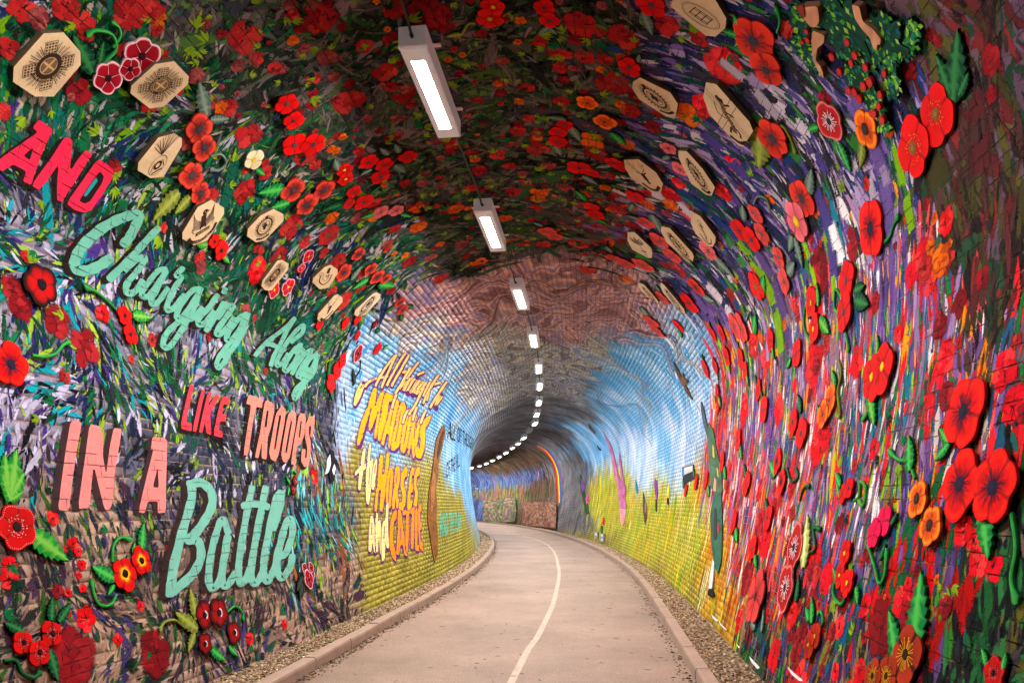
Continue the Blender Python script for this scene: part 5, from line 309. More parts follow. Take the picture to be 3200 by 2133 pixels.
def painted_material(name, rough, film=False, var=.35, grain=True):
    q = NT(name); at = q.n('Attribute', attribute_name='Col'); tc = q.n('TexCoord')
    src = q.n('UVMap') if film else None
    pos = tc.outputs['Object']
    if film or name.startswith('brick'):
        uvn = src or q.n('UVMap'); pos = uvn.outputs[0]
    n1 = q.n('TexNoise', i_Scale=5.0, i_Detail=3.0, i_Roughness=.7); q.l(pos, n1.inputs['Vector'])
    n2 = q.n('TexNoise', i_Scale=60.0, i_Detail=1.0, i_Roughness=.6); q.l(pos, n2.inputs['Vector'])
    f = q.math('MULTIPLY_ADD', n1.outputs[0], var*2, 1-var)
    f2 = q.math('MULTIPLY_ADD', n2.outputs[0], var*1.2, 1-var*.6)
    f = q.math('MULTIPLY', f, f2)
    mul = q.n('VectorMath', operation='SCALE'); q.l(at.outputs['Color'], mul.inputs[0]); q.l(f, mul.inputs['Scale'])
    cur = mul.outputs[0]
    if name.startswith('brick'):
        # marbled bands on the crown, soft brushed clouds on the sky, mottling on the far greys
        za = q.n('Attribute', attribute_name='Zone'); zs = q.n('SeparateColor'); q.l(za.outputs['Color'], zs.inputs[0])
        mp = q.n('Mapping'); mp.inputs['Scale'].default_value = (.55, .9, 1); q.l(pos, mp.inputs['Vector'])
        d1 = q.n('TexNoise', i_Scale=.75, i_Detail=2.5, i_Roughness=.55); q.l(mp.outputs[0], d1.inputs['Vector'])
        wv = q.n('VectorMath', operation='MULTIPLY_ADD'); q.l(d1.outputs['Color'], wv.inputs[0]); wv.inputs[1].default_value = (3.4, 2.2, 0); q.l(mp.outputs[0], wv.inputs[2])
        d2 = q.n('TexNoise', i_Scale=1.0, i_Detail=2.0, i_Distortion=.8); q.l(wv.outputs[0], d2.inputs['Vector'])
        band = q.math('FRACT', q.math('MULTIPLY', d2.outputs[0], 7.0)); mz = q.n('Math', operation='MULTIPLY', use_clamp=True); q.l(zs.outputs[0], mz.inputs[0]); mz.inputs[1].default_value = 1.7
        rp = q.n('ValToRGB'); cr = rp.color_ramp; cr.elements[0].color = (.5, .38, .4, 1); cr.elements[1].color = (.52, .4, .44, 1)
        for ps, cc in ((.14, (.8, .7, .72)), (.27, (1.75, 1.62, 1.4)), (.38, (.95, .88, .92)), (.5, (.6, .72, 1.25)), (.58, (.9, .9, 1.0)), (.74, (1.8, 1.55, 1.05)), (.84, (.9, .8, .8))):
            e = cr.elements.new(ps); e.color = (*cc, 1)
        q.l(band, rp.inputs[0])
        mm = q.n('VectorMath', operation='MULTIPLY'); q.l(cur, mm.inputs[0]); q.l(rp.outputs[0], mm.inputs[1])
        mx = q.n('Mix', data_type='RGBA'); q.l(mz.outputs[0], mx.inputs[0]); q.l(cur, mx.inputs[6]); q.l(mm.outputs[0], mx.inputs[7]); cur = mx.outputs[2]
        mp2 = q.n('Mapping'); mp2.inputs['Scale'].default_value = (.8, .42, 1); mp2.inputs['Rotation'].default_value = (0, 0, .5); q.l(pos, mp2.inputs['Vector'])
        cn = q.n('TexNoise', i_Scale=1.5, i_Detail=5.0, i_Roughness=.62, i_Distortion=.6); q.l(mp2.outputs[0], cn.inputs['Vector'])
        cr2 = q.n('ValToRGB'); cr2.color_ramp.elements[0].position = .34; cr2.color_ramp.elements[0].color = (*lin((58, 140, 208)), 1); cr2.color_ramp.elements[1].position = .68; cr2.color_ramp.elements[1].color = (*lin((232, 236, 244)), 1)
        e = cr2.color_ramp.elements.new(.5); e.color = (*lin((132, 186, 226)), 1); q.l(cn.outputs[0], cr2.inputs[0])
        mf = q.math('MULTIPLY', zs.outputs[1], .55); mx2 = q.n('Mix', data_type='RGBA'); q.l(mf, mx2.inputs[0]); q.l(cur, mx2.inputs[6]); q.l(cr2.outputs[0], mx2.inputs[7])
        if name == 'brick painted': cur = mx2.outputs[2]
        fm_ = q.math('MULTIPLY_ADD', cn.outputs[0], 2.6, -.3); sc2 = q.n('VectorMath', operation='SCALE'); q.l(cur, sc2.inputs[0]); q.l(fm_, sc2.inputs['Scale'])
        mx3 = q.n('Mix', data_type='RGBA'); q.l(zs.outputs[2], mx3.inputs[0]); q.l(cur, mx3.inputs[6]); q.l(sc2.outputs[0], mx3.inputs[7]); cur = mx3.outputs[2]
    q.l(cur, q.b.inputs['Base Color']); q.b.inputs['Roughness'].default_value = rough
    q.b.inputs['Specular IOR Level'].default_value = .04 if film or name.startswith('board') else .1
    bp = q.n('Bump', i_Strength=.55 if film or name.startswith('brick') else .15, i_Distance=.006); n3 = q.n('TexNoise', i_Scale=38.0, i_Detail=2.0, i_Roughness=.7); q.l(pos, n3.inputs['Vector'])
    q.l(n3.outputs[0], bp.inputs['Height']); q.l(bp.outputs[0], q.b.inputs['Normal'])
    if film:
        sp = q.n('SeparateXYZ'); q.l(pos, sp.inputs[0])
        row = q.math('DIVIDE', sp.outputs[1], PH); fr = q.math('FLOOR', row); fv = q.math('MULTIPLY', q.math('SUBTRACT', row, fr), PH)
        off = q.math('MULTIPLY', q.math('MODULO', fr, 2.0), .5)
        u = q.math('ADD', q.math('DIVIDE', sp.outputs[0], PLN), off); fu = q.math('MULTIPLY', q.math('FRACT', u), PLN)
        nz = q.n('TexNoise', i_Scale=28.0, i_Detail=1.0); q.l(pos, nz.inputs['Vector'])
        wob = q.math('MULTIPLY_ADD', nz.outputs[0], .010, -.0025)
        j = q.math('MAXIMUM', q.math('LESS_THAN', fv, q.math('ADD', wob, JV*.3)), q.math('LESS_THAN', fu, q.math('ADD', wob, JS*.2)))
        nb = q.n('TexNoise', i_Scale=3.2, i_Detail=2.0, i_Roughness=.65); q.l(pos, nb.inputs['Vector'])
        op = q.math('GREATER_THAN', nb.outputs[0], .485)
        ed = q.n('Attribute', attribute_name='Edge'); sm = q.n('MapRange', interpolation_type='SMOOTHSTEP'); sm.inputs[1].default_value = .1; sm.inputs[2].default_value = .5
        fib = q.n('TexNoise', i_Scale=95.0, i_Detail=1.0); q.l(pos, fib.inputs['Vector'])
        q.l(q.math('ADD', ed.outputs['Fac'], q.math('MULTIPLY_ADD', fib.outputs[0], .9, -.45)), sm.inputs[0])
        q.l(q.math('MULTIPLY', sm.outputs[0], q.math('SUBTRACT', 1.0, q.math('MULTIPLY', j, op))), q.b.inputs['Alpha'])
    return q.m
M_FILM = painted_material('mural paint', .85, film=True, var=.22)
M_BRICK = painted_material('brick painted', .75, var=.32)
M_MORTAR = painted_material('brick mortar', .9, var=.35)
M_BOARD = painted_material('board paint', .75, var=.14)
M_WOOD = painted_material('plaque wood', .6, var=.22)
M_STONE = painted_material('gravel stone', .85, var=.25)
def flat_material(name, c, rough=.6, metal=0.0, var=.15, scale=6.0, bump=0.0, bscale=60.0):
    q = NT(name); tc = q.n('TexCoord'); n1 = q.n('TexNoise', i_Scale=scale, i_Detail=8.0, i_Roughness=.65); q.l(tc.outputs['Object'], n1.inputs['Vector'])
    f = q.math('MULTIPLY_ADD', n1.outputs[0], 2*var, 1-var)
    rgb = q.n('RGB'); rgb.outputs[0].default_value = (*lin(c), 1)
    mul = q.n('VectorMath', operation='SCALE'); q.l(rgb.outputs[0], mul.inputs[0]); q.l(f, mul.inputs['Scale']); q.l(mul.outputs[0], q.b.inputs['Base Color'])
    q.b.inputs['Roughness'].default_value = rough; q.b.inputs['Metallic'].default_value = metal
    if bump:
        n2 = q.n('TexNoise', i_Scale=bscale, i_Detail=6.0); q.l(tc.outputs['Object'], n2.inputs['Vector'])
        bp = q.n('Bump', i_Strength=bump, i_Distance=.01); q.l(n2.outputs[0], bp.inputs['Height']); q.l(bp.outputs[0], q.b.inputs['Normal'])
    return q.m
def emit_material(name, c, strength):
    q = NT(name); q.b.inputs['Base Color'].default_value = (.8, .8, .8, 1)
    q.b.inputs['Emission Color'].default_value = (*c, 1); q.b.inputs['Emission Strength'].default_value = strength
    return q.m

# ------------------------------------------------------------------ mural colours by place on the wall
PAL = {  # base colour, stroke colours, length, width, lean (deg from upright), spread
 'ceil': ((62,58,58), [(42,46,40),(74,70,70),(84,88,76),(50,80,50),(102,94,92),(116,100,104),(34,36,36),(58,60,68),(82,112,62),(42,68,46)], (.12,.32), (.02,.06), 35, 40),
 'lgreen': ((84,92,84), [(20,66,44),(30,96,60),(18,44,34),(34,36,36),(50,116,80),(28,80,62),(168,160,170),(28,44,88),(104,144,48),(26,98,94),(150,140,124),(16,46,30)], (.07,.22), (.015,.045), 10, 55),
 'lmix': ((138,132,152), [(22,20,24),(16,64,40),(32,42,84),(24,140,150),(104,102,114),(146,172,76),(182,176,198),(62,44,108),(34,104,66),(46,44,52),(172,166,186)], (.06,.2), (.012,.035), 12, 50),
 'lgrey': ((70,70,84), [(36,36,44),(30,40,66),(58,62,84),(90,92,110),(24,24,28),(190,185,205),(120,150,60),(36,84,66)], (.05,.13), (.015,.035), 8, 30),
 'llow': ((156,132,116), [(44,40,44),(32,36,52),(64,44,60),(112,94,86),(54,92,44),(30,56,50),(72,62,110),(170,140,120),(132,110,100),(40,70,60)], (.05,.17), (.012,.034), 8, 38),
 'lteal': ((96,92,96), [(30,110,110),(70,180,190),(140,80,50),(40,36,46),(60,50,90),(130,190,60),(150,190,200),(30,60,50),(180,150,130)], (.05,.2), (.012,.03), 5, 25),
 'rup': ((88,80,112), [(40,44,80),(76,66,124),(112,90,150),(40,40,46),(160,140,176),(32,60,110),(26,80,62),(190,178,190),(60,56,70),(60,120,60)], (.12,.36), (.022,.06), 4, 16),
 'rmid': ((136,112,134), [(110,78,142),(88,68,118),(150,124,164),(226,220,222),(206,50,56),(44,82,130),(24,100,70),(134,180,60),(226,150,40),(130,100,116),(56,44,62),(150,120,150),(40,110,130)], (.1,.36), (.018,.05), 0, 8),
 'rred': ((146,98,112), [(212,52,58),(112,84,140),(222,88,90),(150,120,160),(170,40,48),(220,210,205),(40,80,110),(40,110,60),(226,140,50),(90,50,60)], (.1,.34), (.02,.06), 0, 8),
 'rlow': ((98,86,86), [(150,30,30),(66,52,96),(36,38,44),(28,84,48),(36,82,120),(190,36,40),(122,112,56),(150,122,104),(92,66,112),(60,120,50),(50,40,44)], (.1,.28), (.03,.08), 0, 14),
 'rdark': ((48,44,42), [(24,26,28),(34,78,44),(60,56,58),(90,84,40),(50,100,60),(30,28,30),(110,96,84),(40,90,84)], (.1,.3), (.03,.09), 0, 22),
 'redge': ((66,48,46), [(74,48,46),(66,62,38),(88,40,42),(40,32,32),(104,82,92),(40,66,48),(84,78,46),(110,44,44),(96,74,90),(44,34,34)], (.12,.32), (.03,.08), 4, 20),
 'yel': ((172,172,84), [(238,208,40),(150,196,36),(216,196,60),(110,164,44),(244,170,40),(90,140,50),(250,236,150),(206,190,50),(236,120,44)], (.15,.5), (.012,.03), 0, 5),
 'yelr': ((190,150,60), [(232,200,50),(220,50,40),(236,120,44),(250,240,200),(120,50,50),(150,180,50),(200,60,50),(90,70,70)], (.15,.45), (.014,.034), 0, 6),
 'sky': ((112,172,216), [(70,152,214),(150,196,230),(220,230,242),(196,204,230),(84,168,224),(168,184,222),(120,180,225)], (.3,.8), (.09,.22), 15, 40),
 'cloud': ((196,206,228), [(228,232,242),(170,196,228),(205,205,228),(140,186,226),(235,236,240)], (.3,.8), (.09,.22), 10, 30),
 'olive': ((152,142,72), [(170,160,76),(140,134,62),(178,176,96),(150,160,60),(168,150,104),(128,118,60)], (.1,.3), (.012,.03), 0, 8),
 'brown': ((170,142,148), [(96,68,70),(140,112,112),(110,84,84),(150,128,126),(84,60,62)], (.1,.3), (.01,.03), 60, 30),
 'swirl': ((168,168,170), [(150,146,124),(120,128,148),(110,104,100),(170,160,130),(96,110,150)], (.1,.3), (.01,.03), 60, 30),
 'farg': ((120,116,118), [(60,58,58),(110,108,110),(140,138,142),(48,44,42),(90,86,84),(80,90,80),(130,130,150)], (.2,.6), (.02,.06), 0, 12),
 'fbrown': ((104,82,66), [(80,64,50),(120,96,78),(60,80,46),(140,110,90),(70,50,40)], (.2,.6), (.03,.07), 0, 12),
 'fblue': ((84,104,150), [(50,80,150),(90,130,190),(70,70,120),(140,110,160),(130,165,200),(180,130,150),(90,150,120)], (.2,.6), (.03,.07), 0, 40),
 'fmul': ((112,104,86), [(150,170,60),(200,90,120),(90,84,70),(200,180,80),(70,120,80),(120,100,90)], (.2,.5), (.03,.07), 0, 12),
}
ZK = list(PAL); ZS_ = np.array([z[0] for z in ZONES]); ZV_ = np.array([z[1] for z in ZONES]); ZI = np.array([ZK.index(z[2]) for z in ZONES])
ZB_ = np.array([lin(PAL[k][0]) for k in ZK])[ZI]; ZL_ = np.log(ZS_)
def _d2(s, v): return ((np.log(np.maximum(s, 1.5))[:, None]-ZL_)*5.5)**2+(v[:, None]-ZV_)**2
def zone_of(s, v):
    out = np.empty(len(s), int)
    for a in range(0, len(s), 20000): out[a:a+20000] = ZI[np.argmin(_d2(s[a:a+20000], v[a:a+20000]), 1)]
    return out
def wave_noise(s, v, k):
    r = np.random.default_rng(k); o = 0
    for i in range(7):
        a = r.uniform(0, 6.28); f = r.uniform(1.5, 7); o = o+np.sin(f*(s*np.cos(a)+v*np.sin(a))+r.uniform(0, 6.28))/7**.5
    return o
def base_colour(s, v):
    out = np.empty((len(s), 3)); s2 = s*np.exp(.035*wave_noise(s, v, 3)); v2 = v+.16*wave_noise(s, v, 4)
    for a in range(0, len(s), 20000):
        w = 1/(_d2(s2[a:a+20000], v2[a:a+20000])+.02)**3; out[a:a+20000] = (w@ZB_)/w.sum(1)[:, None]
    return out*(1+.14*wave_noise(s*1.7, v*1.7, 9))[:, None].clip(.5, 1.6)

ZW_ = np.stack([np.isin(ZI, [ZK.index('brown'), ZK.index('swirl')]), np.isin(ZI, [ZK.index('sky'), ZK.index('cloud')]), np.isin(ZI, [ZK.index('farg')])], 1).astype(float)
def zone_weights(s, v):
    out = np.empty((len(s), 3)); s2 = s*np.exp(.035*wave_noise(s, v, 3)); v2 = v+.16*wave_noise(s, v, 4)
    for a in range(0, len(s), 20000):
        w = 1/(_d2(s2[a:a+20000], v2[a:a+20000])+.02)**3; out[a:a+20000] = (w@ZW_)/w.sum(1)[:, None]
    return out

# ------------------------------------------------------------------ tunnel lining: mortar bed and bricks
mid = wall(6.0, LP/2)
tunnel = empty('tunnel', (0, 0, 0), 'curving arched brick tunnel covered in a painted poppy and poem mural', 'tunnel')
def grid(ss, vv, h):
    S, Vv = np.meshgrid(ss, vv, indexing='ij'); n, m = S.shape
    P = wall(S.ravel(), Vv.ravel(), h); i = np.arange(n*m).reshape(n, m)
    Fq = np.stack([i[:-1, :-1], i[:-1, 1:], i[1:, 1:], i[1:, :-1]], -1).reshape(-1, 4)
    return P, Fq, S.ravel(), Vv.ravel()
P, Fq, S_, V_ = grid(np.concatenate([np.arange(-46, 2, .5), np.arange(2, 78, .25)]), np.linspace(0, LP, 130), 0.0)
P = wall(S_, V_, np.where(S_ < 9.3, -.0048, -.0055))
mc = base_colour(np.clip(S_, 2.6, 70), V_); g = lin((150, 124, 104))
near = np.clip((9.5-S_)/3, 0, 1)[:, None]*np.clip((np.abs(V_-LP/2)-2.6)/1.2, 0, 1)[:, None]
mc = mc*.55*(1-near)+(g*.95+mc*.3)*near
put('mortar', mesh_data('mortar', P, Fq, mc, M_MORTAR, np.stack([S_, V_], 1), False, zone_weights(np.clip(S_, 2.6, 70), V_)), tunnel)
rows = np.arange(NROW)
B = []
for r in rows:
    off = -.5*(r % 2)*PLN
    k = np.arange(math.floor((1.4-off)/PLN), math.ceil((63-off)/PLN)); s0 = k*PLN+off
    B.append(np.stack([s0+JS, s0+PLN, np.full(len(k), r*PH+JV), np.full(len(k), (r+1)*PH)], 1))
B = np.concatenate(B); nb = len(B)
B += rng.normal(0, .0011, B.shape); hf = rng.uniform(-.0022, .0006, nb)
def brick_geo(B, hf):
    n = len(B); s0, s1, v0, v1 = B.T; e = np.where(s0 < 9.2, .0032, .0018)
    ss = np.stack([s0, s1, s1, s0, s0+e, s1-e, s1-e, s0+e], 1); vv = np.stack([v0, v0, v1, v1, v0+e, v0+e, v1-e, v1-e], 1)
    tl = rng.normal(0, .0004, (n, 4)); hh = np.concatenate([np.repeat(np.where(s0 < 9.2, -.006, -.0068)[:, None], 4, 1), hf[:, None]+tl], 1)
    Pw = wall(ss.ravel(), vv.ravel(), hh.ravel())
    f = np.array([[4, 7, 6, 5], [0, 4, 5, 1], [1, 5, 6, 2], [2, 6, 7, 3], [3, 7, 4, 0]])
    F_ = (np.arange(n)[:, None, None]*8+f[None]).reshape(-1, 4)
    return Pw, F_, ss.ravel(), vv.ravel()
Pw, F_, S_, V_ = brick_geo(B, hf)
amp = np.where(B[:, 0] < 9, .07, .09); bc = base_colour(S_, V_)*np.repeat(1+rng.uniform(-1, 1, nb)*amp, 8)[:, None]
uvw = np.stack([S_, V_], 1); zw = zone_weights(S_, V_)
# the 300 bricks that show largest are objects of their own
q = Pw.reshape(-1, 8, 3)[:, 4:]; f_ = 683.0
sx = f_*q[..., 0]/np.maximum(q[..., 1], .1); sy = -f_*(q[..., 2]-1.5)/np.maximum(q[..., 1], .1)+504
area = .5*np.abs((sx[:, 2]-sx[:, 0])*(sy[:, 3]-sy[:, 1])-(sx[:, 3]-sx[:, 1])*(sy[:, 2]-sy[:, 0]))
vis = (np.abs(sx).max(1) < 512) & (sy.min(1) > 0) & (sy.max(1) < 682) & (q[..., 1].min(1) > .5)
top = np.argsort(np.where(vis, -area, 0))[:300]; mask = np.zeros(nb, bool); mask[top] = True
F5 = F_.reshape(nb, 5, 4)
sel = np.repeat(~mask, 8); remap = np.cumsum(sel)-1
put('brickwork', mesh_data('brickwork', Pw[sel], remap[F5[~mask].reshape(-1, 4)], bc[sel], M_BRICK, uvw[sel], False, zw[sel]), tunnel)['kind'] = 'stuff'
f0 = np.array([[4, 7, 6, 5], [0, 4, 5, 1], [1, 5, 6, 2], [2, 6, 7, 3], [3, 7, 4, 0]])
for i in top:
    a = slice(i*8, i*8+8); c0 = Pw[a].mean(0)
    put('brick', mesh_data('brick', Pw[a]-c0, f0, bc[a], M_BRICK, uvw[a], False, zw[a]), tunnel, c0)

# ------------------------------------------------------------------ paint films
class Film:
    def __init__(s): s.V = []; s.F = []; s.C = []; s.U = []; s.E = []; s.n = 0
    def add(s, sv_, F, c, h, e=None):
        sv_ = np.asarray(sv_, float); P = wall(sv_[:, 0], sv_[:, 1], h)
        s.V.append(P); s.U.append(sv_); c = np.asarray(c, float)
        s.C.append(np.broadcast_to(c, (len(P), 3)) if c.ndim == 1 else c); F = np.asarray(F); F = np.concatenate([F[:, [0, 1, 2]], F[:, [0, 2, 3]]]) if F.shape[1] == 4 else F; s.F.append(F+s.n); s.n += len(P); s.E.append(np.ones(len(P)) if e is None else np.asarray(e, float))
    def build(s, name, parent, smooth=False):
        return put(name, mesh_data(name, np.concatenate(s.V), np.concatenate(s.F), np.concatenate(s.C), M_FILM, np.concatenate(s.U), edge=np.concatenate(s.E)), parent)
def strokes(n, smin, smax, hr, scale=1.0, zones=None, pal=PAL, vr=(0, LP), jit=.14):
    s = np.exp(rng.uniform(math.log(smin), math.log(smax), n)); v = rng.uniform(*vr, n)
    zi = zone_of(s*np.exp(rng.normal(0, .02, n)), v+rng.normal(0, jit, n))
    if zones is not None:
        k = np.isin(zi, [ZK.index(z) for z in zones]); s, v, zi = s[k], v[k], zi[k]; n = len(s)
    L = np.empty(n); Wd = np.empty(n); A = np.empty(n); C = np.empty((n, 3)); kk = 5.0/np.clip(s, 2.5, 12)**.5
    clump = wave_noise(s*kk, v*kk*np.where(v > LP/2, .55, 1), 21)+.6*wave_noise(s*kk*2.3, v*kk*2.3, 22); turn = wave_noise(s*kk*.8, v*kk*.8, 23)
    for i, kname in enumerate(ZK):
        m = zi == i
        if not m.any(): continue
        b, cs, lr, wr, lean, spread = pal[kname]; k = m.sum()
        L[m] = rng.uniform(*lr, k); Wd[m] = rng.uniform(*wr, k)
        sg = np.where(rng.random(k) < .5, -1, 1) if lean > 20 else 1
        A[m] = np.radians(lean*sg+spread*1.15*turn[m]+rng.normal(0, spread*.4, k)); cl = lin(cs)
        rk = np.argsort(np.argsort(clump[m]+rng.normal(0, .75, k)))/max(k, 1); perm = np.random.default_rng(i+40).permutation(len(cs)); wgt = np.linspace(1.5, .55, len(cs))[perm]; j = perm[np.minimum(np.searchsorted(np.cumsum(wgt)/wgt.sum(), rk), len(cs)-1)]; C[m] = cl[j]*rng.uniform(.75, 1.25, (k, 1))
    g = scale*np.clip((s/5.0)**.45, .7, 2.2)*np.exp(rng.normal(0, .25, n)); L *= g; Wd *= g
    t = np.array([0, .22, .5, .78, 1.0]); prof = np.array([.25, .85, 1, .8, .12])
    bend = rng.normal(0, .22, n); up = np.where(v < LP/2, 1, -1)
    lx = (t[None]-.5)*L[:, None]; ox = bend[:, None]*L[:, None]*(t[None]-.5)**2
    ca, sa = np.cos(A)[:, None], np.sin(A)[:, None]
    out = []
    for sd in (-1, 0, 1):
        w = ox+sd*.62*Wd[:, None]*prof[None]*rng.uniform(.75, 1.2, (n, 5))
        ds = lx*sa+w*ca; dv = lx*ca-w*sa
        out.append(np.stack([s[:, None]+ds, np.clip(v[:, None]+up[:, None]*dv, .004, LP-.004)], -1))
    SV = np.stack(out, 2).reshape(n*15, 2)
    f = np.array([[3*a+k, 3*a+k+1, 3*a+k+4, 3*a+k+3] for a in range(4) for k in (0, 1)]); Fa = (np.arange(n)[:, None, None]*15+f[None]).reshape(-1, 4)
    h = np.repeat(rng.uniform(*hr, n), 15); e = np.tile(np.array([.0, .35, .0, .1, 1, .1, .1, 1, .1, .05, .9, .05, 0, .25, 0]), n)
    return SV, Fa, np.repeat(C, 15, 0), h, e
fl = Film()
NEARZ = ['ceil','lgreen','lmix','lgrey','llow','lteal','rup','rmid','rred','rlow','rdark','redge']
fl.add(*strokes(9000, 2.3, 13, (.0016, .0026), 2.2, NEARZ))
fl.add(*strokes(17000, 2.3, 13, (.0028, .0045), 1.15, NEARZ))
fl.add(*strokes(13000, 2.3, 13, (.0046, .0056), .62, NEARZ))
fl.add(*strokes(9000, 7, 30, (.0025, .0045), 1.0, ['yel','yelr'], jit=.32))
fl.add(*strokes(4200, 7, 30, (.0025, .0045), .8, ['olive']))
fl.add(*strokes(9000, 2.3, 11, (.0046, .0056), .42, ['lgreen','lmix','lgrey','llow','lteal']))
fl.add(*strokes(500, 7, 14, (.0025, .0045), .35, ['sky','cloud']))
fl.add(*strokes(8000, 30, 70, (.0025, .005), .8, ['fbrown','fblue','fmul']))
fl.add(*strokes(1500, 20, 50, (.0025, .005), .5, ['farg']))
fl.build('brush_strokes', tunnel)['kind'] = 'stuff'

# marbled swirls across the crown
sw = Film()
SWC = {'brown': [(112,80,82),(92,64,68),(172,146,144),(190,166,150),(130,104,124),(150,144,172),(104,74,66)], 'swirl': [(196,182,142),(116,122,140),(214,202,168),(130,156,200),(104,100,104),(176,166,178),(90,150,206),(166,146,112)]}
hh = .0051
for fam in range(16):
    s0 = math.exp(rng.uniform(math.log(9.2), math.log(24))); ph = rng.uniform(0, 6.28, 6); fr = np.array([.7, 1.3, 2.1, 3.3, 4.7, 6.1])*rng.uniform(.8, 1.25, 6)
    am = np.array([.5, .34, .3, .22, .12, .08])*rng.uniform(.6, 1.9, 6)*(s0/11)**.7; vc = rng.uniform(3.6, 9.9); vl = rng.uniform(.4, 1.1)
    nl = rng.integers(4, 11); gap = rng.uniform(.045, .1)*(s0/11)**.6; cset = None
    for j in range(nl):
        a, b = vc-vl*rng.uniform(.6, 1.05), vc+vl*rng.uniform(.6, 1.05); v = np.linspace(max(a, 3.0), min(b, 10.4), 56)
        if v[-1]-v[0] < .5: continue
        base = sum(am[i]*np.sin(fr[i]*v*1.6+ph[i]+j*.05*i) for i in range(6)); base = np.abs(base)**.85*np.sign(base)
        s = s0+base+j*gap*(1+.7*np.sin(v*2.3+ph[0]+j*.2)); w = gap*rng.uniform(.3, 1.1)*np.sin(np.linspace(.05, 3.09, 56))**.2*.4
        z = zone_of(s, v); nm = 'brown' if (z == ZK.index('brown')).mean() > .35 else 'swirl'
        c = lin(SWC[nm][rng.integers(len(SWC[nm]))])
        ok = np.isin(z, [ZK.index(k) for k in ('brown', 'swirl', 'sky', 'farg')])
        if ok.mean() < .75: continue
        sv_ = np.stack([np.stack([s-w, v], 1), np.stack([s+w, v], 1)], 1).reshape(-1, 2); i = np.arange(55)*2
        sw.add(sv_, np.stack([i, i+1, i+3, i+2], 1), c*rng.uniform(.85, 1.15), hh+np.zeros(112)); hh += 1e-6*3
sw.build('swirl_strokes', tunnel)['kind'] = 'stuff'

def subdivide(tri, n):
    for _ in range(n):
        a, b, c = tri[:, 0], tri[:, 1], tri[:, 2]; ab, bc_, ca = (a+b)/2, (b+c)/2, (c+a)/2
        tri = np.concatenate([np.stack(t, 1) for t in ((a, ab, ca), (ab, b, bc_), (ca, bc_, c), (ab, bc_, ca))])
    return tri
def tess(poly):
    t = tessellate_polygon([[Vector((p[0], p[1], 0)) for p in poly]]); return np.array([[poly[i] for i in f] for f in t], float)
def round_poly(poly, k=1):
    """soften brush-cut corners a little"""
    p = np.array(poly, float)
    for _ in range(k):
        q = np.roll(p, -1, 0); p = np.stack([p*.88+q*.12, p*.12+q*.88], 1).reshape(-1, 2)
    return p
def film_poly(fm, poly, c, h, n=2, rnd=True):
    p = round_poly(poly) if rnd else np.array(poly, float)
    t = subdivide(tess([tuple(x) for x in p]), n).reshape(-1, 2); fm.add(t, np.arange(len(t)).reshape(-1, 3), c, h)
def catmull(pts, step=6):
    p = np.array(pts, float)
    if len(p) < 3: return np.array([p[0]+(p[-1]-p[0])*t for t in np.linspace(0, 1, step+1)])
    q = np.vstack([2*p[0]-p[1], p, 2*p[-1]-p[-2]]); out = []
    for i in range(1, len(q)-2):
        for t in np.arange(step)/step:
            a, b, c, d = q[i-1:i+3]; out.append(.5*((2*b)+(c-a)*t+(2*a-5*b+4*c-d)*t*t+(3*b-a-3*c+d)*t**3))
    return np.array(out+[p[-1]])
def ribbon(fm, pts, w, J, c, h, dh=.00025):
    """brush letter stroke: w is its apparent breadth, J how the wall foreshortens there as the sign writer allowed for"""
    J = np.array(J, float).reshape(2, 2); Ji = np.linalg.inv(J); pts = np.array(pts, float); m0 = pts.mean(0)
    p = catmull((pts-m0)@J.T); d = np.gradient(p, axis=0); d /= np.linalg.norm(d, axis=1)[:, None]+1e-9; nn = np.stack([-d[:, 1], d[:, 0]], 1)
    # round caps
    e0 = [p[0]-d[0]*w*.5*k for k in (.48, .3)]; e1 = [p[-1]+d[-1]*w*.5*k for k in (.3, .48)]
    pp = np.vstack([e0, p, e1]); nn = np.vstack([[nn[0]]*2, nn, [nn[-1]]*2]); m = len(pp)
    ww = np.full(m, w*.5); ww[[0, -1]] *= .45; ww[[1, -2]] *= .85; ww *= 1+.07*np.sin(np.arange(m)*1.3+rng.uniform(0, 6))
    sv_ = m0+np.stack([pp-nn*ww[:, None], pp+nn*ww[:, None]], 1).reshape(-1, 2)@Ji.T; i = np.arange(m-1)*2
    fm.add(sv_, np.stack([i, i+1, i+3, i+2], 1), c, h+np.repeat(np.linspace(0, dh, m), 2))

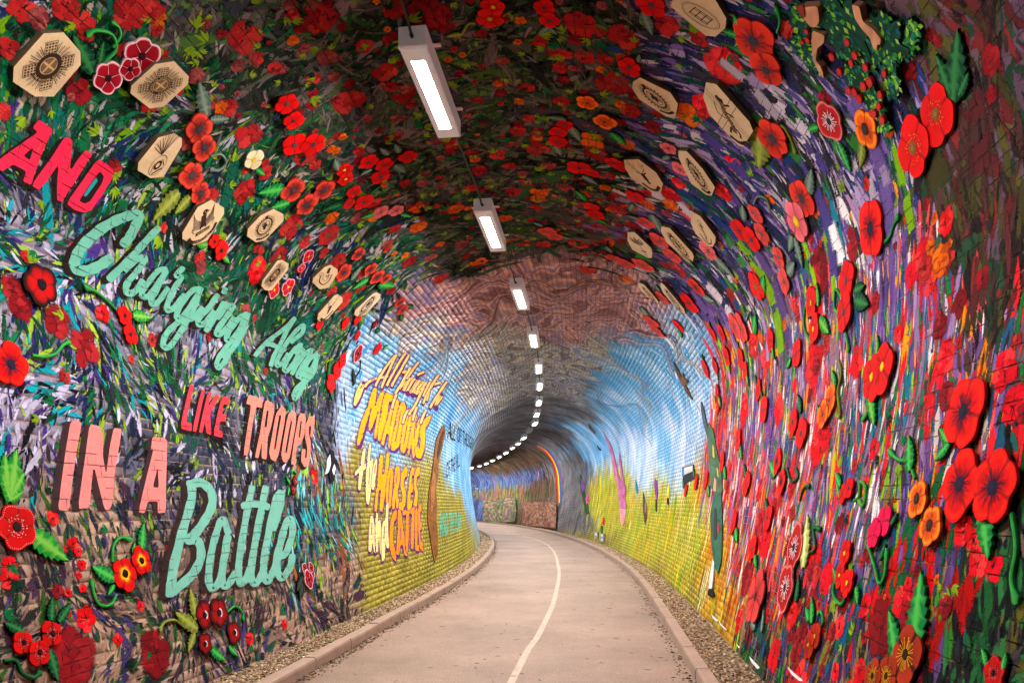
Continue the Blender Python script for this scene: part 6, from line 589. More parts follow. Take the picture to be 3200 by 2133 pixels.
# painted poppies: five to seven petals brushed on the brick, with small leaf sprigs
pt = Film()
PC = {'R': [(166,48,48),(150,42,44),(180,62,58)], 'D': [(134,34,38),(116,30,36),(150,44,48)], 'P': [(216,46,56),(200,34,44),(224,70,70)], 'O': [(204,96,40),(190,84,34),(214,112,52)], 'M': [(140,66,66),(124,56,58),(150,80,76)], 'L': [(140,168,50),(120,150,44),(158,184,66)]}
ph_ = [.0057]
def painted_flower(s, v, r, key):
    h = ph_[0]; ph_[0] = .0057+((ph_[0]-.0057+.0000031) % .0021); np_ = rng.integers(4, 8); a0 = rng.uniform(0, 6.28); cs = lin(PC[key])
    for k in range(np_):
        a = a0+6.283*k/np_+rng.normal(0, .15); rr = r*rng.uniform(.48, .66); cx, cy_ = s+math.cos(a)*r*.5, v+math.sin(a)*r*.5
        th = np.linspace(0, 6.283, 12, endpoint=False); rad = rr*rng.uniform(.8, 1.15, 12)
        q = np.stack([cx+rad*np.cos(th), cy_+rad*np.sin(th)], 1); q = np.vstack([[[cx, cy_]], q]); c = cs[rng.integers(len(cs))]*rng.uniform(.7, 1.2)
        cc = np.vstack([[c*1.05], np.tile(c, (12, 1))*rng.uniform(.75, 1.1, (12, 1))])
        pt.add(q, [[0, 1+i, 1+(i+1) % 12] for i in range(12)], cc, h+k*1.2e-7*4, [1.6]+[.12]*12)
    dk = lin((52, 22, 24))
    for k in range(np_+1):
        a = a0+6.283*(k+.5)/np_+rng.normal(0, .2); l = r*rng.uniform(.35, .75); w = r*.05; dx, dy = math.cos(a), math.sin(a)
        q = [(s+dx*r*.1-dy*w, v+dy*r*.1+dx*w), (s+dx*r*.1+dy*w, v+dy*r*.1-dx*w), (s+dx*l+dy*w*.2, v+dy*l-dx*w*.2), (s+dx*l-dy*w*.2, v+dy*l+dx*w*.2)]
        pt.add(q, [[0, 1, 2], [0, 2, 3]], dk, h+1.2e-5+k*1e-7)
    th = np.linspace(0, 6.283, 9, endpoint=False); rad = r*rng.uniform(.1, .2, 9); q = np.vstack([[[s, v]], np.stack([s+rad*np.cos(th), v+rad*np.sin(th)], 1)])
    pt.add(q, [[0, 1+i, 1+(i+1) % 9] for i in range(9)], dk*rng.uniform(.6, 2.0), h+1.5e-5)
def painted_leaf(s, v, L, a, c):
    h = ph_[0]; ph_[0] = .0057+((ph_[0]-.0057+.0000031) % .0021)
    for da in (-.75, -.3, 0.05, .4, .8):
        aa = a+da+rng.normal(0, .08); l = L*rng.uniform(.6, 1)*(1-.35*abs(da)); dx, dy = math.cos(aa), math.sin(aa); w = l*.13
        q = [(s, v), (s+dx*l*.45-dy*w, v+dy*l*.45+dx*w), (s+dx*l, v+dy*l), (s+dx*l*.45+dy*w, v+dy*l*.45-dx*w)]
        pt.add(q, [[0, 1, 2], [0, 2, 3]], c*rng.uniform(.7, 1.25), h+da*1e-6)
for s, v, r, key in PAINTED: painted_flower(s, v, r, key)
PR = {'ceil': ('RMDMDO', .022, .06, 430), 'lgreen': ('RRDM', .03, .08, 90), 'rup': ('RDMO', .03, .08, 45), 'rred': ('PRDO', .04, .1, 50), 'rmid': ('PRDO', .03, .08, 34), 'llow': ('DDP', .02, .06, 26), 'redge': ('DDR', .03, .08, 26), 'rlow': ('DRDP', .03, .09, 36), 'lmix': ('DR', .03, .06, 16)}
n = 14000; s = np.exp(rng.uniform(math.log(2.5), math.log(12.5), n)); v = rng.uniform(.1, LP-.1, n); zz = zone_of(s, v); cnt = {}
for i in range(n):
    k = ZK[zz[i]]
    if k in PR and cnt.get(k, 0) < PR[k][3]:
        cnt[k] = cnt.get(k, 0)+1; ks, a, b, _ = PR[k]; painted_flower(s[i], v[i], rng.uniform(a, b)*(s[i]/5)**.3, ks[rng.integers(len(ks))])
cnt = {}; LR = {'ceil': 380, 'lgreen': 230, 'rup': 60, 'lmix': 60, 'rmid': 40, 'llow': 90, 'rlow': 40, 'lteal': 60}
lime = lin((124, 152, 56)); em = lin((30, 100, 60)); dkl = lin((16, 44, 32))
for i in range(n-1, 0, -1):
    k = ZK[zz[i]]
    if k in LR and cnt.get(k, 0) < LR[k]:
        cnt[k] = cnt.get(k, 0)+1; painted_leaf(s[i], v[i], rng.uniform(.06, .15)*(s[i]/5)**.3, rng.uniform(0, 6.28), (lime, em, dkl, lime)[rng.integers(4)] if k != 'llow' else (dkl, em, lin((40, 40, 50)))[rng.integers(3)])
pt.build('painted_poppies', tunnel)['kind'] = 'stuff'

# the far rainbow and the chipped white paint at the wall foot
rb = Film(); ri, ro = [catmull(p) for p in RAINBOW]
for k, c in enumerate([(150,30,36),(214,40,36),(232,110,36),(244,206,50),(56,120,60),(50,90,180),(130,70,170)]):
    a, b = ri+(ro-ri)*k/7, ri+(ro-ri)*(k+1)/7; q = np.stack([a, b], 1).reshape(-1, 2); i = np.arange(len(a)-1)*2
    rb.add(q, np.stack([i, i+1, i+3, i+2], 1), lin(c), .009)
rb.build('painted_rainbow', tunnel)
wf = Film()
for poly in SCUFFS: film_poly(wf, poly, lin((225, 222, 226)), .0087, 1)
wf.build('chipped_white_paint', tunnel)

# painted lettering
def text_tris(body):
    cu = bpy.data.curves.new('t', 'FONT'); cu.body = body; cu.resolution_u = 2; o = bpy.data.objects.new('t', cu); col.objects.link(o)
    dg = bpy.context.evaluated_depsgraph_get(); me = o.evaluated_get(dg).to_mesh(); me.calc_loop_triangles()
    V = np.array([x.co[:2] for x in me.vertices]); T = np.array([t.vertices for t in me.loop_triangles]); out = V[T]
    o.evaluated_get(dg).to_mesh_clear(); bpy.data.objects.remove(o); bpy.data.curves.remove(cu)
    mn, mx = V.min(0), V.max(0); return (out-mn)/(mx-mn), (mx-mn)
for wi, (lab, c, shc, sh, polys, holes, strk, outl, pJ, slits) in enumerate(WORDS):
    fm = Film(); h0 = .0084; c = lin(c); shc = lin(shc); sh = np.array(sh); hstep = .00001
    for k in range(6, 0, -1):
        for poly in polys: film_poly(fm, np.array(poly)+sh*k/6, shc, h0, 2); h0 += hstep
        for p, w, J, g_ in strk: ribbon(fm, np.array(p)+sh*k/6, w+2*outl, J, shc, h0, dh=.00001); h0 += hstep
    h0 += .0004
    for poly, J in zip(polys, pJ):
        if outl:
            for a_, b_ in zip(poly, poly[1:]+poly[:1]): ribbon(fm, [a_, b_], 2*outl, J, shc, h0, dh=0); h0 += hstep*.3
            h0 += hstep
        film_poly(fm, poly, c, h0, 2 if outl else 3); h0 += hstep*2
    for p, w, J in slits: ribbon(fm, p, w, J, shc, h0, dh=.00001); h0 += hstep*2
    for gi in sorted({k[3] for k in strk}):
        if outl:
            for p, w, J, g_ in strk:
                if g_ == gi: ribbon(fm, p, w+2*outl, J, shc, h0, dh=.00001); h0 += hstep*2
        for p, w, J, g_ in strk:
            if g_ == gi: ribbon(fm, p, w, J, c, h0, dh=.00003 if outl else .0003); h0 += hstep*4
    h0 += .0004
    for poly, hc in holes: film_poly(fm, poly, lin(hc), h0, 2); h0 += hstep*8
    o = fm.build('painted_word', tunnel); o['label'] = lab
for t, c, quad in FONT_WORDS:
    fm = Film(); T, _ = text_tris(t); q = np.array(quad); X, Y = T[..., :1], T[..., 1:]
    SV = (q[0]*(1-X)+q[1]*X)*Y+(q[3]*(1-X)+q[2]*X)*(1-Y)
    fm.add(SV.reshape(-1, 2), np.arange(SV.shape[0]*3).reshape(-1, 3), lin(c), .0088); fm.build('painted_word', tunnel)['label'] = 'painted block words '+t

# ------------------------------------------------------------------ cut-out boards on the wall
GREEN = {'green': ((36,110,60),(90,180,90)), 'dgreen': ((20,62,42),(60,120,70)), 'grey': ((84,102,92),(130,148,132)), 'olive': ((104,112,54),(150,160,84)), 'bright': ((44,128,56),(120,176,84)), 'black': ((26,34,30),(60,70,60)), 'tan': ((150,120,90),(180,150,120)), 'dots': ((150,160,90),(220,220,160))}
STY = {  # petals, rim, eye, eye radius, ring colour or None, petal count, second line colour, detail
 'f': dict(p=(210,40,38), eye=(64,58,62), er=.2), 'f2': dict(p=(206,48,42), eye=(40,26,26), er=.22),
 'sm': dict(p=(190,58,48), eye=(62,50,54), er=.26, rim=(206,84,70), vein=(120,34,32), stam=(70,56,60)),
 'c': dict(p=(150,22,42), eye=(40,16,22), er=.2, line=(236,190,196)), 'c2': dict(p=(196,36,54), eye=(200,170,60), er=.16, line=(236,180,186)),
 'cr': dict(p=(226,210,172), eye=(190,160,40), er=.2, n=4), 'y': dict(p=(212,38,30), eye=(196,170,60), er=.17, rim=(220,66,54), vein=(150,34,30)),
 'y2': dict(p=(168,52,38), eye=(180,160,70), er=.15, vein=(110,34,28)),
 'p': dict(p=(214,104,104), eye=(110,70,74), er=.2, rim=(228,140,136), vein=(186,70,74)), 'p2': dict(p=(206,80,76), eye=(90,80,84), er=.2, vein=(170,58,56)),
 'py': dict(p=(222,96,110), eye=(196,160,60), er=.28, n=5, rim=(236,150,154)),
 'k': dict(p=(196,24,24), eye=(24,16,20), er=.25, edge=(34,18,18), n=5), 'g': dict(p=(204,28,32), eye=(44,30,26), er=.2, rim=(226,60,60), vein=(140,20,24)),
 's': dict(p=(214,26,22), eye=(34,28,44), er=.22, rim=(230,60,44), vein=(150,28,28), stam=(40,34,56)),
 's2': dict(p=(204,50,44), eye=(58,50,56), er=.24, rim=(220,90,70), vein=(136,34,34), stam=(74,64,66)),
 'w': dict(p=(178,22,28), eye=(34,22,24), er=.2, dots=(240,225,220), n=5), 'w2': dict(p=(190,30,34), eye=(26,20,22), er=.22, dots=(240,220,210), vein=(60,20,22)),
 'o': dict(p=(192,34,30), eye=(28,18,16), er=.24, ring=(246,196,70)), 'or': dict(p=(218,84,36), eye=(70,50,70), er=.15, rim=(240,140,60), vein=(170,56,28)),
 'or2': dict(p=(216,80,34), eye=(56,42,36), er=.3, rim=(244,150,70), vein=(180,60,30)), 'd': dict(p=(156,30,32), eye=(30,18,20), er=.24, edge=(60,20,24), crescent=(232,222,226)),
 'pl': dict(p=(218,22,36), eye=(120,90,50), er=.2, dots=(200,170,80)), 'pk': dict(p=(222,40,86), eye=(190,60,80), er=.1),
 'v': dict(p=(172,42,44), eye=(40,28,34), er=.22, line=(214,120,116), stam=(225,205,210), vein=(110,26,30)), 'ru': dict(p=(150,52,38), eye=(40,26,24), er=.24, vein=(60,26,22), rim=(170,70,50), stam=(200,150,50)), 'ru2': dict(p=(196,66,64), eye=(70,30,36), er=.16, rim=(216,96,90), vein=(120,36,40)),
}
def upsign(v): return 1.0 if v < LP/2 else -1.0
def to_world(fr, xy, h):
    p, a, b, nrm = fr; xy = np.asarray(xy, float)
    return p+xy[:, :1]*a+xy[:, 1:2]*b+np.reshape(h, (-1, 1))*nrm
def board_mesh(name, pts2, F_, hs, cols, fr, root, parent, rim, back, mat=None, edge=.45):
    """front sheet (pts2, faces, heights) closed with a rim wall down to the back"""
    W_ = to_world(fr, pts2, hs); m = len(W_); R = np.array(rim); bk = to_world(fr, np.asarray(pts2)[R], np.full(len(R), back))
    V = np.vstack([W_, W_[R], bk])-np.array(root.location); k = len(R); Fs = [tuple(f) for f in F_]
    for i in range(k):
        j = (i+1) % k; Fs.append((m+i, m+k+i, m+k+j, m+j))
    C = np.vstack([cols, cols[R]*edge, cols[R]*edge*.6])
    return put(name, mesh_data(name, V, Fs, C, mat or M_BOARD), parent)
def flower(root, s, v, r, sty, lift):
    st = STY[sty]; fr = axes(s, v); up = upsign(v); N = 48; n = st.get('n', int(rng.choice([4, 4, 5]))); a0 = rng.uniform(0, 6.28)
    th = np.arange(N)/N*2*np.pi; pk = np.abs(np.cos(n*(th-a0)/2)); pid = np.floor(((th-a0)/(2*np.pi)*n+.5) % n).astype(int)
    psz = rng.uniform(.86, 1.06, n); rad = r*(.74+.26*pk**.55)*psz[pid]*(1+.02*np.sin(th*9+a0)); rad = .5*rad+.25*(np.roll(rad, 1)+np.roll(rad, -1))
    rings = np.array([.12, .3, .5, .7, .86, .94, 1.0]); base = lin(st['p']); rim = lin(st.get('rim', st['p'])); vein = lin(st['vein']) if 'vein' in st else base*.45
    tint = rng.uniform(.84, 1.14, n)[pid][:, None]; seam = (pk < .16)
    pts = [(0, 0)]; cols = [base*.4]; hs = [.011]
    for q in rings:
        pts += list(np.stack([np.cos(th)*rad*q, up*np.sin(th)*rad*q], 1))
        c = base*(1-q*.35)+rim*(q*.35); c = c[None]*tint*(.72+.32*q)
        if 'vein' in st and q < .6: c = c*(1-.55*(rng.random((N, 1)) < .35))+vein[None]*(.55*(rng.random((N, 1)) < .35))
        if q > .25: c = np.where(seam[:, None], vein[None]*.9, c)
        if 'line' in st and q > .93: c = np.tile(lin(st['line']), (N, 1))
        if 'edge' in st: c = c*(1-np.clip((q-.62)/.25, 0, 1))+lin(st['edge'])*np.clip((q-.62)/.25, 0, 1)
        if 'ring' in st and .25 < q < .55: c = np.tile(lin(st['ring']), (N, 1)) if q < .4 else .5*c+.5*lin((214, 90, 40))
        if sty in ('s', 'or', 'or2', 'sm') and .8 < q < .9: c = np.where(seam[:, None], c, rim[None]*1.05)
        cols += list(c); hs += list(.011+.0018*np.sin(q*2.4)*np.ones(N)-.0012*seam*(q > .4))
    Fs = [(0, 1+i, 1+(i+1) % N) for i in range(N)]
    for k in range(len(rings)-1):
        a, b = 1+k*N, 1+(k+1)*N
        Fs += [(a+i, b+i, b+(i+1) % N, a+(i+1) % N) for i in range(N)]
    hs = np.array(hs)+lift; rimi = np.arange(1+(len(rings)-1)*N, 1+len(rings)*N)
    if up < 0: Fs = [f[::-1] for f in Fs]
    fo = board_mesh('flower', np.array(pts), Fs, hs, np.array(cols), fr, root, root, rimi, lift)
    # raised eye with stamens or dots
    er = st['er']*r; M = 18; t2 = np.arange(M)/M*2*np.pi; ej = er*rng.uniform(.86, 1.1, M); ec = lin(st['eye'])
    ep = [(0, 0)]+list(np.stack([np.cos(t2)*ej*.6, np.sin(t2)*ej*.6], 1))+list(np.stack([np.cos(t2)*ej, np.sin(t2)*ej], 1))
    eh = [.024]+[.0235]*M+[.0215]*M; ecol = [ec*1.6]+[ec*rng.uniform(.8, 1.5)]*M+[ec]*M
    eF = [(0, 1+i, 1+(i+1) % M) for i in range(M)]+[(1+i, 1+M+i, 1+M+(i+1) % M, 1+(i+1) % M) for i in range(M)]
    ep = np.array(ep); ecol = np.array(ecol); eh = np.array(eh); extra = []
    def quad(x0, y0, x1, y1, w, c, h):
        nonlocal ep, ecol, eh
        d = np.array([x1-x0, y1-y0]); d = d/(np.linalg.norm(d)+1e-9); nn = np.array([-d[1], d[0]])*w*.5; k = len(ep); a = np.array([x0, y0]); b = np.array([x1, y1])
        ep = np.vstack([ep, [a-nn, a+nn, b+nn*.7, b-nn*.7]]); ecol = np.vstack([ecol, np.tile(c, (4, 1))]); eh = np.concatenate([eh, np.full(4, h)]); extra.append((k, k+1, k+2, k+3))
    if 'stam' in st and r > .06:
        sc_ = lin(st['stam'])
        for k in range(26):
            a = k/26*6.283+rng.normal(0, .08); l = er*rng.uniform(1.7, 2.3); quad(math.cos(a)*er*.7, math.sin(a)*er*.7, math.cos(a)*l, math.sin(a)*l, r*.03, sc_, .0225+k*1e-5)
            if k % 2 == 0: quad(math.cos(a)*l*.97, math.sin(a)*l*.97, math.cos(a)*l*1.08, math.sin(a)*l*1.08, r*.045, sc_*1.3, .0229+k*1e-5)
    if 'dots' in st:
        dc = lin(st['dots'])
        for k in range(44):
            a = rng.uniform(0, 6.283); l = er*rng.uniform(1.15, 2.3); quad(math.cos(a)*l, math.sin(a)*l, math.cos(a)*(l+r*.03), math.sin(a)*(l+r*.03), r*.022, dc, .0225+k*1e-5)
        if sty == 'w':
            for k in range(60):
                a = k/60*6.283; l = np.interp(a, th, rad, period=6.2832)*.93; quad(math.cos(a)*l, up*math.sin(a)*l, math.cos(a)*l+r*.022, up*math.sin(a)*l, r*.022, dc, .0232)
    if 'crescent' in st:
        for k in range(9):
            a = -1.2+k*.3; quad(math.cos(a)*er*.8, math.sin(a)*er*.8, math.cos(a)*er*1.25, math.sin(a)*er*1.25, er*.34, lin(st['crescent'])*rng.uniform(.6, 1), .0235+k*1e-5)
    if 'line' in st:
        for k in range(n):
            a = a0+(k+.5)*6.283/n; quad(math.cos(a)*er*1.1, up*math.sin(a)*er*1.1, math.cos(a)*r*.72, up*math.sin(a)*r*.72, r*.03, lin(st['line'])*.9, .0222+k*1e-5)
    W_ = to_world(fr, ep, eh+lift-.0075)-np.array(root.location)
    put('flower_eye', mesh_data('flower_eye', W_, eF+extra, ecol, M_BOARD), fo)
    return fo
def leaf(root, s0, v0, s1, v1, key, lift):
    sm, vm = (s0+s1)/2, (v0+v1)/2; fr = axes(sm, vm); d = np.array([s1-s0, v1-v0]); L = max(np.linalg.norm(d), .03); d = d/L; nn = np.array([-d[1], d[0]])
    T = 15; w0 = L*rng.uniform(.22, .3); base, vein = lin(GREEN[key][0]), lin(GREEN[key][1]); pts = []; cols = []; hs = []
    for i in range(T):
        t = i/(T-1); w = w0*math.sin(math.pi*min(.04+t*.96, 1)**.75)**.85*(1.0 if i % 2 else .72)+.001
        for k, u in enumerate((-1, -.5, -.12, .12, .5, 1)):
            back = .1*L*abs(u)*(.4 if i % 2 else 1)
            p = d*(t*L-L/2-back*.5)+nn*w*u; pts.append(p); hs.append(.013+.003*(1-abs(u)))
            cols.append(vein if abs(u) < .2 else (vein*.6+base*.4 if (i % 3 == 0 and abs(u) < .6) else base*rng.uniform(.75, 1.2)))
    F_ = [(i*6+k, i*6+k+1, i*6+k+7, i*6+k+6) for i in range(T-1) for k in range(5)]
    rim = [i*6 for i in range(T)]+[(T-1)*6+k for k in range(1, 5)]+[i*6+5 for i in range(T-1, -1, -1)]+[4, 3, 2, 1]
    return board_mesh('leaf', np.array(pts), F_, np.array(hs)+lift, np.array(cols), fr, root, root, rim, lift, edge=.5)
def stem(root, pts, key, lift):
    p = catmull(pts, 5); d = np.gradient(p, axis=0); d /= np.linalg.norm(d, axis=1)[:, None]+1e-9; nn = np.stack([-d[:, 1], d[:, 0]], 1); m = len(p)
    L = np.linalg.norm(np.diff(p, axis=0), axis=1).sum(); w = np.clip(L*.045, .005, .011)*np.linspace(.85, 1.1, m); w[-3:] *= np.array([1.5, 1.9, .7]); base, hi = lin(GREEN[key][0]), lin(GREEN[key][1]); V = []; C = []
    for sd, h, c in ((-1, 0, base*.4), (-1, .011, base), (0, .016, hi*.8), (1, .011, base), (1, 0, base*.4)):
        q = p+nn*(w*sd)[:, None]; V.append(wall(q[:, 0], q[:, 1], lift+h)); C.append(np.tile(c, (m, 1)))
    V = np.stack(V, 1).reshape(-1, 3)-np.array(root.location); C = np.stack(C, 1).reshape(-1, 3)*rng.uniform(.85, 1.15, (m*5, 1))
    F_ = [(i*5+k, i*5+k+1, i*5+k+6, i*5+k+5) for i in range(m-1) for k in range(4)]+[(0, 1, 2, 3, 4), tuple((m-1)*5+k for k in (4, 3, 2, 1, 0))]
    return put('stem', mesh_data('stem', V, F_, C, M_BOARD), root)
for lab, grp, sty, fls, lvs, sts, cat, nm in CLUSTERS:
    al = [(f[0], f[1]) for f in fls] or [(l[0], l[1]) for l in lvs]; s, v = np.mean(al, 0)
    root = empty(nm, wall(s, v, 0.0), lab, cat, grp)
    for pts, key in sts: stem(root, pts, key, .010)
    for l in lvs: leaf(root, *l, .012)
    for i, f in enumerate(fls): flower(root, f[0], f[1], f[2], f[3] if len(f) > 3 else sty, .013+f[2]**2/4.4+(i % 3)*.0055)

# octagonal plaques with printed badges
INK = lin((52, 38, 30)); INK2 = lin((110, 84, 62))
def seg(x0, y0, x1, y1, w): 
    d = np.array([x1-x0, y1-y0]); d = d/(np.linalg.norm(d)+1e-9); n_ = np.array([-d[1], d[0]])*w/2; a, b = np.array([x0, y0]), np.array([x1, y1]); return [a-n_, a+n_, b+n_, b-n_]
def arc(cx, cy_, rx, ry, w, a0=0, a1=360, n=28):
    t = np.radians(np.linspace(a0, a1, n)); return [[(cx+(rx-w/2)*math.cos(a), cy_+(ry-w/2)*math.sin(a)), (cx+(rx+w/2)*math.cos(a), cy_+(ry+w/2)*math.sin(a)), (cx+(rx+w/2)*math.cos(b), cy_+(ry+w/2)*math.sin(b)), (cx+(rx-w/2)*math.cos(b), cy_+(ry-w/2)*math.sin(b))] for a, b in zip(t[:-1], t[1:])]
def line(pts, w): p = catmull(pts, 4); return [seg(*p[i], *p[i+1], w) for i in range(len(p)-1)]
def emblem(kind):
    E = []; r = random.Random(hash_(kind))
    def e(q, c=INK): E.append((q, c))
    def es(qs, c=INK): [E.append((q, c)) for q in qs]
    if kind in ('star', 'star2', 'cross'):
        for k in range(28):
            a = k/28*6.283
            if min(abs(((a*4/6.283) % 1)), abs(1-(a*4/6.283) % 1)) < .2: continue
            x, y = math.cos(a), math.sin(a); l = .56+.05*(k % 2); es([seg(x*.3, y*.3, x*l, y*l, .018), seg(x*.36-y*.03, y*.36+x*.03, x*(l-.05)-y*.045, y*(l-.05)+x*.045, .012)])
        for (dx, dy) in ((0, 1), (0, -1), (1, 0), (-1, 0)):
            for i in range(5):
                for j in range(4):
                    u, w = .26+i*.075, (j-1.5)*.07; cx, cy_ = dx*u-dy*w, dy*u+dx*w; e(seg(cx-.024, cy_, cx+.024, cy_, .048), INK if (i+j) % 2 else INK2)
            es([seg(dx*.24-dy*s_, dy*.24+dx*s_, dx*.62-dy*s_, dy*.62+dx*s_, .014) for s_ in (-.15, .15)]); e(seg(dx*.62+dy*.15, dy*.62-dx*.15, dx*.62-dy*.15, dy*.62+dx*.15, .014))
        es(arc(0, 0, .27, .27, .1), INK); es(arc(0, 0, .1, .1, .2), INK2); es([seg(-.14, -.14, .14, .14, .05), seg(-.14, .14, .14, -.14, .05)], lin((186, 152, 110)))
        if kind == 'star': es(arc(0, 0, .36, .36, .09, 195, 345), INK)
    elif kind == 'grenade':
        es(arc(-.05, -.35, .34, .34, .02)); es(arc(-.05, -.35, .12, .12, .08)); es([seg(-.3, -.5, -.2, -.2, .03), seg(.2, -.5, .1, -.2, .03), seg(-.25, -.58, .15, -.58, .05)])
        for k in range(11):
            a = math.radians(30+k*11); es(line([(.02, .02), (.05+math.cos(a)*.3+.03*(k % 2), .05+math.sin(a)*.35), (.1+math.cos(a)*.6, .08+math.sin(a)*.68)], .022))
    elif kind == 'eagle':
        for sd in (-1, 1):
            for k in range(8): es(line([(sd*.1, .12-k*.04), (sd*(.3+.02*k), .3-k*.05), (sd*(.42-.01*k), .62-k*.12)], .022))
        e(seg(0, -.15, 0, .35, .2)); es(arc(.04, .45, .06, .06, .08)); e(seg(.1, .45, .2, .42, .05)); e(seg(-.28, -.32, .28, -.32, .14)); es(line([(-.55, -.3), (-.4, -.55), (0, -.68), (.4, -.55), (.55, -.3)], .13)); es([seg(-.1, -.2, -.1, -.05, .05), seg(.1, -.2, .1, -.05, .05)])
    elif kind == 'horn':
        es(line([(-.35, .2), (-.4, -.2), (-.1, -.55), (.25, -.4), (.4, 0)], .07)); es(arc(-.33, .28, .14, .1, .03)); es(line([(-.15, .2), (-.2, -.1), (0, -.3), (.15, -.2), (.25, .1)], .025)); e(seg(.1, .2, .2, .55, .18)); es(line([(0, .1), (.1, -.05), (.2, .1)], .05))
    elif kind == 'stag':
        e(seg(0, -.2, 0, .15, .2)); e(seg(0, -.4, 0, -.2, .12)); es([seg(-.1, .12, -.25, .2, .06), seg(.1, .12, .25, .2, .06)])
        for sd in (-1, 1):
            es(line([(sd*.06, .18), (sd*.3, .4), (sd*.25, .75)], .03)); es([seg(sd*.22, .36, sd*.12, .55, .025), seg(sd*.3, .5, sd*.45, .62, .025)])
        es(line([(-.42, -.4), (-.2, -.66), (.1, -.7), (.42, -.45)], .13))
    elif kind == 'anchor':
        e(seg(0, -.5, 0, .4, .05)); es(arc(0, .5, .1, .1, .03)); e(seg(-.2, .3, .2, .3, .04)); es(line([(-.4, -.2), (-.25, -.5), (0, -.58), (.25, -.5), (.4, -.2)], .06)); es(line([(.12, .4), (-.12, .1), (.14, -.15), (-.1, -.4)], .025))
    elif kind == 'dagger':
        e(seg(0, -.6, 0, .4, .05)); e(seg(0, .4, 0, .6, .08)); [e(seg(sd*.05, .1+.07*k, sd*(.5-.06*abs(k-2)), .22+.08*k, .035)) for sd in (-1, 1) for k in range(5)]; e(seg(-.2, -.3, .2, -.3, .06))
    elif kind == 'lion':
        es([seg(-.75, .7, .75, -.7, .014), seg(-.62, .8, .8, -.62, .014), seg(.75, .55, -.75, -.7, .014), seg(.62, .7, -.85, -.6, .014)])
        es(line([(-.1, .5), (0, .3), (-.05, .05), (.05, -.2), (0, -.45)], .16), INK2); es(line([(-.12, .45), (.1, .4)], .12)); es(line([(.05, .3), (.3, .35)], .05)); es(line([(0, .1), (.28, .05)], .05)); es(line([(.05, -.25), (.2, -.4), (.15, -.55)], .06)); es(line([(-.05, -.3), (-.2, -.5)], .06)); es(line([(-.1, -.1), (-.35, 0), (-.3, .3)], .03)); es(line([(-.3, -.62), (0, -.72), (.35, -.6)], .1))
    elif kind == 'oval':
        es(arc(0, 0, .42, .62, .02)); es(arc(0, 0, .37, .56, .012)); [e(seg(x, -.3, x, .3, .03)) for x in (-.2, -.12, .12, .2)]; [e(seg(-.22, y, .22, y, .03)) for y in (-.3, -.1, .1, .3)]
    else:
        es(arc(0, -.02, .32, .42, .06)); es(arc(0, -.02, .22, .3, .02))
        for k in range(26):
            a = k/26*6.283; x, y = math.cos(a)*.4, math.sin(a)*.52; e(seg(x*.86, y*.86-.02, x*1.12, y*1.12-.02, .04), INK if k % 2 else INK2)
        e(seg(-.08, .5, .08, .5, .16)); e(seg(0, -.2, 0, .2, .1)); e(seg(-.12, .02, .12, .02, .08)); es(line([(-.3, -.6), (0, -.7), (.3, -.6)], .1))
        for k in range(6): es(line([(r.uniform(-.18, .18), r.uniform(-.25, .25)) for _ in range(3)], .02))
    return E
def hash_(k): return sum(ord(ch)*(i+1) for i, ch in enumerate(k))
SCROLL = {'star': [('THE ROYAL SCOTS', 'arc', .36, 200, 340)], 'star2': [('NEMO ME IMPUNE LACESSIT', 'ring', .27, 225, -100)], 'eagle': [('WATERLOO', 'line', -.32, .48), ('ROYAL SCOTS GREYS', 'line', -.645, .7)]}
TAN = lin((204, 178, 144)); PALE = lin((216, 202, 180))
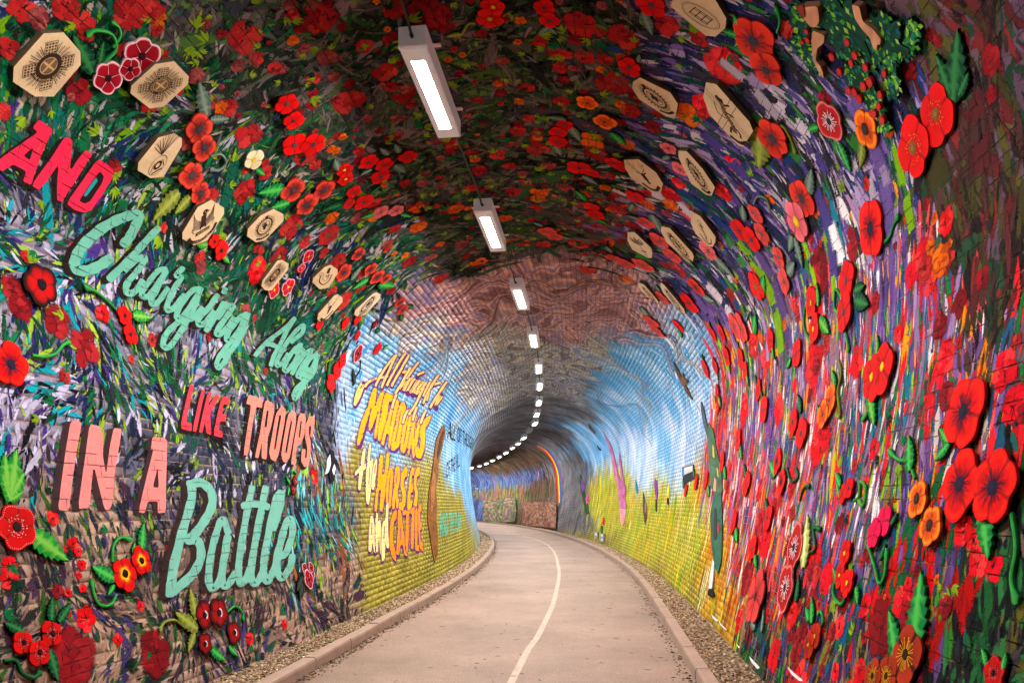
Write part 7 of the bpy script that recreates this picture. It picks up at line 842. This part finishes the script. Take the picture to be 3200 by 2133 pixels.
for lab, kind, cn in PLAQUES:
    cn = np.array(cn); s, v = cn.mean(0); fr = axes(s, v); p, a, b, nrm = fr; root = empty('badge_plaque', wall(s, v, 0), lab, 'plaque', None)
    L3 = wall(cn[:, 0], cn[:, 1])-p; xy = np.stack([L3@a, L3@b], 1); r = np.linalg.norm(xy, axis=1).max(); lift = .014+r*r/4.4
    m = xy.mean(0); xy = m+(xy-m); k = 8; pts = np.vstack([[m], xy])
    Fs = [(0, 1+i, 1+(i+1) % k) for i in range(k)]
    nz = np.cross(xy[1]-xy[0], xy[2]-xy[1]); 
    Fs = Fs if nz > 0 else [f[::-1] for f in Fs]
    tc = TAN if s < 8.2 else TAN*.5+PALE*.5; cols = np.tile(tc, (9, 1))*rng.uniform(.94, 1.06, (9, 1))
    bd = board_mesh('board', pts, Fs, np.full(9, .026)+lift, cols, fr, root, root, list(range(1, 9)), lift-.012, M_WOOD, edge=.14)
    yv = (xy[0]+xy[1]-xy[4]-xy[5])/4; xv = (xy[2]+xy[3]-xy[6]-xy[7])/4; V = []; F_ = []; C = []; i0 = 0
    def add_poly(q, c, h):
        global i0
        q = np.array(q); q = q*1.22; P2 = m+q[:, :1]*xv+q[:, 1:2]*yv; V.append(to_world(fr, P2, np.full(len(q), lift+.0275+h))-np.array(root.location)); C.append(np.tile(c, (len(q), 1))); F_.append(tuple(range(i0, i0+len(q)))); i0 += len(q)
    asp = np.linalg.norm(yv)/max(np.linalg.norm(xv), 1e-6)
    for j, (q, c) in enumerate(emblem(kind)): add_poly(q, c, j*.000004)
    for spec in SCROLL.get(kind, []):
        T, sz = text_tris(spec[0]); lt = lin((206, 174, 130))
        if spec[1] == 'line':
            hgt = .075
            for t in T: add_poly([((x-.5)*spec[3], spec[2]+(y-.5)*hgt) for x, y in t], lt, .0022)
        else:
            a0, a1 = spec[3], spec[4]
            for t in T:
                q = []
                for x, y in t:
                    if spec[1] == 'arc': ang = math.radians(a0+(a1-a0)*x); rad = spec[2]+(.5-y)*.06
                    else: ang = math.radians(a0+(a1-a0)*x); rad = spec[2]+(y-.5)*.06
                    q.append((rad*math.cos(ang), rad*math.sin(ang)))
                add_poly(q, lt, .0022)
    put('printed_badge', mesh_data('printed_badge', np.vstack(V), F_, np.vstack(C), M_BOARD), bd)

# other boards: birds, trunk, figures, panels, sockets
for nm, lab, cat, parts in BOARDS:
    al = np.vstack([p[2] for p in parts]); s, v = al.mean(0); root = empty(nm, wall(s, v, 0), lab, cat, None)
    std = .10 if 'panel' in nm else .008; thick = .03 if 'panel' in nm else .012
    if nm == 'wall_socket': std, thick = 0.0, .06
    for pn, c, poly, ly in parts:
        poly = round_poly(poly) if nm not in ('wall_socket', 'notice_board', 'brown_panel', 'grey_panel') else np.array(poly, float)
        k = len(poly); h1 = std+thick+ly*.006; h0 = std if not ly else std+thick*.6; c = lin(c)
        T = tess([tuple(x) for x in poly]); tri = subdivide(T, 5 if 'panel' in nm else (2 if k > 6 else 1)).reshape(-1, 2); hv = rng.uniform(-.001, .001, len(tri)) if pn in ('trunk', 'branch') else 0
        V = [wall(tri[:, 0], tri[:, 1], h1)]; C = [c*np.ones((len(tri), 1))*(1+.25*wave_noise(tri[:, 0]*14, tri[:, 1]*3, 7)).clip(.5, 1.5)[:, None]]; F_ = [tuple(x) for x in np.arange(len(tri)).reshape(-1, 3)]; m = len(tri)
        if 'panel' in nm:
            mixc = lin([(150,116,96),(110,82,68),(128,100,84),(92,70,58),(160,130,110),(150,90,70)] if nm == 'brown_panel' else [(110,110,92),(150,96,120),(150,160,70),(92,84,76),(190,150,150),(80,120,90),(120,110,100)])
            cell = (np.abs(np.sin(np.floor(tri[:, 0]*11)*12.9898+np.floor(tri[:, 1]*2.5+np.sin(np.floor(tri[:, 0]*11)*3.3))*78.233)*43758.5)).astype(int) % len(mixc); C = [mixc[cell]*rng.uniform(.75, 1.2, (m, 1))]
        e = np.array([q for i in range(k) for q in (poly[i]*(1-t)+poly[(i+1) % k]*t for t in (0, .5))]); ke = len(e)
        V += [wall(e[:, 0], e[:, 1], h1), wall(e[:, 0], e[:, 1], h0)]; C += [np.tile(c*.4, (2*ke, 1))]
        F_ += [(m+i, m+ke+i, m+ke+(i+1) % ke, m+(i+1) % ke) for i in range(ke)]
        put(pn, mesh_data(pn, np.vstack(V)-np.array(root.location), F_, np.vstack(C), M_BOARD), root)

# leafy figure board high on the right
fb = FIGURE['blobs']; s, v = np.mean([(b[0], b[1]) for b in fb], 0)
root = empty('leafy_figure_cutout', wall(s, v, 0), 'large cut-out figure of green leaves and roses with bare arms and a bowed face', 'figure cutout')
for i, (bs, bv, br) in enumerate(fb):
    fr = axes(bs, bv); N = 40; th = np.arange(N)/N*6.2832; rad = br*(.8+.14*np.sin(th*7+i)+.1*np.sin(th*13+2*i)+.06*rng.normal(0, 1, N)).clip(.5, 1.15); lift = .016+br*br/4.4+(i % 4)*.004
    pts = np.vstack([[[0, 0]], np.stack([np.cos(th)*rad*.6, np.sin(th)*rad*.6], 1), np.stack([np.cos(th)*rad, np.sin(th)*rad], 1)])
    cols = np.tile(lin((26, 60, 48)), (1+2*N, 1))*rng.uniform(.6, 1.5, (1+2*N, 1)); Fs = [(0, 1+k, 1+(k+1) % N) for k in range(N)]+[(1+k, 1+N+k, 1+N+(k+1) % N, 1+(k+1) % N) for k in range(N)]
    o = board_mesh('foliage', pts, Fs, np.full(len(pts), .018)+lift, cols, fr, root, root, list(range(1+N, 1+2*N)), lift)
    V = []; C = []; F_ = []
    for k in range(int(14+br*190)):
        a = rng.uniform(0, 6.28); q = br*math.sqrt(rng.random())*.88; x, y = math.cos(a)*q, math.sin(a)*q; l = rng.uniform(.02, .05); aa = rng.normal(1.57, .7); dx, dy = math.cos(aa), math.sin(aa); w = l*.28
        c = lin([(70,140,50),(120,170,60),(40,110,80),(30,90,100),(150,180,90),(60,120,60)][rng.integers(6)]); j = len(V)*4
        V.append(to_world(fr, [(x, y), (x+dx*l*.5-dy*w, y+dy*l*.5+dx*w), (x+dx*l, y+dy*l), (x+dx*l*.5+dy*w, y+dy*l*.5-dx*w)], np.full(4, .019+lift+k*2e-5))); C.append(np.tile(c, (4, 1))); F_.append((j, j+1, j+2, j+3))
    put('painted_leaves', mesh_data('painted_leaves', np.vstack(V)-np.array(root.location), F_, np.vstack(C), M_BOARD), o)['kind'] = 'stuff'
def slab(name, poly, c, h0, h1, root, parent):
    poly = round_poly(poly, 2); k = len(poly); T = tess([tuple(x) for x in poly]); tri = subdivide(T, 1).reshape(-1, 2); m = len(tri); c = lin(c)
    V = np.vstack([wall(tri[:, 0], tri[:, 1], h1), wall(poly[:, 0], poly[:, 1], h1), wall(poly[:, 0], poly[:, 1], h0)])
    C = np.vstack([c*(1+.2*wave_noise(tri[:, 0]*20, tri[:, 1]*20, 5)).clip(.6, 1.4)[:, None], np.tile(c*.4, (2*k, 1))])
    return put(name, mesh_data(name, V-np.array(root.location), [tuple(x) for x in np.arange(m).reshape(-1, 3)]+[(m+i, m+k+i, m+k+(i+1) % k, m+(i+1) % k) for i in range(k)], C, M_BOARD), parent)
fc = slab('face', FIGURE['face'], (196, 140, 112), .03, .07, root, root); slab('hair', FIGURE['hair'], (120, 50, 40), .07, .076, root, fc)
for p_ in FIGURE['arms']: slab('arm', p_, (186, 138, 108), .03, .066, root, root)
for bs, bv, br in FIGURE['roses']:
    fr = axes(bs, bv); N = 14; th = np.arange(N)/N*6.2832; R_ = br*1.1; pts = np.vstack([[[0, 0]]]+[np.stack([np.cos(th)*R_*q, np.sin(th)*R_*q], 1) for q in (.35, .7, 1)])
    c0 = lin((190, 60, 58)); cols = np.vstack([[c0*.5], np.tile(c0*1.2, (N, 1)), np.tile(c0*.6, (N, 1)), np.tile(c0, (N, 1))])*rng.uniform(.8, 1.2, (1+3*N, 1))
    Fs = [(0, 1+k, 1+(k+1) % N) for k in range(N)]+[(1+q*N+k, 1+(q+1)*N+k, 1+(q+1)*N+(k+1) % N, 1+q*N+(k+1) % N) for q in (0, 1) for k in range(N)]
    board_mesh('rose', pts, Fs, np.full(len(pts), .062), cols, fr, root, root, list(range(1+2*N, 1+3*N)), .045)

# ------------------------------------------------------------------ floor: path, centre line, kerbs, gravel
def strip(name, ss, x0, x1, z0, z1, mat, nx=2):
    xs = np.linspace(0, 1, nx); P = np.stack([floor_pt(ss, x0+(x1-x0)*t, z0+(z1-z0)*t) for t in xs], 1); n = len(ss)
    i = np.arange(n*nx).reshape(n, nx); Fq = np.stack([i[:-1, :-1], i[:-1, 1:], i[1:, 1:], i[1:, :-1]], -1).reshape(-1, 4)
    return put(name, mesh_data(name, P.reshape(-1, 3), Fq, None, mat))
SS = np.arange(-46, 76, .3)
gm = flat_material('earth', (96, 78, 60), .95, var=.3)
gp = put('ground', mesh_data('ground', [(-200, -200, -.12), (200, -200, -.12), (200, 260, -.12), (-200, 260, -.12)], [(0, 1, 2, 3)], None, gm)); tag(gp, kind='structure')
q = NT('asphalt'); tc = q.n('TexCoord'); n1 = q.n('TexNoise', i_Scale=.7, i_Detail=9.0, i_Roughness=.62); n2 = q.n('TexNoise', i_Scale=75.0, i_Detail=3.0); n3 = q.n('TexVoronoi', i_Scale=46.0); n4 = q.n('TexNoise', i_Scale=9.0, i_Detail=8.0, i_Roughness=.7)
for x in (n1, n2, n3, n4): q.l(tc.outputs['Object'], x.inputs['Vector'])
r1 = q.n('ValToRGB'); r1.color_ramp.elements[0].color = (*lin((112, 90, 74)), 1); r1.color_ramp.elements[1].color = (*lin((148, 121, 102)), 1); r1.color_ramp.elements[0].position = .3; r1.color_ramp.elements[1].position = .7; q.l(n1.outputs[0], r1.inputs[0])
f = q.math('MULTIPLY', q.math('MULTIPLY_ADD', n2.outputs[0], 1.5, .25), q.math('MULTIPLY_ADD', n4.outputs[0], .5, .75))
sp = q.math('MULTIPLY', q.math('LESS_THAN', n3.outputs['Distance'], .22), q.math('GREATER_THAN', n2.outputs[0], .53)); f = q.math('ADD', f, q.math('MULTIPLY', sp, .9))
ds = q.n('TexVoronoi', i_Scale=9.0); q.l(tc.outputs['Object'], ds.inputs['Vector']); dsp = q.math('MULTIPLY', q.math('LESS_THAN', ds.outputs['Distance'], .05), q.math('GREATER_THAN', n4.outputs[0], .5)); f = q.math('SUBTRACT', f, q.math('MULTIPLY', dsp, .55))
mul = q.n('VectorMath', operation='SCALE'); q.l(r1.outputs[0], mul.inputs[0]); q.l(f, mul.inputs['Scale']); q.l(mul.outputs[0], q.b.inputs['Base Color']); q.b.inputs['Roughness'].default_value = .75
bp = q.n('Bump', i_Strength=.5, i_Distance=.004); q.l(n2.outputs[0], bp.inputs['Height']); q.l(bp.outputs[0], q.b.inputs['Normal'])
M_ASPH = q.m
KX = 1.69
tag(strip('path', SS, -KX, KX, 0, 0, M_ASPH, 9), kind='structure')
# worn centre line
q = NT('line paint'); tc = q.n('TexCoord'); n1 = q.n('TexNoise', i_Scale=7.0, i_Detail=9.0, i_Roughness=.75); n2 = q.n('TexNoise', i_Scale=110.0, i_Detail=3.0)
for x in (n1, n2): q.l(tc.outputs['Object'], x.inputs['Vector'])
w = q.math('MULTIPLY_ADD', n1.outputs[0], .7, q.math('MULTIPLY', n2.outputs[0], .45)); r1 = q.n('ValToRGB'); r1.color_ramp.elements[0].position = .44; r1.color_ramp.elements[1].position = .6; r1.color_ramp.elements[0].color = (*lin((130, 106, 90)), 1); r1.color_ramp.elements[1].color = (*lin((174, 152, 130)), 1); q.l(w, r1.inputs[0]); q.l(r1.outputs[0], q.b.inputs['Base Color']); q.b.inputs['Roughness'].default_value = .7
ls = np.array([p[0] for p in LINE]); lx = np.array([p[1] for p in LINE]); pl_ = bpy.data.objects['path']
for a, b in ((1.0, 33.0),):
    ss = np.arange(a, b, .15); xo = np.interp(ss, ls, lx); P = np.stack([floor_pt(ss, xo-.034, .004), floor_pt(ss, xo+.034, .004)], 1).reshape(-1, 3); i = np.arange(len(ss)-1)*2
    put('centre_line', mesh_data('centre_line', P, np.stack([i, i+1, i+3, i+2], 1), None, q.m), pl_)
M_KERB = flat_material('kerb concrete', (150, 124, 106), .85, var=.38, scale=5.0, bump=.4, bscale=90)
for side in (-1, 1):
    kb = bpy.data.objects.new('kerb', None); col.objects.link(kb); kb['kind'] = 'structure'; kb.location = floor_pt(0.0, side*(KX+.06), 0)
    s0 = -2.0
    while s0 < 56:
        ln = .9; ss = np.linspace(s0+.007, s0+ln-.007, 5); tz = rng.normal(0, .002); tx = rng.normal(0, .003)
        prof = [(0, -.08), (.004, .075), (.010, .096), (.022, .104), (.115, .104), (.122, .097), (.124, -.08)]
        P = np.concatenate([floor_pt(ss, side*(KX+x+tx), z+tz) for x, z in prof]).reshape(7, 5, 3); c0 = P.reshape(-1, 3).mean(0)
        V = P.reshape(-1, 3)-c0; F_ = [(a*5+i, a*5+i+1, (a+1)*5+i+1, (a+1)*5+i) for a in range(6) for i in range(4)]+[tuple(a*5 for a in range(7)), tuple(a*5+4 for a in range(6, -1, -1))]
        if side < 0: F_ = [f[::-1] for f in F_]
        put('kerb_stone', mesh_data('kerb_stone', V, F_, None, M_KERB), kb, c0-np.array(kb.location)); s0 += ln
# gravel: bed sheet and loose stones
M_BED = flat_material('gravel bed', (112, 92, 72), .95, var=.4, scale=40, bump=.8, bscale=120)
ico = bmesh.new(); bmesh.ops.create_icosphere(ico, subdivisions=1, radius=1); IV = np.array([v.co[:] for v in ico.verts]); IF = np.array([[v.index for v in f.verts] for f in ico.faces]); ico.free()
SHAPES = []
for k in range(10):
    r = np.random.default_rng(k); SHAPES.append(IV*(1+r.normal(0, .16, (12, 1)))*np.array([1.25, .85, .6]))
for side in (-1, 1):
    bed = strip('gravel_bed', SS, side*(KX+.12), side*2.23, .05, .062, M_BED); tag(bed, kind='structure')
    n = 13500; s = np.exp(rng.uniform(math.log(4.2), math.log(46), n)); t = rng.random(n); x = side*(KX+.135+t*(2.185-KX-.135)); zz_ = .052+.012*t+rng.uniform(0, .016, n)
    size = rng.uniform(.009, .0185, n)*np.clip((s/9)**.55, .85, 2.0); C0 = floor_pt(s, x, 0); C0[:, 2] = zz_
    Vs = np.empty((n, 12, 3)); ang = rng.uniform(0, 6.28, n); tl = rng.normal(0, .35, n); sh = rng.integers(10, size=n)
    L = np.stack(SHAPES)[sh]*size[:, None, None]; ca, sa = np.cos(ang)[:, None], np.sin(ang)[:, None]; ct, st_ = np.cos(tl)[:, None], np.sin(tl)[:, None]
    X, Y, Zz = L[..., 0], L[..., 1], L[..., 2]; Y, Zz = Y*ct-Zz*st_, Y*st_+Zz*ct
    Vs = np.stack([X*ca-Y*sa, X*sa+Y*ca, Zz], -1)+C0[:, None]
    cc = lin(np.array([(176,150,118),(150,122,92),(198,172,140),(128,104,80),(164,140,116),(110,88,70)]))[rng.integers(6, size=n)]*rng.uniform(.75, 1.2, (n, 1))
    o = put('gravel', mesh_data('gravel', Vs.reshape(-1, 3), (np.arange(n)[:, None, None]*12+IF[None]).reshape(-1, 3), np.repeat(cc, 12, 0), M_STONE)); tag(o, 'loose tan gravel filling the strip between the '+('left' if side < 0 else 'right')+' kerb and wall', 'gravel', None, 'stuff')
# litter: leaves and twigs against the kerbs and on the path
def scatter(name, label, n, fs, fx, lr, wr, cols, thick):
    s = fs(n); x = fx(n); P = floor_pt(s, x, 0.0); a = rng.uniform(0, 6.28, n); L = rng.uniform(*lr, n); Wd = rng.uniform(*wr, n); V = []; F_ = []; C = []
    for i in range(n):
        d = np.array([math.cos(a[i]), math.sin(a[i]), 0]); nn = np.array([-d[1], d[0], 0]); up = np.array([0, 0, 1.0]); k = len(V); t = thick*rng.uniform(.6, 1.4); b = rng.normal(0, .2)
        V += [P[i]-d*L[i]/2+up*.002, P[i]+nn*(Wd[i]/2+b*L[i]*.3)+up*t, P[i]+d*L[i]/2+up*(.002+t*.4), P[i]-nn*(Wd[i]/2-b*L[i]*.3)+up*t*.5]
        F_ += [(k, k+1, k+2), (k, k+2, k+3)] ; C += [lin(cols[rng.integers(len(cols))])*rng.uniform(.6, 1.3)]*4
    o = put(name, mesh_data(name, np.array(V), F_, np.array(C), M_STONE)); tag(o, label, 'litter', None, 'stuff')
LC = [(84,62,46),(110,84,60),(62,46,36),(150,118,84),(96,66,44)]
scatter('leaf_litter', 'brown dry leaf scraps gathered along the path side of the kerbs', 2600, lambda n: np.exp(rng.uniform(math.log(4.5), math.log(30), n)), lambda n: np.where(rng.random(n) < .72, -1, 1)*(KX-.01-np.abs(rng.normal(0, .06, n))), (.015, .05), (.008, .025), LC, .012)
scatter('twig_debris', 'thin dark twigs and specks strewn over the pinkish path', 260, lambda n: np.exp(rng.uniform(math.log(4.5), math.log(22), n)), lambda n: rng.uniform(-1.6, 1.6, n), (.02, .11), (.002, .006), [(58,44,36),(44,34,30),(80,60,46)], .005)
# ------------------------------------------------------------------ lamps and conduit
M_WHITE = flat_material('lamp enamel', (222, 214, 218), .45, var=.08)
M_PLATE = flat_material('glowing cover', (226, 220, 222), .4, var=.06); M_PLATE.node_tree.nodes['Principled BSDF'].inputs['Emission Color'].default_value = (1, .95, .96, 1); M_PLATE.node_tree.nodes['Principled BSDF'].inputs['Emission Strength'].default_value = .12  # faint emission added so the cover looks bright around the lit strip
M_SHELL = flat_material('glowing shell', (226, 218, 222), .45, var=.08); M_SHELL.node_tree.nodes['Principled BSDF'].inputs['Emission Color'].default_value = (1, .94, .95, 1); M_SHELL.node_tree.nodes['Principled BSDF'].inputs['Emission Strength'].default_value = .07  # housing given a faint emission, standing in for the lamp's glow
M_LIT = emit_material('lit diffuser', (1.0, .95, .92), LAMP_POWER); M_OFF = flat_material('unlit diffuser', (150, 148, 146), .4)
M_DARK = flat_material('lamp gland', (24, 24, 26), .6)
def box(x0, x1, y0, y1, z0, z1, bev=.006):
    bm = bmesh.new(); bmesh.ops.create_cube(bm, size=1); 
    for v in bm.verts: v.co = Vector(((x0+x1)/2+v.co.x*(x1-x0), (y0+y1)/2+v.co.y*(y1-y0), (z0+z1)/2+v.co.z*(z1-z0)))
    if bev: bmesh.ops.bevel(bm, geom=bm.edges[:], offset=bev, segments=2, affect='EDGES')
    return bm
def bm_mesh(name, bms, mat):
    bm = bmesh.new(); me = bpy.data.meshes.new(name)
    for b in bms: 
        t = bpy.data.meshes.new('t'); b.to_mesh(t); b.free(); bm.from_mesh(t); bpy.data.meshes.remove(t)
    bm.to_mesh(me); bm.free(); me.materials.append(mat); return me
HL, HW, HD = .63, .105, .15
me_house = bm_mesh('housing', [box(-HW, HW, -HL, HL, 0, HD)], M_WHITE)
me_house_lit = me_house.copy(); me_house_lit.materials[0] = M_SHELL
me_plate = bm_mesh('cover_plate', [box(-HW+.012, HW-.012, -HL+.03, -.465, -.006, -.001, .001), box(-HW+.012, HW-.012, .465, HL-.03, -.006, -.001, .001), box(-HW+.012, -.05, -.4655, .4655, -.0055, -.001, .001), box(.05, HW-.012, -.4655, .4655, -.0055, -.001, .001)], M_PLATE)
me_dif = bm_mesh('diffuser', [box(-.05, .05, -.464, .464, -.0045, -.002, .0005)], M_LIT); me_off = me_dif.copy(); me_off.materials[0] = M_OFF
me_plate2 = me_plate.copy(); me_plate2.materials[0] = M_WHITE
me_br = bm_mesh('bracket', [box(0, .06, -.02, .02, HD-.02, HD-.012, .002)], M_WHITE)
bm = bmesh.new(); bmesh.ops.create_cone(bm, cap_ends=True, segments=12, radius1=.014, radius2=.014, depth=.03); me_gl = bm_mesh('cable_gland', [bm], M_DARK)
lamps = [(2.75, -.48)]+LAMPS+[(60.2, 1.05), (63.2, 1.0), (66.2, .95), (69.2, .9)]
def ceil_z(x): return ZS+RISE*math.sqrt(1-(x/HM)**2)
for i, (s, x) in enumerate(lamps):
    z = ceil_z(abs(x)+.1)-HD-.004; c = floor_pt(s, x, z); tx, ty = [float(q) for q in frame(s)[2:]]
    unlit = i == 10
    lab = 'unlit grey strip lamp in the chain along the roof' if unlit else ('largest lit white strip lamp, first below the start of the roof chain' if i == 1 else ('second lit white strip lamp at the edge of the mauve brick' if i == 2 else {0: 'lit strip lamp before the largest one, at the start of the chain', 3: 'lit strip lamp on the mauve brick vault, third of the chain', 9: 'lit strip lamp just before the unlit grey one', 11: 'lit strip lamp just after the unlit grey one'}.get(i, 'lit white strip lamp in the chain curving along the roof')))
    r_ = empty('strip_lamp', c, lab, 'lamp', 'strip lamps along the roof'); r_.rotation_euler = (0, 0, math.atan2(-tx, ty))
    h = put('housing', me_house if unlit else me_house_lit, r_); put('cover_plate', me_plate2 if unlit else me_plate, h); put('diffuser', me_off if unlit else me_dif, r_)
    for sx_ in (1, -1):
        for yy in (-.42, .42):
            b = put('bracket', me_br, r_, (sx_*HW, yy, 0)); b.scale = (sx_, 1, 1)
    for yy in (-HL-.01, HL+.01):
        g_ = put('cable_gland', me_gl, r_, (0, yy, HD*.45)); g_.rotation_euler = (math.radians(90), 0, 0)
M_COND = flat_material('conduit', (52, 62, 52), .6, var=.3)
ls = np.array([l[0] for l in lamps]); lx = np.array([l[1] for l in lamps])
cond = empty('conduit', floor_pt(2.7, -.48, 5.0), 'thin dark green conduit linking the strip lamps along the roof', 'conduit')
for a, b in zip(lamps[:-1], lamps[1:]):
    ss = np.linspace(a[0]+HL+.01, b[0]-HL-.01, 9); xs = np.interp(ss, ls, lx); zs = np.array([ceil_z(abs(x)) for x in xs])-.03; zs[[0, -1]] -= .07
    V = []; F_ = []; k = 8; th = np.arange(k)/k*6.283; base = 0; P = [floor_pt(s_, x_, z_) for s_, x_, z_ in zip(ss, xs, zs)]
    for j, p_ in enumerate(P):
        tx, ty = [float(q_) for q_ in frame(ss[j])[2:]]
        V += [p_+.011*(math.cos(t)*np.array([ty, -tx, 0])+math.sin(t)*np.array([0, 0, 1.0])) for t in th]
    F_ += [(base+j*k+i, base+j*k+(i+1) % k, base+(j+1)*k+(i+1) % k, base+(j+1)*k+i) for j in range(8) for i in range(k)]
    put('conduit_length', mesh_data('conduit_length', np.array(V)-np.array(cond.location), F_, None, M_COND, None, True), cond)
